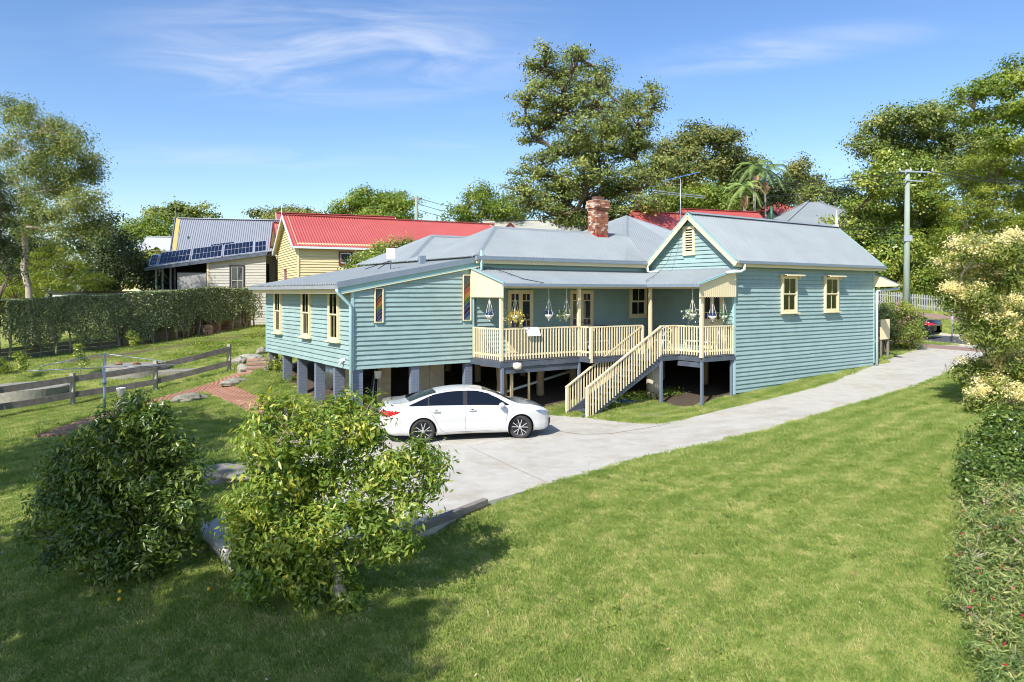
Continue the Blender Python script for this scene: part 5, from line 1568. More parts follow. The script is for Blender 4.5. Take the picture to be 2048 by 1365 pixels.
# sign post on the verge
g = ground_at(1904, 680)
o = MB().tube([(0, 0, 0), (0, 0, W(1904, 611, g.y).z - g.z)], .035, 8).build('sign_pole', M_GALV, None, True, g); tag(o, 'plain grey steel pole on the verge in front of the street', 'pole')
# fallen lemons
M_LEM = mat('lemon', (.75, .45, .03), .5, .1)
for k, (px, py) in enumerate(((240, 1190), (239, 1206), (418, 1185))):
    g = ground_at(px, py)
    o = MB().lathe([(0, -.035), (.02, -.03), (.034, 0), (.02, .03), (0, .038)], 10).build('lemon', M_LEM, None, True, g + Vector((0, 0, .05))); tag(o, ['yellow fruit on the shaded lawn below the left citrus bush, upper of the pair', 'yellow fruit on the shaded lawn below the left citrus bush, lower of the pair', 'small fruit on the lawn below the left corner of the pad'][k], 'fruit')
# ------------------------------------------------------------------ neighbouring houses
M_YEL = mat('butter_paint', (.66, .56, .31), .55, .04, 2)
M_CRM2 = mat('ivory_paint', (.44, .425, .375), .6, .06, 3)
M_MAROON = mat('maroon_paint', (.17, .012, .02), .5, .15)
M_GREENP = mat('dark_green_paint', (.03, .12, .07), .5, .1)
M_BRWALL = mat('brick_wall_orange', (.42, .17, .09), .8, .12, 30)
M_ROOFG2 = mat('pale_iron', (.42, .46, .48), .5, .06, .6)
M_ROOFOLD = mat('old_iron', (.44, .44, .38), .7, .12, .8, dirt=(.33, .30, .22), dirt_amt=.5)
M_ROOFSTR = mat('grey_blue_iron', (.25, .27, .31), .45, .05, .6)
M_WHITEP = mat('white_trim', (.68, .72, .76), .5, .04)
def joined_siding(parent, m, origin, ang, s0, s1, zb, zt, ex, openings=(), seed=0, proud=.042):
    mb = MB(); siding(parent, m, origin, ang, s0, s1, zb, zt, ex, openings, joined=mb, seed=seed, joints=True, proud=proud)
    if mb.v: tag(mb.build('weatherboards', m, parent), kind='stuff')
def poly_wall(parent, pts, m, name='wall', t=.08):
    o = MB().add(pts, [tuple(range(len(pts)))]).build(name, m, parent)
    md = o.modifiers.new('thick', 'SOLIDIFY'); md.thickness = t; md.offset = 0
    return o
def gable_block(root, x0, x1, y0, y1, zf, ze, zr, mw, mr, trim, ov=.35, board=.155, side_open=(), end_open=(), capw=.3, eave_drop=.12, pitch=.165, per=5):
    """gabled block, ridge along x; walls at y0 (front) and x0 (left gable end) get boards"""
    ym = (y0 + y1) / 2; sl = (zr - ze) / (ym - y0)
    zo = ze - sl * ov
    w = poly_wall(root, [(x0, y0, zf), (x1, y0, zf), (x1, y0, ze), (x0, y0, ze)], mw); tag(w)
    joined_siding(w, mw, (x0, y0 - .04, 0), 0, .02, x1 - x0 - .02, lambda s: zf, lambda s: ze, board, side_open, 3)
    g = poly_wall(root, [(x0, y0, zf), (x0, y1, zf), (x0, y1, ze), (x0, ym, zr), (x0, y0, ze)], mw)
    joined_siding(g, mw, (x0 - .04, y1, 0), -math.pi / 2, .02, y1 - y0 - .02, lambda s: zf, lambda s: ze + sl * min(s, y1 - y0 - s) - .05, board, end_open, 4)
    poly_wall(root, [(x1, y0, zf), (x1, y1, zf), (x1, y1, ze), (x1, ym, zr), (x1, y0, ze)], mw)
    poly_wall(root, [(x0, y1, zf), (x1, y1, zf), (x1, y1, ze), (x0, y1, ze)], mw)
    for s, yy in ((1, y0 - ov), (-1, y1 + ov)):
        corr('roof', mr, [(x0 - ov, yy, zo), (x1 + ov, yy, zo), (x1 + ov, ym, zr), (x0 - ov, ym, zr)], root, (1, 0, 0), pitch=pitch, per=per, amp=pitch * .17)
        for X in (x0 - ov - .02, x1 + ov + .02): MB().beam((X, yy, zo - .10), (X, ym, zr - .10), .04, .2).build('barge_board', trim, root)
        MB().beam((x0 - ov, yy - .05 * s, zo - .06), (x1 + ov, yy - .05 * s, zo - .06), .10, .12).build('gutter', trim, root)
        MB().add([(x0 - ov, yy, zo - .03), (x0 - ov, ym, zr - .03), (x0, ym, zr - .03), (x0, yy, zo - .03)], [(0, 1, 2, 3)]).build('soffit', mw, root)
    a, b = Vector((x0 - ov, ym, zr)), Vector((x1 + ov, ym, zr))
    MB().beam(a + Vector((0, 0, .03)), b + Vector((0, 0, .03)), capw, .04).build('ridge_capping', mr, root)
def small_window(parent, M, w, h, mf, cross=True, inner=M_WHITEP):
    mb = MB(); frame_rect(mb, M, w, h, .09, .07); win = mb.build('window', mf, parent)
    mb = MB(); frame_rect(mb, M @ Matrix.Translation((.09, 0, .09)), w - .18, h - .18, .05, .05)
    if cross: mb.box(w / 2 - .015, w / 2 + .015, -.04, 0, .1, h - .1, M).box(.1, w - .1, -.041, -.001, h / 2 - .02, h / 2 + .02, M)
    mb.build('sash', inner, win)
    MB().box(.1, w - .1, -.012, -.006, .1, h - .1, M).build('pane', M_GLASS, win)
# --- yellow house with the red roof
TY = R(26)
P0 = W(589, 478, 42.0)
yh = empty('yellow_house', (P0.x, P0.y, 0), TY, 'butter yellow weatherboard house with a long red iron roof and twin gables', 'house')
gable_block(yh, 0.25, 14.2, .3, 7.8, 1.6, 7.0, 9.02, M_YEL, M_ROOFRED, M_WHITEP, side_open=[(2.35, 3.2, 5.75, 6.6)], end_open=[])
gable_block(yh, 0.6, 8.0, 8.25, 12.6, 1.6, 7.0, 9.1, M_YEL, M_ROOFRED, M_MAROON, per=3)
small_window(yh, MX(2.6, .22, 5.78, 0), .8, .8, M_MAROON, False)
small_window(yh, MX(.18, 4.6, 3.9, -math.pi / 2), .55, 1.7, M_MAROON, False)
MB().box(.18, .30, .18, .30, 1.6, 7.0).build('corner_board', M_CREAM, yh)
MB().tube([(-.12, 4.05, 9.0), (-.12, 4.05, 9.75)], .02, 6).build('finial', M_WHITEP, yh)
# red roof further back, peeping over the ridge
rb_ = empty('red_gable_house', W(572, 440, 58) * 1, R(20), 'red roofed gable with white barge boards just behind the yellow house ridge', 'house'); rb_.location.z = 0
gable_block(rb_, -.3, 9, 0, 6, 3, 8.0, W(562, 428, 60).z + .15, M_MAROON, M_ROOFRED, M_WHITEP, per=2, pitch=.15, board=.3)
# --- house with the steep striped roof and solar panels
TS = R(13)
P1 = W(344, 500, 51.0)
sh = empty('solar_house', (P1.x, P1.y, 0), TS, 'ivory weatherboard house with a steep grey iron roof and solar panels above the hedge', 'house')
rzz = W(342, 437, 53.5).z; ez_ = W(352, 503, 51).z
L_ = 9.2
M_STRIPE = M_ROOFSTR
corr('roof', M_STRIPE, [(.15, -.2, ez_ - .3), (L_, -.2, ez_ - .3), (L_, 2.6, rzz), (-.15, 2.6, rzz)], sh, (1, 0, 0), amp=.03, pitch=.15, per=6)
corr('roof', M_STRIPE, [(-.1, 5.4, ez_ - .3), (L_, 5.4, ez_ - .3), (L_, 2.6, rzz), (-.15, 2.6, rzz)], sh, (1, 0, 0), amp=.03, pitch=.15, per=3)
MB().beam((.12, -.22, ez_ - .3), (-.16, 2.6, rzz), .34, .05, (0, -.7, .7)).build('verge_strip', mat('ochre_paint', (.46, .38, .13), .6, .1), sh)
MB().beam((-.10, -.25, ez_ - .35), (-.34, 2.6, rzz - .03), .06, .25).build('barge_board', mat('navy_trim', (.10, .13, .22), .5, .1), sh)
MB().tube([(-.3, 2.6, rzz - .2), (-.3, 2.6, rzz + .75)], [.05, .02], 6).build('finial', mat('navy_trim', (.10, .13, .22)), sh)
MB().beam((-.15, 2.6, rzz + .02), (L_, 2.6, rzz + .02), .3, .05).build('ridge_capping', M_ROOFG2, sh)
poly_wall(sh, [(-.05, 0, 2.5), (-.05, 5.2, 2.5), (-.05, 5.2, ez_), (-.1, 2.6, rzz - .2), (-.05, 0, ez_)], mat('slate_wall', (.22, .25, .33), .6, .1))
poly_wall(sh, [(0, .3, 1.6), (L_, .3, 1.6), (L_, .3, ez_), (0, .3, ez_)], M_CRM2)
MB().tube([(.85, 1.1, ez_ + .7), (.85, 1.05, ez_ + 1.15)], .06, 8).build('roof_flue', M_GREENP, sh)
# lean-to with a raking front wall
FY = -3.0
def ltz(s): return W(352, 533, 47.5).z + (W(530, 508, 49).z - W(352, 533, 47.5).z) * s / 6.1
fw_ = poly_wall(sh, [(2.9, FY, 1.5), (6.6, FY, 1.5), (6.6, FY, ltz(6.6) - .1), (2.9, FY, ltz(2.9) - .1)], M_CRM2)
joined_siding(fw_, M_CRM2, (2.9, FY - .04, 0), 0, 0, 3.7, lambda s: 1.5, lambda s: ltz(2.9 + s) - .12, .19, [(1.35, 2.35, 3.9, 6.05)], 9, .035)
small_window(fw_, MX(4.28, FY - .04, 3.92, 0), .95, 2.05, M_BLACK, True, M_CRM2)
MB().box(2.82, 2.94, FY - .1, FY + .02, 1.5, ltz(2.9) - .15).build('corner_board', M_CREAM, sh)
corr('roof', M_ROOFG2, [(-.9, FY - .35, ltz(-.9)), (6.7, FY - .35, ltz(6.7)), (6.7, 0.2, ltz(6.7) + .35), (-.9, .2, ltz(-.9) + .35)], sh, (1, 0, 0), per=3)
MB().beam((-.95, FY - .37, ltz(-.95) - .08), (6.7, FY - .37, ltz(6.7) - .08), .05, .18).build('barge_board', M_SLATE, sh)
# verandah under the lean-to: posts, grey blind, planter boxes
for X in (-.6, -.2, .3, .75): MB().box(X, X + .12, FY + (.0 if X > .5 else .9), FY + (.12 if X > .5 else 1.02), 2.0, ltz(X)).build('verandah_post', M_BLACK if X > .5 else M_GUTTER, sh)
MB().box(.95, 2.75, FY + .1, FY + .13, 4.05, 5.45).build('roller_blind', mat('grey_blind', (.36, .35, .35), .8, .05), sh)
MB().box(-.8, 6.5, .1, .2, 1.5, 6.2).build('back_wall', M_DARK, sh)
MB().box(-.8, 2.9, FY, .1, 3.2, 3.35).build('verandah_floor', M_DECK, sh)
# solar arrays on frames
M_CELL = glass_mat('solar_cell', (.008, .012, .03), .12, .7)
def array(cx, cz_off, w, h, y, cols=8, rows=2):
    zc = ltz(cx)
    fr = empty('solar_array', (cx, y, zc + cz_off)); fr.parent = sh
    sl_ = math.atan2(ltz(1) - ltz(0), 1)
    fr.rotation_euler = (R(32), -sl_, 0)
    MB().box(0, w, 0, h, -.04, 0).build('panel_frame', M_GALV, fr)
    mb = MB()
    for i in range(cols):
        for j in range(rows):
            mb.box(.04 + (w - .08) * i / cols + .012, .04 + (w - .08) * (i + 1) / cols - .012, .05 + (h - .1) * j / rows + .03, .05 + (h - .1) * (j + 1) / rows - .03, -.001, .012)
    mb.build('cells', M_CELL, fr)
array(-.75, .14, .5, 1.5, FY - .2, 3, 3); array(-.15, .14, 1.95, 1.7, FY - .3); array(1.86, .14, 1.95, 1.7, FY - .3); array(3.87, .14, 1.95, 1.7, FY - .3); array(5.85, .14, .8, 1.55, FY - .2, 3)
array(2.8, .95, 1.6, .5, FY + 1.2, 8, 1)
# planters
def planter(X0, X1, y, z, label):
    c = sh.matrix_world if False else None
    ca, sa = math.cos(TS), math.sin(TS)
    xw, yw = P1.x + X0 * ca - y * sa, P1.y + X0 * sa + y * ca
    t = empty('planter_box', (xw, yw, z), TS, label, 'planter')
    MB().box(0, X1 - X0, -.15, .15, 0, .3).build('box', M_SLATE if X1 - X0 > 1 else M_GALV, t)
    mb = MB()
    for _ in range(int(120 * (X1 - X0))):
        x = random.uniform(0, X1 - X0); a = random.uniform(0, 6.28); l = random.uniform(.2, .5)
        dx, dy = math.cos(a) * l * .5, math.sin(a) * l * .3
        mb.add([(x - .01, 0, .28), (x + .01, 0, .28), (x + dx * .6 + .01, dy * .5, .28 + l * .8), (x + dx, dy, .28 + l * .75)], [(0, 1, 2, 3)])
    mb.build('foliage', mat('strap_leaf', (.16, .25, .05), .5, .3, 20), t)
planter(.8, 2.7, FY - .15, 3.62, 'long dark planter box of strappy green plants on the solar house verandah'); planter(-1.05, -.4, FY + .1, 3.35, 'short pale planter box of strappy plants at the left end of the solar house verandah')
# --- small houses at the left, behind
g1 = empty('green_gable_cottage', (W(280, 500, 75).x, 75, 0), R(-10), 'pale iron roofed cottage with green barge boards far behind the left trees', 'house')
gable_block(g1, -2.2, 4, 0, 6, 3, W(280, 519, 75).z, W(280, 488, 78).z, M_YEL, M_ROOFG2, M_GREENP, per=2, pitch=.2, board=.25)
g2 = empty('grey_hip_cottage', (W(320, 510, 64).x, 64, 0), R(8), 'small cream house with a grey iron roof beside the maroon porch', 'house')
gable_block(g2, -1.6, 3, 0, 5, 3, W(320, 512, 64).z, W(320, 484, 67).z + .4, M_YEL, M_ROOFG2, M_ROOFG2, per=2, pitch=.2, board=.25)
pc = W(322, 540, 57); mp_ = empty('maroon_porch', (pc.x, pc.y, 0), R(6), 'maroon two-storey porch with green posts left of the solar house', 'porch')
MB().box(-.4, 1.3, .3, .4, 3, W(0, 506, 57).z).build('wall', M_MAROON, mp_)
MB().box(-.7, 1.4, -.9, .4, W(0, 506, 57).z, W(0, 506, 57).z + .12).build('roof', M_MAROON, mp_)
for X in (-.5, .1, .7): MB().box(X, X + .1, -.8, -.7, 3, W(0, 506, 57).z).build('post', M_GREENP, mp_)
for k in range(3): MB().box(-.5, 1.2, -.78, -.74, 4.2 + k * .3, 4.27 + k * .3).build('rail', M_MAROON, mp_)
pk = W(172, 588, 47)
cp_ = empty('carport', (pk.x, pk.y, 0), R(4), 'low flat black carport roof showing over the top of the hedge', 'carport')
zt = W(0, 583, 47).z
MB().box(-2.0, 3.2, -1, 2, zt - .15, zt).build('roof', M_BLACK, cp_); MB().box(-1.6, 3.0, -.9, -.8, zt - .4, zt - .15).build('beam', M_WHITEP, cp_)
for X in (-1.8, 3): MB().box(X, X + .12, -.8, -.7, .3, zt - .15).build('post', M_BLACK, cp_)
# --- houses beyond the ridge on the right
def simple_gable(name, label, px0, px1, py_e, py_r, d, depth, rot, mw, mr, trim, zf=3.0, board=.3):
    a, b = W(px0, py_e, d), W(px1, py_e, d)
    r = empty(name, (a.x, a.y, 0), rot, label, 'house')
    gable_block(r, 0, (b - a).length, 0, depth, zf, a.z, W(px0, py_r, d + depth / 2).z, mw, mr, trim, per=2, pitch=.2, board=board)
    return r
t1 = simple_gable('teal_cottage', 'teal cottage with an aged pale iron roof seen left of the chimney', 975, 1180, 470, 441, 62, 6, R(4), M_BLUE, M_ROOFOLD, M_GREENP)
# its small maroon dormer gable
dg = W(1018, 456, 59.5); dgr = empty('porch_gable', (dg.x, dg.y, 0), R(4)); dgr.parent = t1; dgr.location = (1.9, -.6, dg.z - 0); dgr.rotation_euler = (0, 0, 0)
dgr.name = 'porch_gable'
poly_wall(dgr, [(-1.0, 0, -.55), (1.0, 0, -.55), (0, 0, .45)], M_TRIMBLUE)
MB().beam((-1.15, -.1, -.6), (0, -.1, .55), .06, .16).beam((1.15, -.1, -.6), (0, -.1, .55), .06, .16).build('barge_board', M_MAROON, dgr)
t2 = simple_gable('brick_cottage', 'orange brick cottage with bright red barge boards behind the big grey roof', 1405, 1580, 462, 419, 58, 5, R(20), M_BRWALL, M_ROOFRED, M_ROOFRED, board=.4)
q0 = W(1322, 470, 54)
t2b = empty('brick_gable', (q0.x, q0.y, 0), R(24), 'small orange brick gable with a red valley roof right of the chimney', 'house')
gable_block(t2b, -1.1, 3.5, 0, 3.2, 3, W(1322, 466, 54).z, W(1310, 426, 56).z, M_BRWALL, M_ROOFRED, M_ROOFRED, per=2, pitch=.2, board=.4)
def hip_house(name, label, px0, px1, py_e, py_r, d, depth, rot, mw, mr, zf=3.0):
    a, b = W(px0, py_e, d), W(px1, py_e, d); L = (b - a).length; ze = a.z; zr = W(px0, py_r, d + depth / 2).z; q = depth / 2
    r = empty(name, (a.x, a.y, 0), rot, label, 'house')
    for pts, e in (([(0, 0, ze), (L, 0, ze), (L - q, q, zr), (q, q, zr)], (1, 0, 0)), ([(0, 0, ze), (q, q, zr), (0, depth, ze)], (0, 1, 0)), ([(L, 0, ze), (L - q, q, zr), (L, depth, ze)], (0, 1, 0)), ([(0, depth, ze), (L, depth, ze), (L - q, q, zr), (q, q, zr)], (1, 0, 0))):
        corr('roof', mr, pts, r, e, pitch=.18, amp=.03, per=3)
    MB().box(.3, L - .3, .3, depth - .3, zf, ze - .05).build('wall', mw, r)
    MB().box(-.05, L + .05, -.1, .0, ze - .15, ze - .01).build('gutter', M_WHITEP, r)
    for c in ((0, 0), (0, depth), (L, 0), (L, depth)):
        MB().beam((c[0], c[1], ze + .03), (q if c[0] == 0 else L - q, q, zr + .03), .3, .05).build('hip_capping', mr, r)
    return r
t3 = hip_house('red_roof_house', 'house with a broad red hipped iron roof far right of the palms', 1486, 1660, 441, 400, 76, 7.5, R(6), M_CRM2, M_ROOFRED)
gq = empty('porch_gable', (2.6, -.9, W(0, 436, 76).z)); gq.parent = t3
poly_wall(gq, [(-1.3, 0, -.5), (1.3, 0, -.5), (0, 0, .75)], M_CRM2)
MB().beam((-1.5, -.1, -.6), (0, -.1, .85), .06, .2).beam((1.5, -.1, -.6), (0, -.1, .85), .06, .2).build('barge_board', M_MAROON, gq)
t4 = simple_gable('white_roof_house', 'house with a pale hipped roof just left of the palms', 1392, 1462, 424, 405, 84, 7, R(-8), M_CRM2, M_ROOFOLD, M_WHITEP)
t5 = hip_house('grey_roof_house', 'house with a wide plain grey hipped roof behind the ridge finial', 1566, 1790, 449, 404, 63, 8.5, R(4), M_CRM2, M_ROOF)
fl = W(1543, 452, 55); o = MB().tube([(0, 0, 0), (0, 0, W(0, 414, 55).z - fl.z)], .12, 10).build('flue', M_GREENP, None, True, fl); tag(o, 'pale green metal flue standing over the red roof', 'flue')
M_BRR = M_BRWALL
p = W(1740, 540, 60)
bw = simple_gable('brick_bungalow', 'brick house with white window bands half hidden by the big magnolia', 1700, 1800, 470, 440, 66, 6, R(10), M_BRWALL, M_ROOFG2, M_WHITEP, board=.4)
# --- TV antenna above the gable
ab = W(1361, 470, 31.5); tv = empty('tv_antenna', ab, 0, 'tall television antenna with a blue boom rising behind the gable ridge', 'antenna')
z = lambda py: W(0, py, 31.5).z - ab.z
MB().tube([(0, 0, 0), (0, 0, z(358))], .02, 6).build('mast', M_GALV, tv, True)
M_BLUEP = mat('antenna_blue', (.05, .2, .6), .4, .1)
MB().tube([(-.75, -.3, z(364)), (.85, .3, z(343))], .022, 6).build('boom', M_BLUEP, tv)
for k in range(10):
    t = k / 9; cx, cy, cz = -.7 + 1.5 * t, -.28 + .56 * t, z(363) + (z(344) - z(363)) * t
    MB().tube([(cx + .06, cy - .16, cz), (cx - .06, cy + .16, cz)], .006, 4).build('element', M_GALV, tv)
MB().tube([(-.72, -.3, z(372)), (-.72, -.28, z(356))], .012, 4).tube([(-.9, -.3, z(363)), (-.6, -.25, z(366))], .02, 4).build('reflector', M_GALV, tv)
for s, w_ in ((0, 1.15), (.06, 1.1)):
    MB().tube([(-w_, -.05 + s, z(382) + .0), (w_ * .98, .15 + s, z(392))], .012, 5).tube([(-w_, -.05 + s, z(386)), (w_ * .98, .15 + s, z(396))], .012, 5).build('dipole', M_GALV, tv)
# --- power poles and wires
pp = W(1812, 655, 46.5); pp.z = G(pp.x, pp.y)
pole = empty('power_pole', pp, 0, 'tall greenish timber power pole standing by the street on the right', 'power pole')
zt = W(0, 340, 46.5).z - pp.z
M_PPOLE = mat('pole_timber', (.27, .33, .27), .8, .15, 2, .3, 20, stretch=(3, 3, .4))
MB().tube([(0, 0, -.3), (.05, 0, zt * .5), (.10, 0, zt)], [.21, .18, .14], 12).build('pole', M_PPOLE, pole, True)
MB().beam((-.5, -.3, zt - .15), (1.9, .2, zt - .12), .08, .09).build('crossarm', M_GALV, pole)
MB().beam((-.3, -.3, zt - .7), (1.2, .2, zt - .72), .07, .08).build('crossarm', M_GALV, pole)
for x in (-.4, .3, 1.0, 1.7): MB().lathe([(.0, 0), (.05, 0), (.06, .06), (.03, .1), (.05, .14), (0, .2)], 8, Matrix.Translation((x, 0, zt - .06))).build('insulator', M_WHITE, pole)
MB().box(-.22, .30, -.2, -.12, zt - 4.6, zt - 4.2).build('junction_box', M_GALV, pole)
MB().beam((-.24, -.2, zt - 10.0), (.26, -.2, zt - 10.0), .04, .12).build('marker_band', mat('marker_orange', (.6, .25, .05), .6, .1), pole)
def wire(a, b, sag, label, n=20):
    P = [Vector(a).lerp(Vector(b), k / n) - Vector((0, 0, sag * 4 * (k / n) * (1 - k / n))) for k in range(n + 1)]
    o = MB().tube(P, .022, 4).build('power_line', M_BLACK); return tag(o, label, 'power line', 'overhead power lines')
top = pp + Vector((.1, 0, zt))
wire(top + Vector((0, 0, -.12)), W(1300, 372, 90), .5, 'topmost overhead wire running left from the pole over the palms')
wire(top + Vector((.2, 0, -.15)), W(1280, 383, 88), .6, 'second overhead wire running left from the pole over the palms')
wire(top + Vector((0, 0, -.85)), W(1290, 398, 85), .5, 'third overhead wire running left from the pole over the palms')
wire(top + Vector((0, 0, -4.0)), W(1200, 452, 58), .5, 'lower overhead wire crossing low behind the gable ridge')
wire(top + Vector((0, 0, -3.7)), W(1240, 436, 60), .5, 'upper of the two wires crossing low behind the gable ridge')
wire(top + Vector((2.3, .2, .02)), W(2300, 360, 30), .4, 'top wire running right from the pole crossarm')
wire(top + Vector((1.2, .2, .02)), W(2300, 372, 30), .4, 'lower wire running right from the pole crossarm')
p2 = W(833, 470, 66); pole2 = empty('power_pole', p2, 0, 'far timber power pole in front of the round tree beyond the red roof', 'power pole')
h2 = W(0, 392, 66).z - p2.z
MB().tube([(0, 0, -4), (0, 0, h2)], [.2, .13], 8).build('pole', M_PPOLE, pole2, True); MB().beam((-.5, 0, h2 - .3), (.5, 0, h2 - .3), .1, .1).build('crossarm', M_TIMBER, pole2)
for k in range(3): wire(p2 + Vector((.1, 0, h2 - .15 - k * .55)), W(1120, 388 + k * 10, 62), 1.2, ['highest', 'middle', 'lowest'][k] + ' of the three wires running right from the far pole')
p3 = W(937, 420, 75); o = MB().tube([(0, 0, -3), (0, 0, W(0, 368, 75).z - p3.z)], .05, 6).tube([(-.5, 0, 1.6), (.5, 0, 1.7)], .03, 4).build('mast', M_GALV, None, True, p3); tag(o, 'thin aerial mast above the tree left of the big tree', 'antenna')
# --- picket fence across the street
pf = empty('picket_fence', (0, 0, 0), 0, 'white picket fence along the top of the grass bank across the street', 'fence')
pk_, rl_ = MB(), MB()
fp = sline(9.4, -26, 14, 60)
for a, b in zip(fp[:-1], fp[1:]):
    L2 = (b - a).length; n = max(1, int(L2 / .14))
    for k in range(n):
        q = a.lerp(b, k / n); q.z = G(q.x, q.y); pk_.beam(q, q + Vector((0, 0, 1.1 + .03 * (k % 2))), .08, .02, (.8, .6, 0))
    for h in (.3, .85):
        rl_.beam(Vector((a.x, a.y, G(a.x, a.y) + h)), Vector((b.x, b.y, G(b.x, b.y) + h)), .03, .07)
M_PICK = mat('picket_white', (.33, .35, .31), .7, .12, 6)
tag(pk_.build('pickets', M_PICK, pf), kind='stuff'); rl_.build('rails', M_PICK, pf)
# --- paling fence and low retaining wall under the hedge
HP = [ground_at(-120, 742), ground_at(0, 726), ground_at(120, 710), ground_at(250, 696), ground_at(340, 684), ground_at(430, 668), ground_at(520, 655)]
hf = empty('paling_fence', (0, 0, 0), 0, 'old brown paling fence behind the hedge at the top of the back yard', 'fence')
prev = None; n_p = 0
M_PAL = [mat('paling_brown', (.20, .135, .085), .85, .3, 8, .3, 30), mat('paling_grey', (.26, .21, .16), .85, .3, 8, .3, 30)]
_pmesh = [MB().box(-.055, .055, -.01, .01, 0, 1).mesh('paling', m) for m in M_PAL]
for a, b in zip(HP[3:-1], HP[4:]):
    L2 = (b - a).length; n = int(L2 / .125); an = math.atan2(b.y - a.y, b.x - a.x)
    for k in range(n):
        q = a.lerp(b, k / n); nrm = Vector((-math.sin(an), math.cos(an), 0)) * .9; q = q + nrm; q.z = G(q.x, q.y) - .1; n_p += 1
        link('paling', random.choice(_pmesh), hf, q, (random.uniform(-.02, .02), random.uniform(-.02, .02), an), (1, 1, 1.75 + random.uniform(-.06, .06)))
    nrm = Vector((-math.sin(an), math.cos(an), 0)) * .84
    for h in (.5, 1.4): MB().beam(a + nrm + Vector((0, 0, h)), b + nrm + Vector((0, 0, h)), .05, .09).build('rail', M_POST, hf)
    for k in range(3):
        q = a.lerp(b, (k + .5) / 3) + nrm * .93; MB().box(q.x - .06, q.x + .06, q.y - .06, q.y + .06, q.z - .2, q.z + 1.7).build('post', M_TIMBER, hf)
rw = empty('retaining_wall', (0, 0, 0), 0, 'low mossy board wall under the left half of the hedge', 'wall')
for a, b in zip(HP[:3], HP[1:4]):
    an = math.atan2(b.y - a.y, b.x - a.x); nrm = Vector((-math.sin(an), math.cos(an), 0)) * .5
    for k in range(3): MB().beam(a + nrm + Vector((0, 0, .10 + k * .2)), b + nrm + Vector((0, 0, .10 + k * .2)), .05, .185).build('board', M_CONCD if k != 1 else M_TIMBER, rw)
# ------------------------------------------------------------------ plants
def unit(v): return v / np.maximum(1e-9, np.linalg.norm(v, axis=-1, keepdims=True))
def leaf_mesh(name, m, P, N_, size, aspect=.38, droop=0.0, tint=None, cup=.0):
    """one diamond shaped leaf per point: P centres, N_ rough facing"""
    n = len(P)
    r = rng.normal(size=(n, 3))
    T = unit(np.cross(N_, r)); 
    if droop: T[:, 2] -= droop; T = unit(T)
    N2 = unit(N_ - T * np.sum(N_ * T, 1, keepdims=True)); B = np.cross(N2, T)
    s = np.asarray(size)[:, None] if np.ndim(size) else np.full((n, 1), size)
    a = P - T * s * .5; tip = P + T * s * .5 
    l = P - T * s * .05 + B * s * aspect * .5 + N2 * s * cup; rr_ = P - T * s * .05 - B * s * aspect * .5 + N2 * s * cup
    V = np.stack([a, l, tip, rr_], 1).reshape(-1, 3)
    me = bpy.data.meshes.new(name)
    me.vertices.add(4 * n); me.vertices.foreach_set('co', V.astype(np.float32).ravel())
    if cup:
        me.loops.add(6 * n); me.polygons.add(2 * n)
        k = np.arange(n)[:, None] * 4
        idx = np.concatenate([k + 0, k + 1, k + 2, k + 0, k + 2, k + 3], 1)
        me.loops.foreach_set('vertex_index', idx.astype(np.int32).ravel()); me.polygons.foreach_set('loop_start', (np.arange(2 * n) * 3).astype(np.int32))
    else:
        me.loops.add(4 * n); me.polygons.add(n)
        me.loops.foreach_set('vertex_index', np.arange(4 * n).astype(np.int32)); me.polygons.foreach_set('loop_start', (np.arange(n) * 4).astype(np.int32))
    me.update(calc_edges=True)
    if tint is None: tint = rng.random(n)
    at = me.attributes.new('tint', 'FLOAT', 'POINT'); at.data.foreach_set('value', np.repeat(tint, 4).astype(np.float32))
    me.materials.append(m)
    return me
CAPK = 6
DENK = 6.2
def lobe_points(lobes, dens, clump=.5, shell=.75, flat=.75, nclump=1.0):
    """lobes (x,y,z,rx,ry,rz): clumps of leaves on and inside each lobe. returns points, normals, clump tint"""
    P, N_, T, C = [], [], [], []
    for (x, y, z, rx, ry, rz) in lobes:
        c = np.array([x, y, z]); r = np.array([rx, ry, rz])
        area = (rx * ry + ry * rz + rx * rz) * 4.2
        k = max(4, int(area / clump ** 2 * .55 * nclump))
        d = unit(rng.normal(size=(k, 3)))
        rad = shell + (1 - shell) * rng.random(k) ** .6
        inner = rng.random(k) < .22
        rad[inner] *= rng.uniform(.3, .9, inner.sum())
        rad *= 1 + .16 * rng.normal(size=k)
        cc = c + d * r * rad[:, None]
        n = np.maximum(3, rng.poisson(dens * clump ** 2, k))
        ci = np.repeat(np.arange(k), n)
        q = rng.normal(size=(len(ci), 3)) * clump * .42; q[:, 2] *= flat
        pts = cc[ci] + q
        nn = unit(unit(q + 1e-6) * .9 + d[ci] * .5 + np.array([0, 0, .55]) + rng.normal(size=q.shape) * .55)
        P.append(pts); N_.append(nn); T.append(np.clip(rng.normal(.5, .16, k)[ci] + rng.normal(0, .2, len(ci)), 0, 1)); C.append(cc)
    return np.concatenate(P), np.concatenate(N_), np.concatenate(T), C
def limb(mb, a, b, r0, r1, n=7, bend=.15, seg=6, up=.0):
    a, b = Vector(a), Vector(b); L = (b - a).length; pts = []; off = Vector((random.gauss(0, 1), random.gauss(0, 1), random.gauss(0, .5))) * L * bend
    for k in range(seg + 1):
        t = k / seg; p = a.lerp(b, t) + off * math.sin(math.pi * t) * .6 + Vector((0, 0, -up * L * math.sin(math.pi * t)))
        if 0 < k < seg: p += Vector((random.gauss(0, 1), random.gauss(0, 1), random.gauss(0, 1))) * L * .018
        pts.append(p)
    mb.tube(pts, [r0 + (r1 - r0) * (k / seg) for k in range(seg + 1)], n)
    return pts
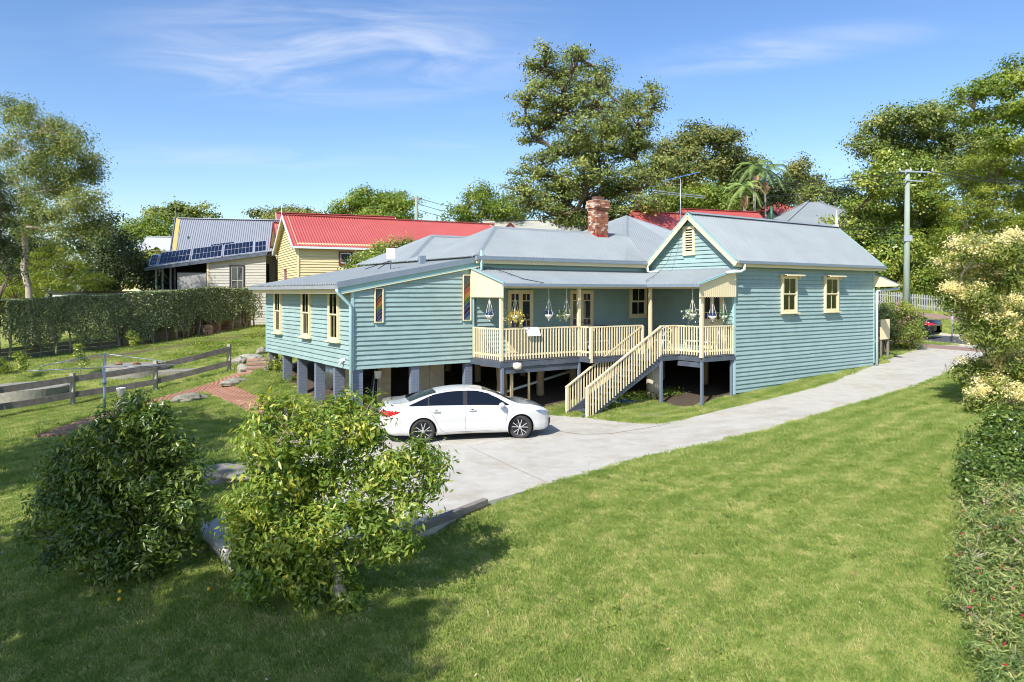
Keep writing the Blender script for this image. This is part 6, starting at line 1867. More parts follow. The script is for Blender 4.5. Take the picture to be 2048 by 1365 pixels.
def tree(name, label, cat, base, lobes, m, bark, tr=.3, fork=None, dens=28, leaf=.28, clump=.9, aspect=.5, group=None, twigs=2, flat=.75, shell=.75, droop=0, forks=None, cap=90000, extra=None, nclump=1.0, cup=0.0, up=.12):
    base = Vector(base)
    root = empty(name, base, 0, label, cat, group)
    lo = [(x - base.x, y - base.y, z - base.z, a, b, c) for x, y, z, a, b, c in lobes]
    far = base.y > 30
    P, N_, T, C = lobe_points(lo, dens * (DENK if far else 3.0), clump, shell, flat, nclump * (1.3 if far else 1.45))
    if far: leaf = leaf * .64; aspect = min(.75, aspect * 1.35)
    cap = int(cap * CAPK)
    if len(P) > cap:
        s = rng.permutation(len(P))[:cap]; P, N_, T = P[s], N_[s], T[s]
    sz = leaf * rng.uniform(.7, 1.3, len(P))
    link('crown', leaf_mesh('crown', m, P, N_, sz, aspect, droop, T, cup), root)
    ctr = Vector(np.mean([l[:3] for l in lo], 0)); zmin = min(l[2] - l[5] for l in lo)
    fk = Vector(fork) - base if fork is not None else Vector((ctr.x * .35, ctr.y * .35, max(.25 * ctr.z, zmin * .6)))
    tm = MB(); limb(tm, (0, 0, -.3), fk, tr, tr * .72, 10, .03)
    tm.build('trunk', bark, root, True)
    bm_ = MB()
    order = sorted(range(len(lo)), key=lambda i: lo[i][2])
    nodes = [(fk, tr * .7)]
    for i in order:
        c = Vector(lo[i][:3])
        best = min(nodes, key=lambda nd_: (nd_[0] - c).length + (4 if nd_[0].z > c.z + .5 else 0))
        r1 = max(.02, tr * .18)
        pts = limb(bm_, best[0], c, min(best[1], tr * .5) * .8, r1, 7, .10, 7, up)
        nodes.append((pts[4], tr * .38)); nodes.append((c, r1))
        cc = C[i]
        for q in cc[rng.permutation(len(cc))[:int(twigs * 4)]]:
            s = pts[random.randint(3, 7)]
            limb(bm_, s, Vector(q), max(.012, tr * .12), max(.006, tr * .03), 4, .1, 4)
    bm_.build('branches', bark, root, True)
    return root
def PL(d, spec, depth=1.0, jit=1.0):
    """lobes given where they stand in the view at depth d (px, py, half width px, half height px[, depth offset])"""
    out = []
    for s in spec:
        px, py, a, b = s[:4]; dd = d + (s[4] if len(s) > 4 else rng.normal() * jit)
        p = W(px, py, dd); out.append((p.x, p.y, p.z, a * dd / F_PX, (a + b) / 2 * dd / F_PX * depth, b * dd / F_PX))
    return out
def foot(px, d):
    x = (px - 1024) / F_PX * d; return Vector((x, d, G(x, d)))
L_EUC = leaf_mat('leaf_eucalypt', (0.06, 0.10, 0.025), (0.18, 0.235, 0.055), (0.40, 0.40, 0.11), .25)
L_EUCB = leaf_mat('leaf_bronze', (0.06, 0.09, 0.022), (0.17, 0.20, 0.05), (0.36, 0.33, 0.09), .25)
L_DARK = leaf_mat('leaf_dark', (.018, .035, .012), (.045, .075, .02), (.09, .12, .03), .2)
L_BRIGHT = leaf_mat('leaf_bright', (0.074, 0.135, 0.024), (0.189, 0.270, 0.041), (0.351, 0.405, 0.068), .4)
L_FEATH = leaf_mat('leaf_feather', (0.068, 0.135, 0.020), (0.230, 0.297, 0.041), (0.432, 0.446, 0.081), .45)
L_MAG = leaf_mat('leaf_magnolia', (0.06, 0.12, 0.022), (0.21, 0.29, 0.045), (0.50, 0.50, 0.11), .3, .35, .5)
L_CITL = leaf_mat('leaf_citrus_dark', (.04, .08, .015), (.11, .18, .028), (.27, .33, .06), .32, .32, .6)
L_CITR = leaf_mat('leaf_citrus_yellow', (.06, .125, .016), (.22, .32, .05), (.56, .55, .10), .38, .35, .5)
L_HEDGE = leaf_mat('leaf_hedge', (0.08, 0.12, 0.04), (0.21, 0.265, 0.105), (0.50, 0.50, 0.31), .2, .35, .6)
L_BUSH = leaf_mat('leaf_bottlebrush', (0.07, 0.14, 0.035), (0.22, 0.31, 0.085), (0.46, 0.44, 0.17), .3)
L_FLOW = leaf_mat('leaf_flowering', (0.068, 0.115, 0.024), (0.189, 0.243, 0.047), (0.351, 0.365, 0.081), .3)
L_BLOS = leaf_mat('blossom_cream', (.70, .60, .24), (.86, .78, .40), (.92, .88, .58), .3, .7, .1)
L_PINK = leaf_mat('blossom_pink', (.30, .14, .13), (.48, .26, .26), (.65, .48, .46), .3, .7, .1)
# --- the big tree behind the house
tree('spreading_tree', 'very tall open-crowned tree with bare dark limbs rising behind the chimney', 'tree', foot(1170, 58),
     PL(58, [(1090, 135, 42, 32), (1150, 120, 38, 28), (1205, 150, 32, 32), (1065, 185, 40, 26), (1125, 185, 45, 30), (1190, 205, 45, 32), (1245, 210, 32, 30), (1050, 235, 30, 14),
             (1100, 250, 42, 26), (1160, 260, 45, 30), (1225, 265, 45, 30), (1300, 190, 26, 24), (1310, 215, 22, 22), (1275, 245, 32, 24), (1120, 300, 40, 22), (1190, 320, 50, 30), (1260, 300, 42, 26),
             (1070, 345, 48, 22), (1130, 370, 55, 28), (1210, 385, 60, 32), (1285, 350, 50, 30), (1060, 405, 45, 26), (1150, 425, 60, 26), (1240, 425, 55, 26), (1310, 400, 40, 30), (1095, 95, 14, 16), (1110, 430, 45, 20), (1040, 380, 40, 26), (1180, 350, 60, 34), (1120, 390, 60, 34), (1250, 380, 60, 36), (1290, 440, 50, 24), (1200, 440, 60, 24), (1320, 330, 40, 30), (1270, 280, 40, 24), (1135, 222, 50, 30), (1180, 168, 36, 30), (1088, 215, 40, 26), (1150, 300, 50, 24), (1215, 245, 46, 28), (1065, 275, 34, 14), (1110, 155, 36, 26), (1265, 205, 26, 24), (1160, 100, 20, 16), (1200, 290, 50, 26), (1085, 320, 36, 14)], 1.1, 2.2),
     L_EUC, M_BARK, .62, fork=W(1175, 400, 58), dens=11, leaf=.34, clump=1.0, aspect=.4, twigs=7, flat=.42, shell=.55, cap=60000, nclump=1.1, up=0)
tree('eucalyptus_tree', 'broad rounded eucalyptus behind the palms, right of the tallest tree', 'tree', foot(1425, 78),
     PL(78, [(1395, 270, 48, 28), (1440, 285, 45, 28), (1485, 315, 34, 28), (1350, 300, 42, 32), (1410, 330, 55, 34), (1465, 355, 40, 28), (1355, 355, 40, 34), (1320, 330, 34, 34), (1500, 335, 22, 22), (1400, 385, 60, 28)], 1, 2),
     L_EUCB, M_BARKG, .5, dens=16, leaf=.42, clump=1.6, twigs=3, cap=40000, flat=.55, up=0)
tree('slender_gum', 'slender pale-trunked gum with a round bronze top right of the palms', 'tree', foot(1597, 90),
     PL(90, [(1585, 340, 26, 20), (1612, 350, 24, 20), (1578, 368, 20, 18), (1615, 378, 24, 18), (1598, 330, 22, 14), (1600, 360, 28, 20)], 1, 1),
     L_EUCB, M_BARKP, .28, fork=W(1597, 410, 90), dens=11, leaf=.42, clump=1.3, twigs=4, cap=8000, up=0)
tree('eucalyptus_tree', 'large olive eucalyptus high behind the power pole', 'tree', foot(1850, 74),
     PL(74, [(1810, 240, 50, 26), (1860, 235, 45, 24), (1905, 265, 45, 28), (1760, 280, 45, 28), (1830, 290, 60, 34), (1730, 300, 32, 18), (1890, 320, 55, 34), (1950, 300, 40, 40), (1800, 340, 60, 34), (1960, 350, 50, 40), (1985, 290, 30, 30)], 1, 2),
     L_EUC, M_BARKG, .6, dens=16, leaf=.42, clump=1.5, twigs=3, cap=42000, flat=.6, up=0)
tree('fig_tree', 'bright leafy tree leaning in at the top right corner of the view', 'tree', foot(2090, 50),
     PL(50, [(1930, 200, 30, 20), (1965, 180, 34, 22), (2005, 170, 34, 26), (2040, 150, 36, 34), (1960, 240, 30, 16), (2010, 235, 40, 26), (2060, 220, 46, 36), (2040, 290, 44, 20), (1985, 270, 34, 18), (2090, 160, 50, 60), (2110, 280, 60, 50)], 1, 1.6),
     L_BRIGHT, M_BARKP, .5, fork=W(2070, 370, 50), dens=22, leaf=.30, clump=.9, twigs=5, cap=42000, flat=.5, shell=.6, up=0)
tree('feathery_tree', 'dense yellow-green feathery tree at the right edge behind the blossoming tree', 'tree', foot(2000, 52),
     PL(52, [(1990, 320, 60, 34), (2045, 340, 50, 50), (1935, 370, 50, 34), (1990, 400, 60, 40), (2050, 430, 50, 50), (1930, 430, 45, 34), (1960, 480, 70, 36), (2040, 510, 60, 40), (1900, 480, 34, 30), (2100, 380, 60, 80), (1920, 530, 50, 30), (2000, 560, 60, 40)], 1, 1.6),
     L_FEATH, M_BARK, .45, dens=30, leaf=.26, clump=.9, aspect=.3, twigs=2, cap=60000, flat=.4)
tree('magnolia_tree', 'large glossy yellow-green broadleaf tree behind the power pole across the street', 'tree', foot(1790, 59),
     PL(59, [(1800, 325, 50, 24), (1850, 345, 40, 26), (1750, 365, 40, 26), (1800, 375, 55, 30), (1860, 400, 40, 34), (1730, 420, 40, 28), (1790, 430, 55, 34), (1850, 455, 45, 34), (1740, 470, 45, 28), (1800, 490, 55, 34), (1860, 515, 40, 34),
             (1760, 525, 45, 30), (1820, 550, 55, 34), (1700, 440, 30, 22), (1690, 470, 28, 20), (1870, 570, 40, 30), (1880, 440, 30, 40), (1790, 580, 50, 22), (1710, 500, 36, 26)], 1, 2),
     L_MAG, M_BARK, .45, dens=26, leaf=.33, clump=1.0, aspect=.55, twigs=3, cap=64000, flat=.6)
tree('dark_tree', 'small dark round tree between the slender gum and the magnolia', 'tree', foot(1690, 85), PL(85, [(1690, 385, 24, 14), (1665, 395, 18, 12), (1715, 390, 20, 14)], 1, 1), L_DARK, M_BARK, .3, dens=16, leaf=.4, clump=1.2, cap=6000)
tree('olive_tree', 'low olive green tree beneath the slender gum', 'tree', foot(1620, 82), PL(82, [(1625, 390, 34, 18), (1560, 400, 34, 22), (1530, 385, 30, 20)], 1, 1), L_EUC, M_BARK, .3, dens=16, leaf=.4, clump=1.2, cap=8000)
tree('bushy_tree', 'dense mid green tree filling the gap behind the brick cottage', 'tree', foot(1380, 70), PL(70, [(1340, 400, 50, 26), (1400, 395, 60, 26), (1460, 405, 40, 24), (1300, 430, 40, 24)], 1, 1), L_BRIGHT, M_BARK, .4, dens=18, leaf=.36, clump=1.2, cap=20000)
tree('dark_tree', 'dark shadowy tree standing under the palms', 'tree', foot(1510, 74), PL(74, [(1470, 385, 36, 26), (1520, 400, 50, 20), (1560, 375, 26, 24), (1500, 360, 30, 22)], 1, 1), L_DARK, M_BARK, .3, dens=18, leaf=.36, clump=1.2, cap=16000)
tree('round_tree', 'dense round-topped green tree above the red roof with a pole before it', 'tree', foot(755, 76),
     PL(76, [(740, 395, 38, 18), (785, 402, 38, 18), (700, 412, 30, 18), (755, 418, 55, 20), (815, 420, 30, 18), (690, 425, 26, 14), (770, 440, 60, 20)], 1, 1.5), L_BRIGHT, M_BARK, .4, dens=18, leaf=.38, clump=1.2, cap=26000, flat=.5)
tree('bushy_tree', 'bright green tree just left of the tallest tree, over the grey ridge', 'tree', foot(955, 66),
     PL(66, [(960, 385, 24, 16), (940, 405, 30, 18), (985, 410, 34, 20), (925, 430, 30, 16), (965, 435, 45, 18), (1010, 420, 30, 20), (1015, 440, 40, 18)], 1, 1.2), L_BRIGHT, M_BARK, .35, dens=20, leaf=.32, clump=1.0, cap=22000)
tree('flat_topped_tree', 'bronze flat-topped tree on the skyline left of the yellow house ridge', 'tree', foot(570, 95), PL(95, [(540, 432, 34, 10), (580, 424, 36, 9), (620, 432, 34, 9), (580, 440, 50, 12)], 1, 1), L_EUCB, M_BARKG, .4, dens=11, leaf=.5, clump=1.6, cap=10000, flat=.4)
tree('flat_topped_tree', 'olive flat-topped tree on the skyline above the striped grey roof', 'tree', foot(370, 92), PL(92, [(310, 424, 26, 10), (350, 422, 30, 10), (385, 412, 30, 10), (415, 428, 26, 10), (370, 436, 50, 10)], 1, 1), L_EUC, M_BARKG, .4, dens=11, leaf=.5, clump=1.6, cap=10000, flat=.4, twigs=3)
tree('bushy_tree', 'bright green tree left of the striped roof gable', 'tree', foot(290, 70), PL(70, [(280, 450, 34, 16), (320, 455, 30, 20), (260, 468, 26, 16), (300, 475, 40, 16), (330, 480, 20, 20)], 1, 1), L_BRIGHT, M_BARK, .35, dens=20, leaf=.34, clump=1.0, cap=14000)
# --- left side
tree('gum_tree', 'tall gum with forking white limbs and loose olive foliage at the left', 'tree', foot(75, 40),
     PL(40, [(25, 225, 34, 26), (60, 232, 24, 20), (105, 262, 32, 24), (35, 275, 26, 14), (80, 300, 40, 28), (130, 300, 38, 30), (175, 330, 34, 28), (150, 345, 40, 30), (90, 345, 34, 22), (40, 390, 34, 24), (70, 420, 30, 16),
             (150, 405, 30, 22), (110, 430, 40, 22), (185, 395, 20, 16), (175, 430, 30, 24), (20, 350, 14, 16), (190, 465, 26, 26), (60, 455, 40, 16), (5, 300, 26, 26), (130, 460, 40, 20), (60, 330, 34, 24), (100, 375, 34, 24), (130, 375, 34, 22), (15, 440, 34, 30), (90, 265, 28, 20), (150, 280, 26, 18)], 1, 1.6),
     L_EUC, M_BARKP, .2, fork=W(45, 455, 40), dens=58, leaf=.20, clump=.75, aspect=.36, twigs=6, cap=60000, shell=.6, droop=.5, up=0)
tree('dark_conifer', 'very dark dense tree cut by the left edge', 'tree', foot(-20, 34), PL(34, [(0, 380, 22, 26), (5, 420, 26, 28), (0, 465, 34, 30), (10, 510, 34, 30), (-30, 420, 40, 80), (20, 540, 24, 24)], 1, .8), L_DARK, M_BARK, .3, dens=60, leaf=.18, clump=.6, aspect=.3, cap=30000)
tree('feathery_tree', 'low feathery bright green tree behind the left end of the hedge', 'tree', foot(110, 43),
     PL(43, [(120, 500, 42, 18), (90, 525, 44, 20), (150, 530, 44, 20), (60, 560, 50, 20), (120, 560, 60, 24), (20, 570, 40, 22), (185, 565, 34, 18), (30, 595, 50, 16)], 1, 1.2), L_FEATH, M_BARK, .25, dens=60, leaf=.18, clump=.6, aspect=.25, cap=44000, flat=.35, twigs=3)
tree('dark_tree', 'dark ragged tree between the gum and the solar house', 'tree', foot(235, 50),
     PL(50, [(215, 450, 24, 22), (240, 480, 26, 20), (205, 490, 34, 26), (255, 510, 28, 18), (225, 530, 40, 26), (270, 540, 34, 26), (200, 560, 50, 22), (300, 560, 26, 24), (160, 480, 30, 24), (60, 490, 60, 24), (60, 520, 60, 26)], 1, 1.2), L_DARK, M_BARK, .25, dens=36, leaf=.24, clump=.75, cap=34000)
tree('banana_plant', 'clump of large bright banana-like leaves beside the maroon porch', 'plant', foot(290, 53), PL(53, [(290, 535, 22, 26), (305, 520, 16, 20), (280, 560, 26, 20)], 1, .6), L_MAG, M_BARK, .15, dens=12, leaf=.75, clump=.8, aspect=.35, cap=900, twigs=1)
tree('loquat_shrub', 'glossy yellow-green tree against the yellow wall behind the grey roof', 'shrub', foot(775, 38.5),
     PL(38.5, [(800, 492, 34, 18), (770, 505, 30, 18), (740, 520, 32, 16), (720, 530, 22, 14), (780, 530, 50, 22)], 1, .6), L_MAG, M_BARK, .15, dens=70, leaf=.18, clump=.5, cap=22000)
# --- far woods closing the horizon
wl_ = []
for k in range(150):
    x = -190 + 380 * k / 149 + rng.normal() * 1.5; y = 118 + rng.normal() * 9 + (10 if abs(x) < 40 else 0)
    g_ = G(x, y); r_ = rng.uniform(3.5, 6); wl_.append((x, y, g_ + r_ * .7, r_, r_, r_ * (.9 if x < 20 else 1.1)))
P, N_, T, C = lobe_points(wl_, 1.6, 2.2, .8, .6, 1.2)
tag(link('far_woods', leaf_mesh('far_woods', leaf_mat('leaf_far', (.05, .07, .03), (.11, .14, .05), (.19, .21, .08), .25), P, N_, 1.1 * rng.uniform(.6, 1.3, len(P)), .7, 0, T)), kind='stuff', label='distant wooded rise behind the houses', cat='woods')
# --- palms
def palm(px, d, py, label, s=1.0, trunk=.14):
    b = foot(px, d); root = empty('palm_tree', b, 0, label, 'palm', 'palms behind the red roofs')
    h = W(px, py, d).z - b.z
    MB().tube([(0, 0, -.2), (.1, 0, h * .5), (0, 0, h)], [trunk * 1.2, trunk, trunk * .85], 8).build('trunk', M_BARKP, root, True)
    MB().tube([(0, 0, h), (0, 0, h + 1.0 * s)], [trunk * .95, trunk * .5], 8).build('crownshaft', mat('crownshaft_green', (.15, .22, .08), .5, .1), root, True)
    mb = MB(); P = []
    for k in range(13):
        a = k * 2.399; el = .9 - 1.25 * (k / 13); L = (2.6 + random.random() * .5) * s; q = []
        for i in range(9):
            t = i / 8; r_ = L * (t * math.cos(el * .6) + 0 * t); zz = L * (t * math.sin(el) * 1.0 - .75 * t * t * (1.0 + .25 * random.random())) 
            q.append(Vector((math.cos(a) * r_ * (1 - .12 * t * t), math.sin(a) * r_ * (1 - .12 * t * t), h + 1.0 * s + zz)))
        mb.tube(q, [.03 * s * (1 - .8 * i / 8) for i in range(9)], 4)
        for i in range(34):
            t = .12 + .86 * i / 34; j = min(7, int(t * 8)); p = q[j].lerp(q[j + 1], t * 8 - j); dd = (q[j + 1] - q[j]).normalized(); sd = dd.cross(Vector((0, 0, 1))).normalized()
            ln = .62 * s * math.sin(math.pi * (.15 + .8 * t))
            for e in (-1, 1):
                tip = p + (sd * e * .8 + dd * .55 + Vector((0, 0, -.45))).normalized() * ln
                w_ = dd * .035 * s
                mb.add([p - w_, p + w_, tip], [(0, 1, 2)])
    mb.build('fronds', mat('palm_frond', (.20, .29, .07), .5, .45, 2), root)
    mb = MB()
    for k in range(90):
        a = random.uniform(0, 6.28); r_ = abs(random.gauss(0, .3)) * s; zz = h - .2 - random.random() * .9 * s
        mb.add([(r_ * math.cos(a) * .5, r_ * math.sin(a) * .5, zz + .3), (r_ * math.cos(a) + .03, r_ * math.sin(a), zz), (r_ * math.cos(a) - .03, r_ * math.sin(a) + .03, zz - .3)], [(0, 1, 2)])
    mb.build('seed_cluster', mat('seed_tan', (.42, .25, .11), .8, .25, 6), root)
palm(1508, 66, 352, 'tallest palm with arching fronds, right of the antenna', .95); palm(1488, 64, 392, 'shorter palm left of the tallest palm with a tan seed cluster', 0.85); palm(1530, 70, 362, 'slim palm just right of the tallest palm', 1.05, .09)
# --- hedge along the top of the yard
hd = empty('hedge', (0, 0, 0), 0, 'long clipped dark green hedge on bare stems at the top of the back yard', 'hedge')
HH = [Vector((q.x, q.y, q.z)) for q in HP]
# top line of the hedge
HTOP = [W(-120, 606, HH[0].y).z, W(0, 600, HH[1].y).z, W(120, 594, HH[2].y).z, W(250, 587, HH[3].y).z, W(340, 580, HH[4].y).z, W(430, 575, HH[5].y).z, W(505, 577, HH[6].y).z]
pts_, nn_, tt_ = [], [], []
for i in range(len(HH) - 1):
    a, b = HH[i], HH[i + 1]; za, zb2 = HTOP[i], HTOP[i + 1]
    L2 = (b - a).xy.length; d = Vector((b.x - a.x, b.y - a.y, 0)).normalized(); nr = np.array([-d.y, d.x, 0]); 
    n = int(L2 * 5200)
    t = rng.random(n); face = rng.random(n)
    gz_ = a.z + (b.z - a.z) * t; zt_ = za + (zb2 - za) * t
    low = .75 + .35 * np.sin(t * L2 * 1.9 + i) + .2 * np.sin(t * L2 * 4.7)
    v = rng.random(n)
    zz = gz_ + low + (zt_ - gz_ - low) * v ** .8
    y_ = np.where(face < .55, -.45, np.where(face < .8, rng.uniform(-.45, .45, n), .45)) + rng.normal(0, .07, n)
    topm = (face >= .55) & (face < .8); zz = np.where(topm, zt_ - rng.random(n) * .06, zz)
    px_ = a.x + (b.x - a.x) * t + nr[0] * (y_ + .15) ; py_ = a.y + (b.y - a.y) * t + nr[1] * (y_ + .15)
    P_ = np.stack([px_, py_, zz + .04 * np.sin(px_ * 3)], 1)
    if i == len(HH) - 2:
        keep = (t < .6) | (rng.random(n) > (t - .6) * 2.0); P_, y_, topm = P_[keep], y_[keep], topm[keep]
    out = nr[None] * np.sign(y_)[:, None] * .6 + np.array([0, 0, .35]) + topm[:, None] * np.array([0, 0, 1.2]) + rng.normal(0, .55, P_.shape)
    pts_.append(P_); nn_.append(unit(out)); tt_.append(np.clip(rng.normal(.45, .28, len(P_)), 0, 1))
P_ = np.concatenate(pts_)
link('foliage', leaf_mesh('foliage', L_HEDGE, P_, np.concatenate(nn_), .09 * rng.uniform(.7, 1.4, len(P_)), .6, 0, np.concatenate(tt_)), hd)
for i in range(len(HH) - 1):
    for k in range(4):
        q = HH[i].lerp(HH[i + 1], (k + .4) / 4); q.y += .2
        m2 = MB(); zt_ = HTOP[i] - .5; limb(m2, q + Vector((0, 0, -.1)), Vector((q.x + random.uniform(-.15, .15), q.y, zt_)), .06, .02, 6, .02)
        for _ in range(5):
            zz = random.uniform(q.z + .7, zt_); limb(m2, Vector((q.x, q.y, zz)), Vector((q.x + random.uniform(-.5, .5), q.y + random.uniform(-.4, .4), zz + .5)), .02, .008, 4, .05, 3)
        m2.build('stem', M_BARKG, hd, True)
# --- young saplings in the yard
for k, (px, py, h_) in enumerate(((42, 758, 1.1), (160, 752, 1.3), (265, 700, .9), (0, 750, .7))):
    g = ground_at(px, py); tree('sapling', ['young shrub with pale green tips nearest the left tank base', 'young shrub seen through the left arms of the clothes hoist', 'small thin sapling in the lawn above the second tank base', 'young shrub cut by the left edge above the fence'][k], 'shrub', g,
        [(g.x, g.y, g.z + h_ * .75, .18, .18, .22), (g.x + .15, g.y, g.z + h_ * .45, .22, .2, .15), (g.x - .1, g.y, g.z + h_ * .95, .12, .12, .14)], L_MAG, M_BARKG, .02, dens=260, leaf=.11, clump=.22, cap=500, group='saplings on the back lawn')
# --- garden bed plants near the steps, weeds under the deck
def clumpy(px, py, r, h, m, label, leaf=.12, n=600, name='garden_plant', cat='plant', up=.2):
    g = ground_at(px, py) if not isinstance(px, Vector) else px
    P = rng.normal(size=(n, 3)) * [r * .5, r * .4, h * .35]; P[:, 2] = abs(P[:, 2]) + .02
    o = link(name, leaf_mesh(name, m, P, unit(P * [1, 1, .3] + [0, 0, up] + rng.normal(size=P.shape) * .4), leaf * rng.uniform(.6, 1.3, n), .4), None, g)
    return tag(o, label, cat)
clumpy(553, 742, .45, .7, L_MAG, 'leafy green plant between the first two stumps of the side wing', .16, 340)
clumpy(578, 762, .6, .35, L_BRIGHT, 'patch of bright weeds at the foot of the third stump', .08, 500, 'weeds')
clumpy(375, 672, .55, .5, L_MAG, 'variegated leafy plant at the foot of the paling fence', .14, 400)
clumpy(452, 660, .4, .4, L_BRIGHT, 'green tufts beside the tallest brick stack', .1, 300)
for k, (px, py, r) in enumerate(((430, 700, 1.0), (470, 692, 1.1), (500, 690, 1.0), (380, 716, .9), (440, 712, 1.0), (515, 676, .9), (410, 690, .9))):
    clumpy(px, py, r, .22, L_BRIGHT, ['ground cover patch between track and fence, left of centre', 'ground cover patch in the middle of the back bed', 'ground cover patch just behind the garden rocks', 'ground cover patch nearest the second tank base', 'ground cover patch directly behind the upper fence rail', 'ground cover patch at the corner of the side wing', 'ground cover patch beside the bare track'][k], .09, 1500, 'ground_cover', 'ground cover')
for k, (px, py, r) in enumerate(((1235, 800, .8), (1275, 795, .9), (1330, 790, .7), (1215, 815, .5))):
    clumpy(px, py, r, .25, L_BRIGHT, ['weeds under the top half of the stairs', 'widest weed patch behind the stairs', 'weeds beside the cream drum', 'weeds at the foot of the stringer'][k], .08, 900, 'weeds', 'weeds')
# --- pink flowering shrub and its neighbour by the corner
b = foot(1805, 38.0)
sp = PL(38.0, [(1800, 625, 34, 22), (1775, 640, 26, 20), (1820, 650, 28, 24), (1795, 665, 34, 24), (1815, 680, 26, 14)], 1, .4)
t = tree('indian_hawthorn', 'rounded shrub covered in pale pink flowers at the end of the driveway', 'shrub', b, sp, L_MAG, M_BARK, .08, dens=150, leaf=.12, clump=.4, cap=14000)
lo = [(x - b.x, y - b.y, z - b.z, a * 1.03, b_ * 1.03, c * 1.03) for x, y, z, a, b_, c in sp]
P, N_, T, C = lobe_points(lo, 60, .3, .98)
link('blossom', leaf_mesh('blossom', L_PINK, P, N_, .10, .9, 0, T), t)
b = foot(1768, 37.0); tree('purple_shrub', 'dark purple-leaved shrub in the shade behind the slatted screen', 'shrub', b, PL(37.0, [(1768, 625, 20, 16), (1775, 650, 24, 20), (1760, 665, 20, 14)], 1, .3), L_DARK, M_BARK, .06, dens=130, leaf=.12, clump=.4, cap=6000)
# climbers over the picket fence
for k, (px, py, a, b_) in enumerate(((1790, 590, 40, 16), (1855, 600, 40, 20), (1900, 590, 34, 24), (1960, 600, 50, 26))):
    g = foot(px, 56.5 - k); tree('bank_shrub', ['leafy shrub over the picket fence behind the power pole', 'leafy shrub over the picket fence right of the power pole', 'leafy shrub spilling over the fence above the parked car', 'dark leafy shrub at the right end of the picket fence'][k], 'shrub', g, PL(56.5 - k, [(px, py, a, b_), (px - 15, py - 12, a * .7, b_ * .7)], 1, .3), [L_MAG, L_BRIGHT, L_MAG, L_DARK][k], M_BARK, .08, dens=60, leaf=.2, clump=.6, cap=7000, group='shrubs over the picket fence')
# --- blossoming tree at the right
b = foot(2085, 21.5)
sp = PL(21.5, [(1960, 500, 46, 26), (2010, 495, 44, 26), (1925, 530, 34, 22), (1975, 560, 50, 30), (2030, 545, 44, 36), (1935, 600, 40, 34), (1990, 625, 46, 30), (2040, 640, 40, 40), (1915, 590, 26, 20), (1995, 680, 50, 24), (1950, 650, 26, 22),
               (2080, 520, 60, 50), (2090, 620, 60, 60), (1975, 740, 44, 26), (2030, 735, 44, 34), (1945, 745, 26, 22), (2000, 790, 44, 26), (2060, 780, 50, 40), (1965, 800, 30, 20)], 1, .55)
ft = tree('blossoming_tree', 'tree covered in frothy cream blossom at the right edge beside the driveway', 'tree', b, sp, L_FLOW, M_BARKP, .16, fork=W(2080, 760, 21.5), dens=170, leaf=.15, clump=.38, aspect=.28, twigs=5, cap=60000, droop=.5, cup=.05)
lo = [(x - b.x, y - b.y, z - b.z + .1, a * .98, b_ * .98, c * 1.0) for x, y, z, a, b_, c in sp]
P, N_, T, C = lobe_points(lo, 2600, .30, 1.02, .6, .9)
k_ = (N_[:, 2] > .05)
P = P[k_]
sel = np.zeros(len(P), bool)
hsh = np.sin(P[:, 0] * 3.1 + 1) * np.sin(P[:, 1] * 2.7) * np.sin(P[:, 2] * 3.7 + .5)
sel = (hsh > -.35) & (rng.random(len(P)) < .8)
P = P[sel]
link('blossom', leaf_mesh('blossom', L_BLOS, P, unit(rng.normal(size=P.shape) + [0, -.2, .6]), .065 * rng.uniform(.6, 1.4, len(P)), .55), ft)
print('blossom', len(P))
# dark shrub below it, and the weeping bottlebrush in the near corner
gs = [(1985, 850, 34, 28), (2030, 850, 44, 34), (1960, 880, 34, 28), (2010, 890, 44, 34), (1950, 915, 34, 28), (2000, 925, 48, 34), (2050, 915, 50, 50), (1950, 955, 36, 28), (2005, 965, 50, 30), (2060, 970, 50, 40), (1975, 830, 24, 20), (1935, 935, 24, 20), (1925, 975, 28, 24)]
gs = [(q[0] + 18,) + q[1:] + (-(q[1] - 830) * .022,) for q in gs]
b = foot(2030, 15.2); tree('glossy_shrub', 'dark glossy-leaved shrub below the blossoming tree at the right edge', 'shrub', b, PL(16.6, gs, 1, .3),
     L_CITL, M_BARK, .06, dens=380, leaf=.085, clump=.26, cap=26000, twigs=2)
b = Vector((7.9, 10.2, G(7.9, 10.2)))
spec = [(1955, 1000, 40, 30), (2010, 990, 50, 34), (1945, 1050, 44, 34), (2020, 1060, 55, 40), (1930, 1110, 40, 34), (1990, 1130, 55, 40), (2050, 1140, 50, 50), (1925, 1170, 40, 34), (1985, 1200, 55, 44), (2050, 1220, 60, 50),
        (1915, 1030, 36, 30), (1900, 1210, 30, 26), (1895, 1120, 22, 20), (1930, 1240, 44, 36), (2000, 1275, 60, 44), (2070, 1310, 60, 60), (1950, 1310, 50, 40), (2020, 1345, 60, 40), (1975, 1370, 50, 40), (2100, 1060, 60, 80), (2120, 1200, 70, 80), (1905, 1090, 26, 24), (1900, 1150, 24, 24), (2090, 1390, 80, 60)]
spec = [(q[0] + 32,) + q[1:] + (12.0 - (q[1] - 1000) * .0107,) for q in spec]
lobes = []
for px, py, a, b_, d in spec:
    p = W(px, py, d); lobes.append((p.x, p.y, p.z, a * d / F_PX, (a + b_) / 2 * d / F_PX, b_ * d / F_PX))
bb = tree('bottlebrush_shrub', 'sprawling fine-leaved shrub with grey twigs and red tips in the lower right corner', 'shrub', b, lobes, L_BUSH, M_BARKP, .05, fork=(7.6, 10.4, G(7.9, 10.2) + .5), dens=480, leaf=.10, clump=.20, aspect=.16, cap=70000, twigs=9, shell=.45, nclump=1.0)
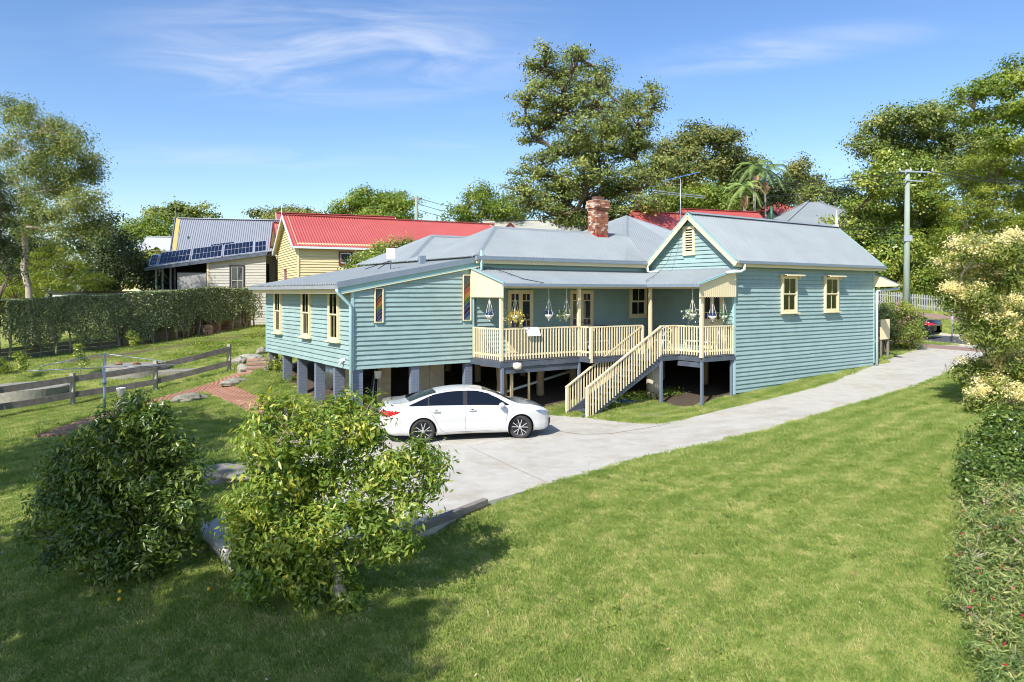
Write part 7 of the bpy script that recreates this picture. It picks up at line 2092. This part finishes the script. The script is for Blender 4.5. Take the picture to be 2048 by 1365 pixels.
P = np.array([[l[0] - b.x + rng.normal() * l[3] * .5, l[1] - b.y + rng.normal() * l[4] * .5, l[2] - b.z + abs(rng.normal()) * l[5] * .6] for l in lobes for _ in range(9)])
tag(link('red_tips', leaf_mesh('red_tips', leaf_mat('tip_red', (.4, .02, .03), (.5, .05, .06), (.6, .15, .15), .2), P, unit(rng.normal(size=P.shape)), .05, .6), bb), kind='stuff')
# --- the two citrus trees
def citrus(name, label, d, basepx, spec, m, bark, leaf, dens, cap, seed, droop=.25, clump=.34):
    b = foot(basepx, d)
    sp = PL(d, spec, 1.0, .25)
    sp = [(x, y, z, a * rng.uniform(.9, 1.12), b_ * 1.0, c * rng.uniform(.85, 1.1)) for x, y, z, a, b_, c in sp]
    root = tree(name, label, 'tree', b, sp, m, bark, .09, fork=(b.x, b.y, b.z + .55), dens=dens, leaf=leaf, clump=clump, aspect=.36, cap=cap, twigs=6, shell=.74, droop=droop, flat=.85, cup=.06)
    lv = [o for o in root.children if o.name.startswith('crown')][0]
    tag(lv, kind='stuff'); lv.name = 'foliage'
    # the largest showing leaves, one object each
    lo = [(x - b.x, y - b.y, z - b.z, a * 1.05, b_ * 1.05, c * 1.05) for x, y, z, a, b_, c in sp]
    P, N_, T, C = lobe_points(lo, 60, .3, 1.0)
    keep = N_[:, 1] < .1; P, N_, T = P[keep], N_[keep], T[keep]
    s = rng.permutation(len(P))[:290]
    ms = []
    for i in range(12):
        q = leaf_mesh('leaf', m, np.zeros((1, 3)), unit(rng.normal(size=(1, 3)) + [0, -.4, .6]), leaf * 1.15, .42, droop, np.array([rng.random()]), .07); ms.append(q)
    for j in s: link('leaf', ms[int(rng.integers(12))], root, P[j], (0, 0, rng.uniform(-.6, .6)))
    return root
citrus('citrus_tree', 'dense dark green citrus bush in the shade at the lower left', 11.9, 240,
       [(255, 815, 26, 22), (325, 820, 20, 18), (230, 850, 46, 26), (300, 855, 46, 28), (185, 880, 44, 28), (350, 890, 40, 26), (260, 900, 60, 34), (150, 940, 50, 36), (220, 950, 60, 40), (310, 950, 60, 36), (375, 955, 36, 30), (120, 1010, 52, 40), (200, 1025, 60, 44),
        (290, 1020, 60, 44), (370, 1010, 44, 36), (140, 1085, 44, 34), (220, 1095, 60, 40), (310, 1085, 56, 36), (375, 1065, 36, 26), (200, 1140, 44, 20), (70, 1065, 26, 16), (275, 1135, 44, 22)], L_CITL, M_BARKG, .105, 420, 42000, 1, .15, .27)
citrus('citrus_tree', 'sunlit yellow-green citrus tree standing at the corner of the concrete pad', 10.75, 675,
       [(570, 815, 40, 20), (640, 835, 60, 26), (720, 820, 44, 22), (545, 850, 40, 26), (600, 880, 60, 34), (690, 880, 60, 34), (740, 870, 34, 26), (520, 890, 34, 26), (830, 915, 40, 20), (865, 920, 26, 18), (790, 935, 44, 24), (560, 940, 60, 36), (650, 950, 60, 40),
        (740, 960, 60, 36), (850, 960, 30, 26), (500, 1000, 40, 34), (580, 1020, 60, 40), (670, 1040, 60, 40), (750, 1040, 56, 40), (820, 1010, 36, 30), (500, 1070, 40, 30), (570, 1090, 60, 36), (660, 1115, 60, 36), (740, 1110, 50, 36), (790, 1085, 34, 26),
        (495, 1115, 36, 26), (545, 1130, 50, 32), (500, 1050, 40, 32), (535, 960, 36, 32), (600, 1060, 60, 40), (610, 1140, 60, 36), (550, 1160, 50, 26), (640, 1175, 56, 26), (700, 1200, 34, 26), (500, 1155, 30, 16)], L_CITR, M_BARKG, .105, 360, 44000, 2, .3, .27)
# --- shade trees out of the picture to the left and behind: their shade lies over the lower left
def shade_tree(label, c, lob, m):
    b = Vector((c[0], c[1], G(c[0], c[1])))
    tree('shade_tree', label, 'tree', b, lob, m, M_BARKG, .35, dens=26, leaf=.34, clump=.9, cap=60000, twigs=3, up=0, flat=.6)
shade_tree('tall leafy tree outside the left edge whose shade falls across the lower left lawn', (-12.5, 2.5),
           [(-10.5, 1.0, 9.0, 1.9, 1.9, 1.3), (-8.6, -.6, 9.6, 1.7, 1.7, 1.2), (-12.5, 3.5, 9.6, 2.1, 2.1, 1.5), (-14.5, 1, 9.6, 2.2, 2.2, 1.5), (-11.5, -2, 10, 2.2, 2.2, 1.5), (-12.5, 6, 8.5, 1.7, 1.7, 1.2), (-7.4, -3.4, 9.4, 1.5, 1.5, 1.1), (-8.8, -1.6, 9.8, 1.4, 1.4, 1.1), (-12.2, 8.2, 8.8, 1.5, 1.5, 1.1), (-9.6, -2.5, 11, 2, 2, 1.4)], L_EUC)
shade_tree('second tall tree outside the left edge beside the back lawn', (-17, 11.0),
           [(-16.5, 12.5, 9, 2.0, 2.0, 1.4), (-15.0, 10.5, 9.5, 1.8, 1.8, 1.3), (-18, 9.5, 10, 2.2, 2.2, 1.5), (-13.8, 14.2, 8.6, 1.1, 1.1, .9), (-17.5, 15, 9, 1.8, 1.8, 1.3)], L_EUC)
# ------------------------------------------------------------------ grass blades
def tuft(name, n, r, h, m, seed):
    rr = random.Random(seed); mb = MB()
    for _ in range(n):
        a = rr.uniform(0, 6.28); q = r * math.sqrt(rr.random()); x, y = q * math.cos(a), q * math.sin(a)
        b = rr.uniform(0, 6.28); l = h * rr.uniform(.5, 1.25); le = rr.uniform(.2, .9) * l; w = rr.uniform(.0022, .0042) * (r / .1) ** .5
        dx, dy = math.cos(b), math.sin(b)
        mb.add([(x - dy * w, y + dx * w, -.01), (x + dy * w, y - dx * w, -.01), (x + dx * le * .45 + dy * w * .7, y + dy * le * .45 - dx * w * .7, l * .7), (x + dx * le, y + dy * le, l)], [(0, 1, 2), (0, 2, 3)])
    o = bpy.data.objects.new(name, mb.mesh(name, m)); return o
def blade_mat(name, a, b, c):
    m = leaf_mat(name, a, b, c, .35, .6, .2)
    N, Lk = m.node_tree.nodes, m.node_tree.links
    at = [n for n in N if n.type == 'ATTRIBUTE'][0]; rp = [n for n in N if n.type == 'VALTORGB'][0]
    g = N.new('ShaderNodeNewGeometry'); n1 = N.new('ShaderNodeTexNoise'); n1.inputs['Scale'].default_value = 1.3; n1.inputs['Detail'].default_value = 9; n1.inputs['Roughness'].default_value = .7
    Lk.new(g.outputs['Position'], n1.inputs['Vector'])
    oi = N.new('ShaderNodeObjectInfo')
    m1 = N.new('ShaderNodeMath'); m1.operation = 'MULTIPLY_ADD'; m1.inputs[1].default_value = .7; m1.inputs[2].default_value = -.35
    Lk.new(oi.outputs['Random'], m1.inputs[0])
    mr = N.new('ShaderNodeMapRange'); mr.inputs[1].default_value = .30; mr.inputs[2].default_value = .70; mr.inputs[3].default_value = .25; mr.inputs[4].default_value = .75
    w = N.new('ShaderNodeTexWave'); w.inputs['Scale'].default_value = .42; w.inputs['Distortion'].default_value = 2.6; w.inputs['Detail'].default_value = 2
    mp9 = N.new('ShaderNodeMapping'); mp9.inputs['Rotation'].default_value = (0, 0, R(-131)); Lk.new(g.outputs['Position'], mp9.inputs[0]); Lk.new(mp9.outputs[0], w.inputs['Vector'])
    m3 = N.new('ShaderNodeMath'); m3.operation = 'MULTIPLY_ADD'; m3.inputs[1].default_value = .18; m3.inputs[2].default_value = -.09; Lk.new(w.outputs['Fac'], m3.inputs[0])
    m4 = N.new('ShaderNodeMath'); m4.operation = 'ADD'; Lk.new(m1.outputs[0], m4.inputs[0]); Lk.new(m3.outputs[0], m4.inputs[1])
    Lk.new(n1.outputs[0], mr.inputs[0])
    m2 = N.new('ShaderNodeMath'); m2.operation = 'ADD'; m2.use_clamp = True
    Lk.new(mr.outputs[0], m2.inputs[0]); Lk.new(m4.outputs[0], m2.inputs[1]); Lk.new(m2.outputs[0], rp.inputs[0])
    return m
M_BLADE = blade_mat('grass_blade', (.14, .23, .045), (.285, .37, .095), (.57, .53, .24))
def scatter(name, P, S, tuftob, label=None):
    me = bpy.data.meshes.new(name); me.vertices.add(len(P)); me.vertices.foreach_set('co', P.astype(np.float32).ravel()); me.update()
    a = me.attributes.new('rz', 'FLOAT', 'POINT'); a.data.foreach_set('value', rng.uniform(0, 6.28, len(P)).astype(np.float32))
    a = me.attributes.new('sc', 'FLOAT', 'POINT'); a.data.foreach_set('value', S.astype(np.float32))
    o = link(name, me); tag(o, kind='stuff', label=label, cat='grass')
    ng = bpy.data.node_groups.new(name, 'GeometryNodeTree')
    ng.interface.new_socket('Geometry', in_out='INPUT', socket_type='NodeSocketGeometry'); ng.interface.new_socket('Geometry', in_out='OUTPUT', socket_type='NodeSocketGeometry')
    N, Lk = ng.nodes, ng.links
    i = N.new('NodeGroupInput'); ou = N.new('NodeGroupOutput'); ip = N.new('GeometryNodeInstanceOnPoints'); oi = N.new('GeometryNodeObjectInfo'); oi.inputs['Object'].default_value = tuftob
    a1 = N.new('GeometryNodeInputNamedAttribute'); a1.data_type = 'FLOAT'; a1.inputs[0].default_value = 'rz'
    a2 = N.new('GeometryNodeInputNamedAttribute'); a2.data_type = 'FLOAT'; a2.inputs[0].default_value = 'sc'
    cx = N.new('ShaderNodeCombineXYZ'); Lk.new(a1.outputs[0], cx.inputs[2])
    Lk.new(i.outputs[0], ip.inputs['Points']); Lk.new(oi.outputs['Geometry'], ip.inputs['Instance']); Lk.new(cx.outputs[0], ip.inputs['Rotation']); Lk.new(a2.outputs[0], ip.inputs['Scale'])
    Lk.new(ip.outputs[0], ou.inputs[0])
    md = o.modifiers.new('scatter', 'NODES'); md.node_group = ng
    return o
def grass_zone(name, n, x0, x1, y0, y1, s, tob, label, wedge=True, edge=None):
    P = np.column_stack([rng.uniform(x0, x1, n), rng.uniform(y0, y1, n)])
    if wedge: P = P[abs(P[:, 0]) < P[:, 1] * .85 + 2.4]
    P = P[~in_poly(P, DPOLY)]
    hx, hy = hloc(P)
    under = ((hx > .2) & (hx < 13.2) & (hy > -1.6) & (hy < 9.6)) | ((hx > 10.6) & (hx < 23) & (hy > -4.35) & (hy < 9.6))
    P = P[~under]
    for pl in PATHLINES:
        for a, b in zip(pl[:-1], pl[1:]):
            ab = np.array([b.x - a.x, b.y - a.y]); L2 = ab @ ab
            if L2 < 1e-6: continue
            t = np.clip(((P - [a.x, a.y]) @ ab) / L2, 0, 1); dd = np.linalg.norm(P - ([a.x, a.y] + t[:, None] * ab), axis=1); P = P[dd > .56]
    u, v = street_uv(P); bad = (P[:, 0] > 5) & ((abs(v) < 3.25) | ((v > -5.6) & (v < -4.3) & (u > -3)) | ((v > 7.2) & (v < 8.3))); P = P[~bad]
    z = Gs(P); 
    z += 0.02 * np.sin(P[:, 0] * 1.3 + 1.1 * np.sin(P[:, 1] * .9)) * np.sin(P[:, 1] * 1.7)
    keep = np.sin(P[:, 0] * 1.1 + 2 * np.sin(P[:, 1] * .7)) * np.sin(P[:, 1] * 1.4 + P[:, 0] * .3) + rng.normal(0, .45, len(P)) > -1.05
    P, z = P[keep], z[keep]
    return scatter(name, np.column_stack([P, z]), s * rng.uniform(.6, 1.35, len(P)), tob, label)
PATHLINES = [[ground_at(*q) for q in ((105, 872), (200, 838), (300, 806), (400, 780), (450, 765), (515, 738))], [ground_at(*q) for q in ((430, 776), (480, 795), (530, 822), (575, 850), (640, 880))], trk]
T1 = tuft('grass_tuft', 34, .10, .045, M_BLADE, 1); T2 = tuft('grass_tuft', 46, .22, .065, M_BLADE, 2)
grass_zone('lawn_grass', 70000, -14, 14, 6.2, 18, 1.0, T1, 'short mown grass of the near lawn')
grass_zone('lawn_grass', 52000, -23, 19, 17.5, 30, .9, T2, 'short grass of the middle lawn and yard')
grass_zone('lawn_grass', 34000, -32, 36, 29, 56, 1.2, T2, 'rougher grass of the far yard and the street bank')
# broad-leaved weeds and fallen leaves in the lawn
wp = rng.uniform([-12, 7], [13, 34], (1500, 2)); wp = wp[(~in_poly(wp, DPOLY)) & (abs(wp[:, 0]) < wp[:, 1] * .8)]
hx, hy = hloc(wp); wp = wp[~((hx > -.5) & (hy > -2.2) & (hx < 23))]
cl_ = np.sin(wp[:, 0] * .9 + 1) * np.sin(wp[:, 1] * .8) + rng.normal(0, .3, len(wp)) > .2; wp = wp[cl_]
c_ = np.repeat(wp, 9, 0) + rng.normal(0, .05, (len(wp) * 9, 2)); zz = Gs(c_) + .045
tag(link('lawn_weeds', leaf_mesh('lawn_weeds', L_BRIGHT, np.column_stack([c_, zz]), unit(rng.normal(0, .35, (len(c_), 3)) + [0, 0, 1]), .055 * rng.uniform(.6, 1.4, len(c_)), .7)), kind='stuff', label='clover and broad-leaved weeds scattered in the lawn', cat='weeds')
fl = rng.uniform([-12, 7], [12, 33], (900, 2)); fl = fl[(~in_poly(fl, DPOLY)) | (rng.random(len(fl)) < .12)]
hx, hy = hloc(fl); fl = fl[~((hx > 0) & (hy > -1.8) & (hx < 23))]
M_LITTER = leaf_mat('leaf_litter', (.10, .055, .03), (.28, .17, .08), (.55, .45, .30), .1)
tag(link('fallen_leaves', leaf_mesh('fallen_leaves', M_LITTER, np.column_stack([fl, Gs(fl) + .055]), unit(rng.normal(0, .3, (len(fl), 3)) + [0, 0, 1]), .06 * rng.uniform(.5, 1.5, len(fl)), .5)), kind='stuff', label='dry fallen leaves scattered over the lawn', cat='leaves')
# ragged tufts along the driveway edge
E_ = []
for pl in (Re2, Le2):
    for a, b in zip(pl[:-1], pl[1:]):
        n = int((b - a).length * 16)
        for _ in range(n):
            q = a.lerp(b, random.random()); E_.append((q.x + random.gauss(0, .05), q.y + random.gauss(0, .05), G(q.x, q.y) - .01))
E_ = np.array(E_); E_ = E_[(E_[:, 1] > 15.0)]
hx, hy = hloc(E_[:, :2]); E_ = E_[~((hy > -1.5) & (hx < 5.5))]
scatter('edge_grass', E_, rng.uniform(.7, 1.6, len(E_)), T1, 'ragged grass along the driveway edges')
nt = sum(len(o.data.loops) - 2 * len(o.data.polygons) for o in sc.objects if o.type == 'MESH')
for o in sorted([o for o in sc.objects if o.type == 'MESH'], key=lambda o: -len(o.data.polygons))[:25]: print(o.name, o.parent.name if o.parent else '', len(o.data.polygons))
print('objects', len(sc.objects), 'polygons', nt)
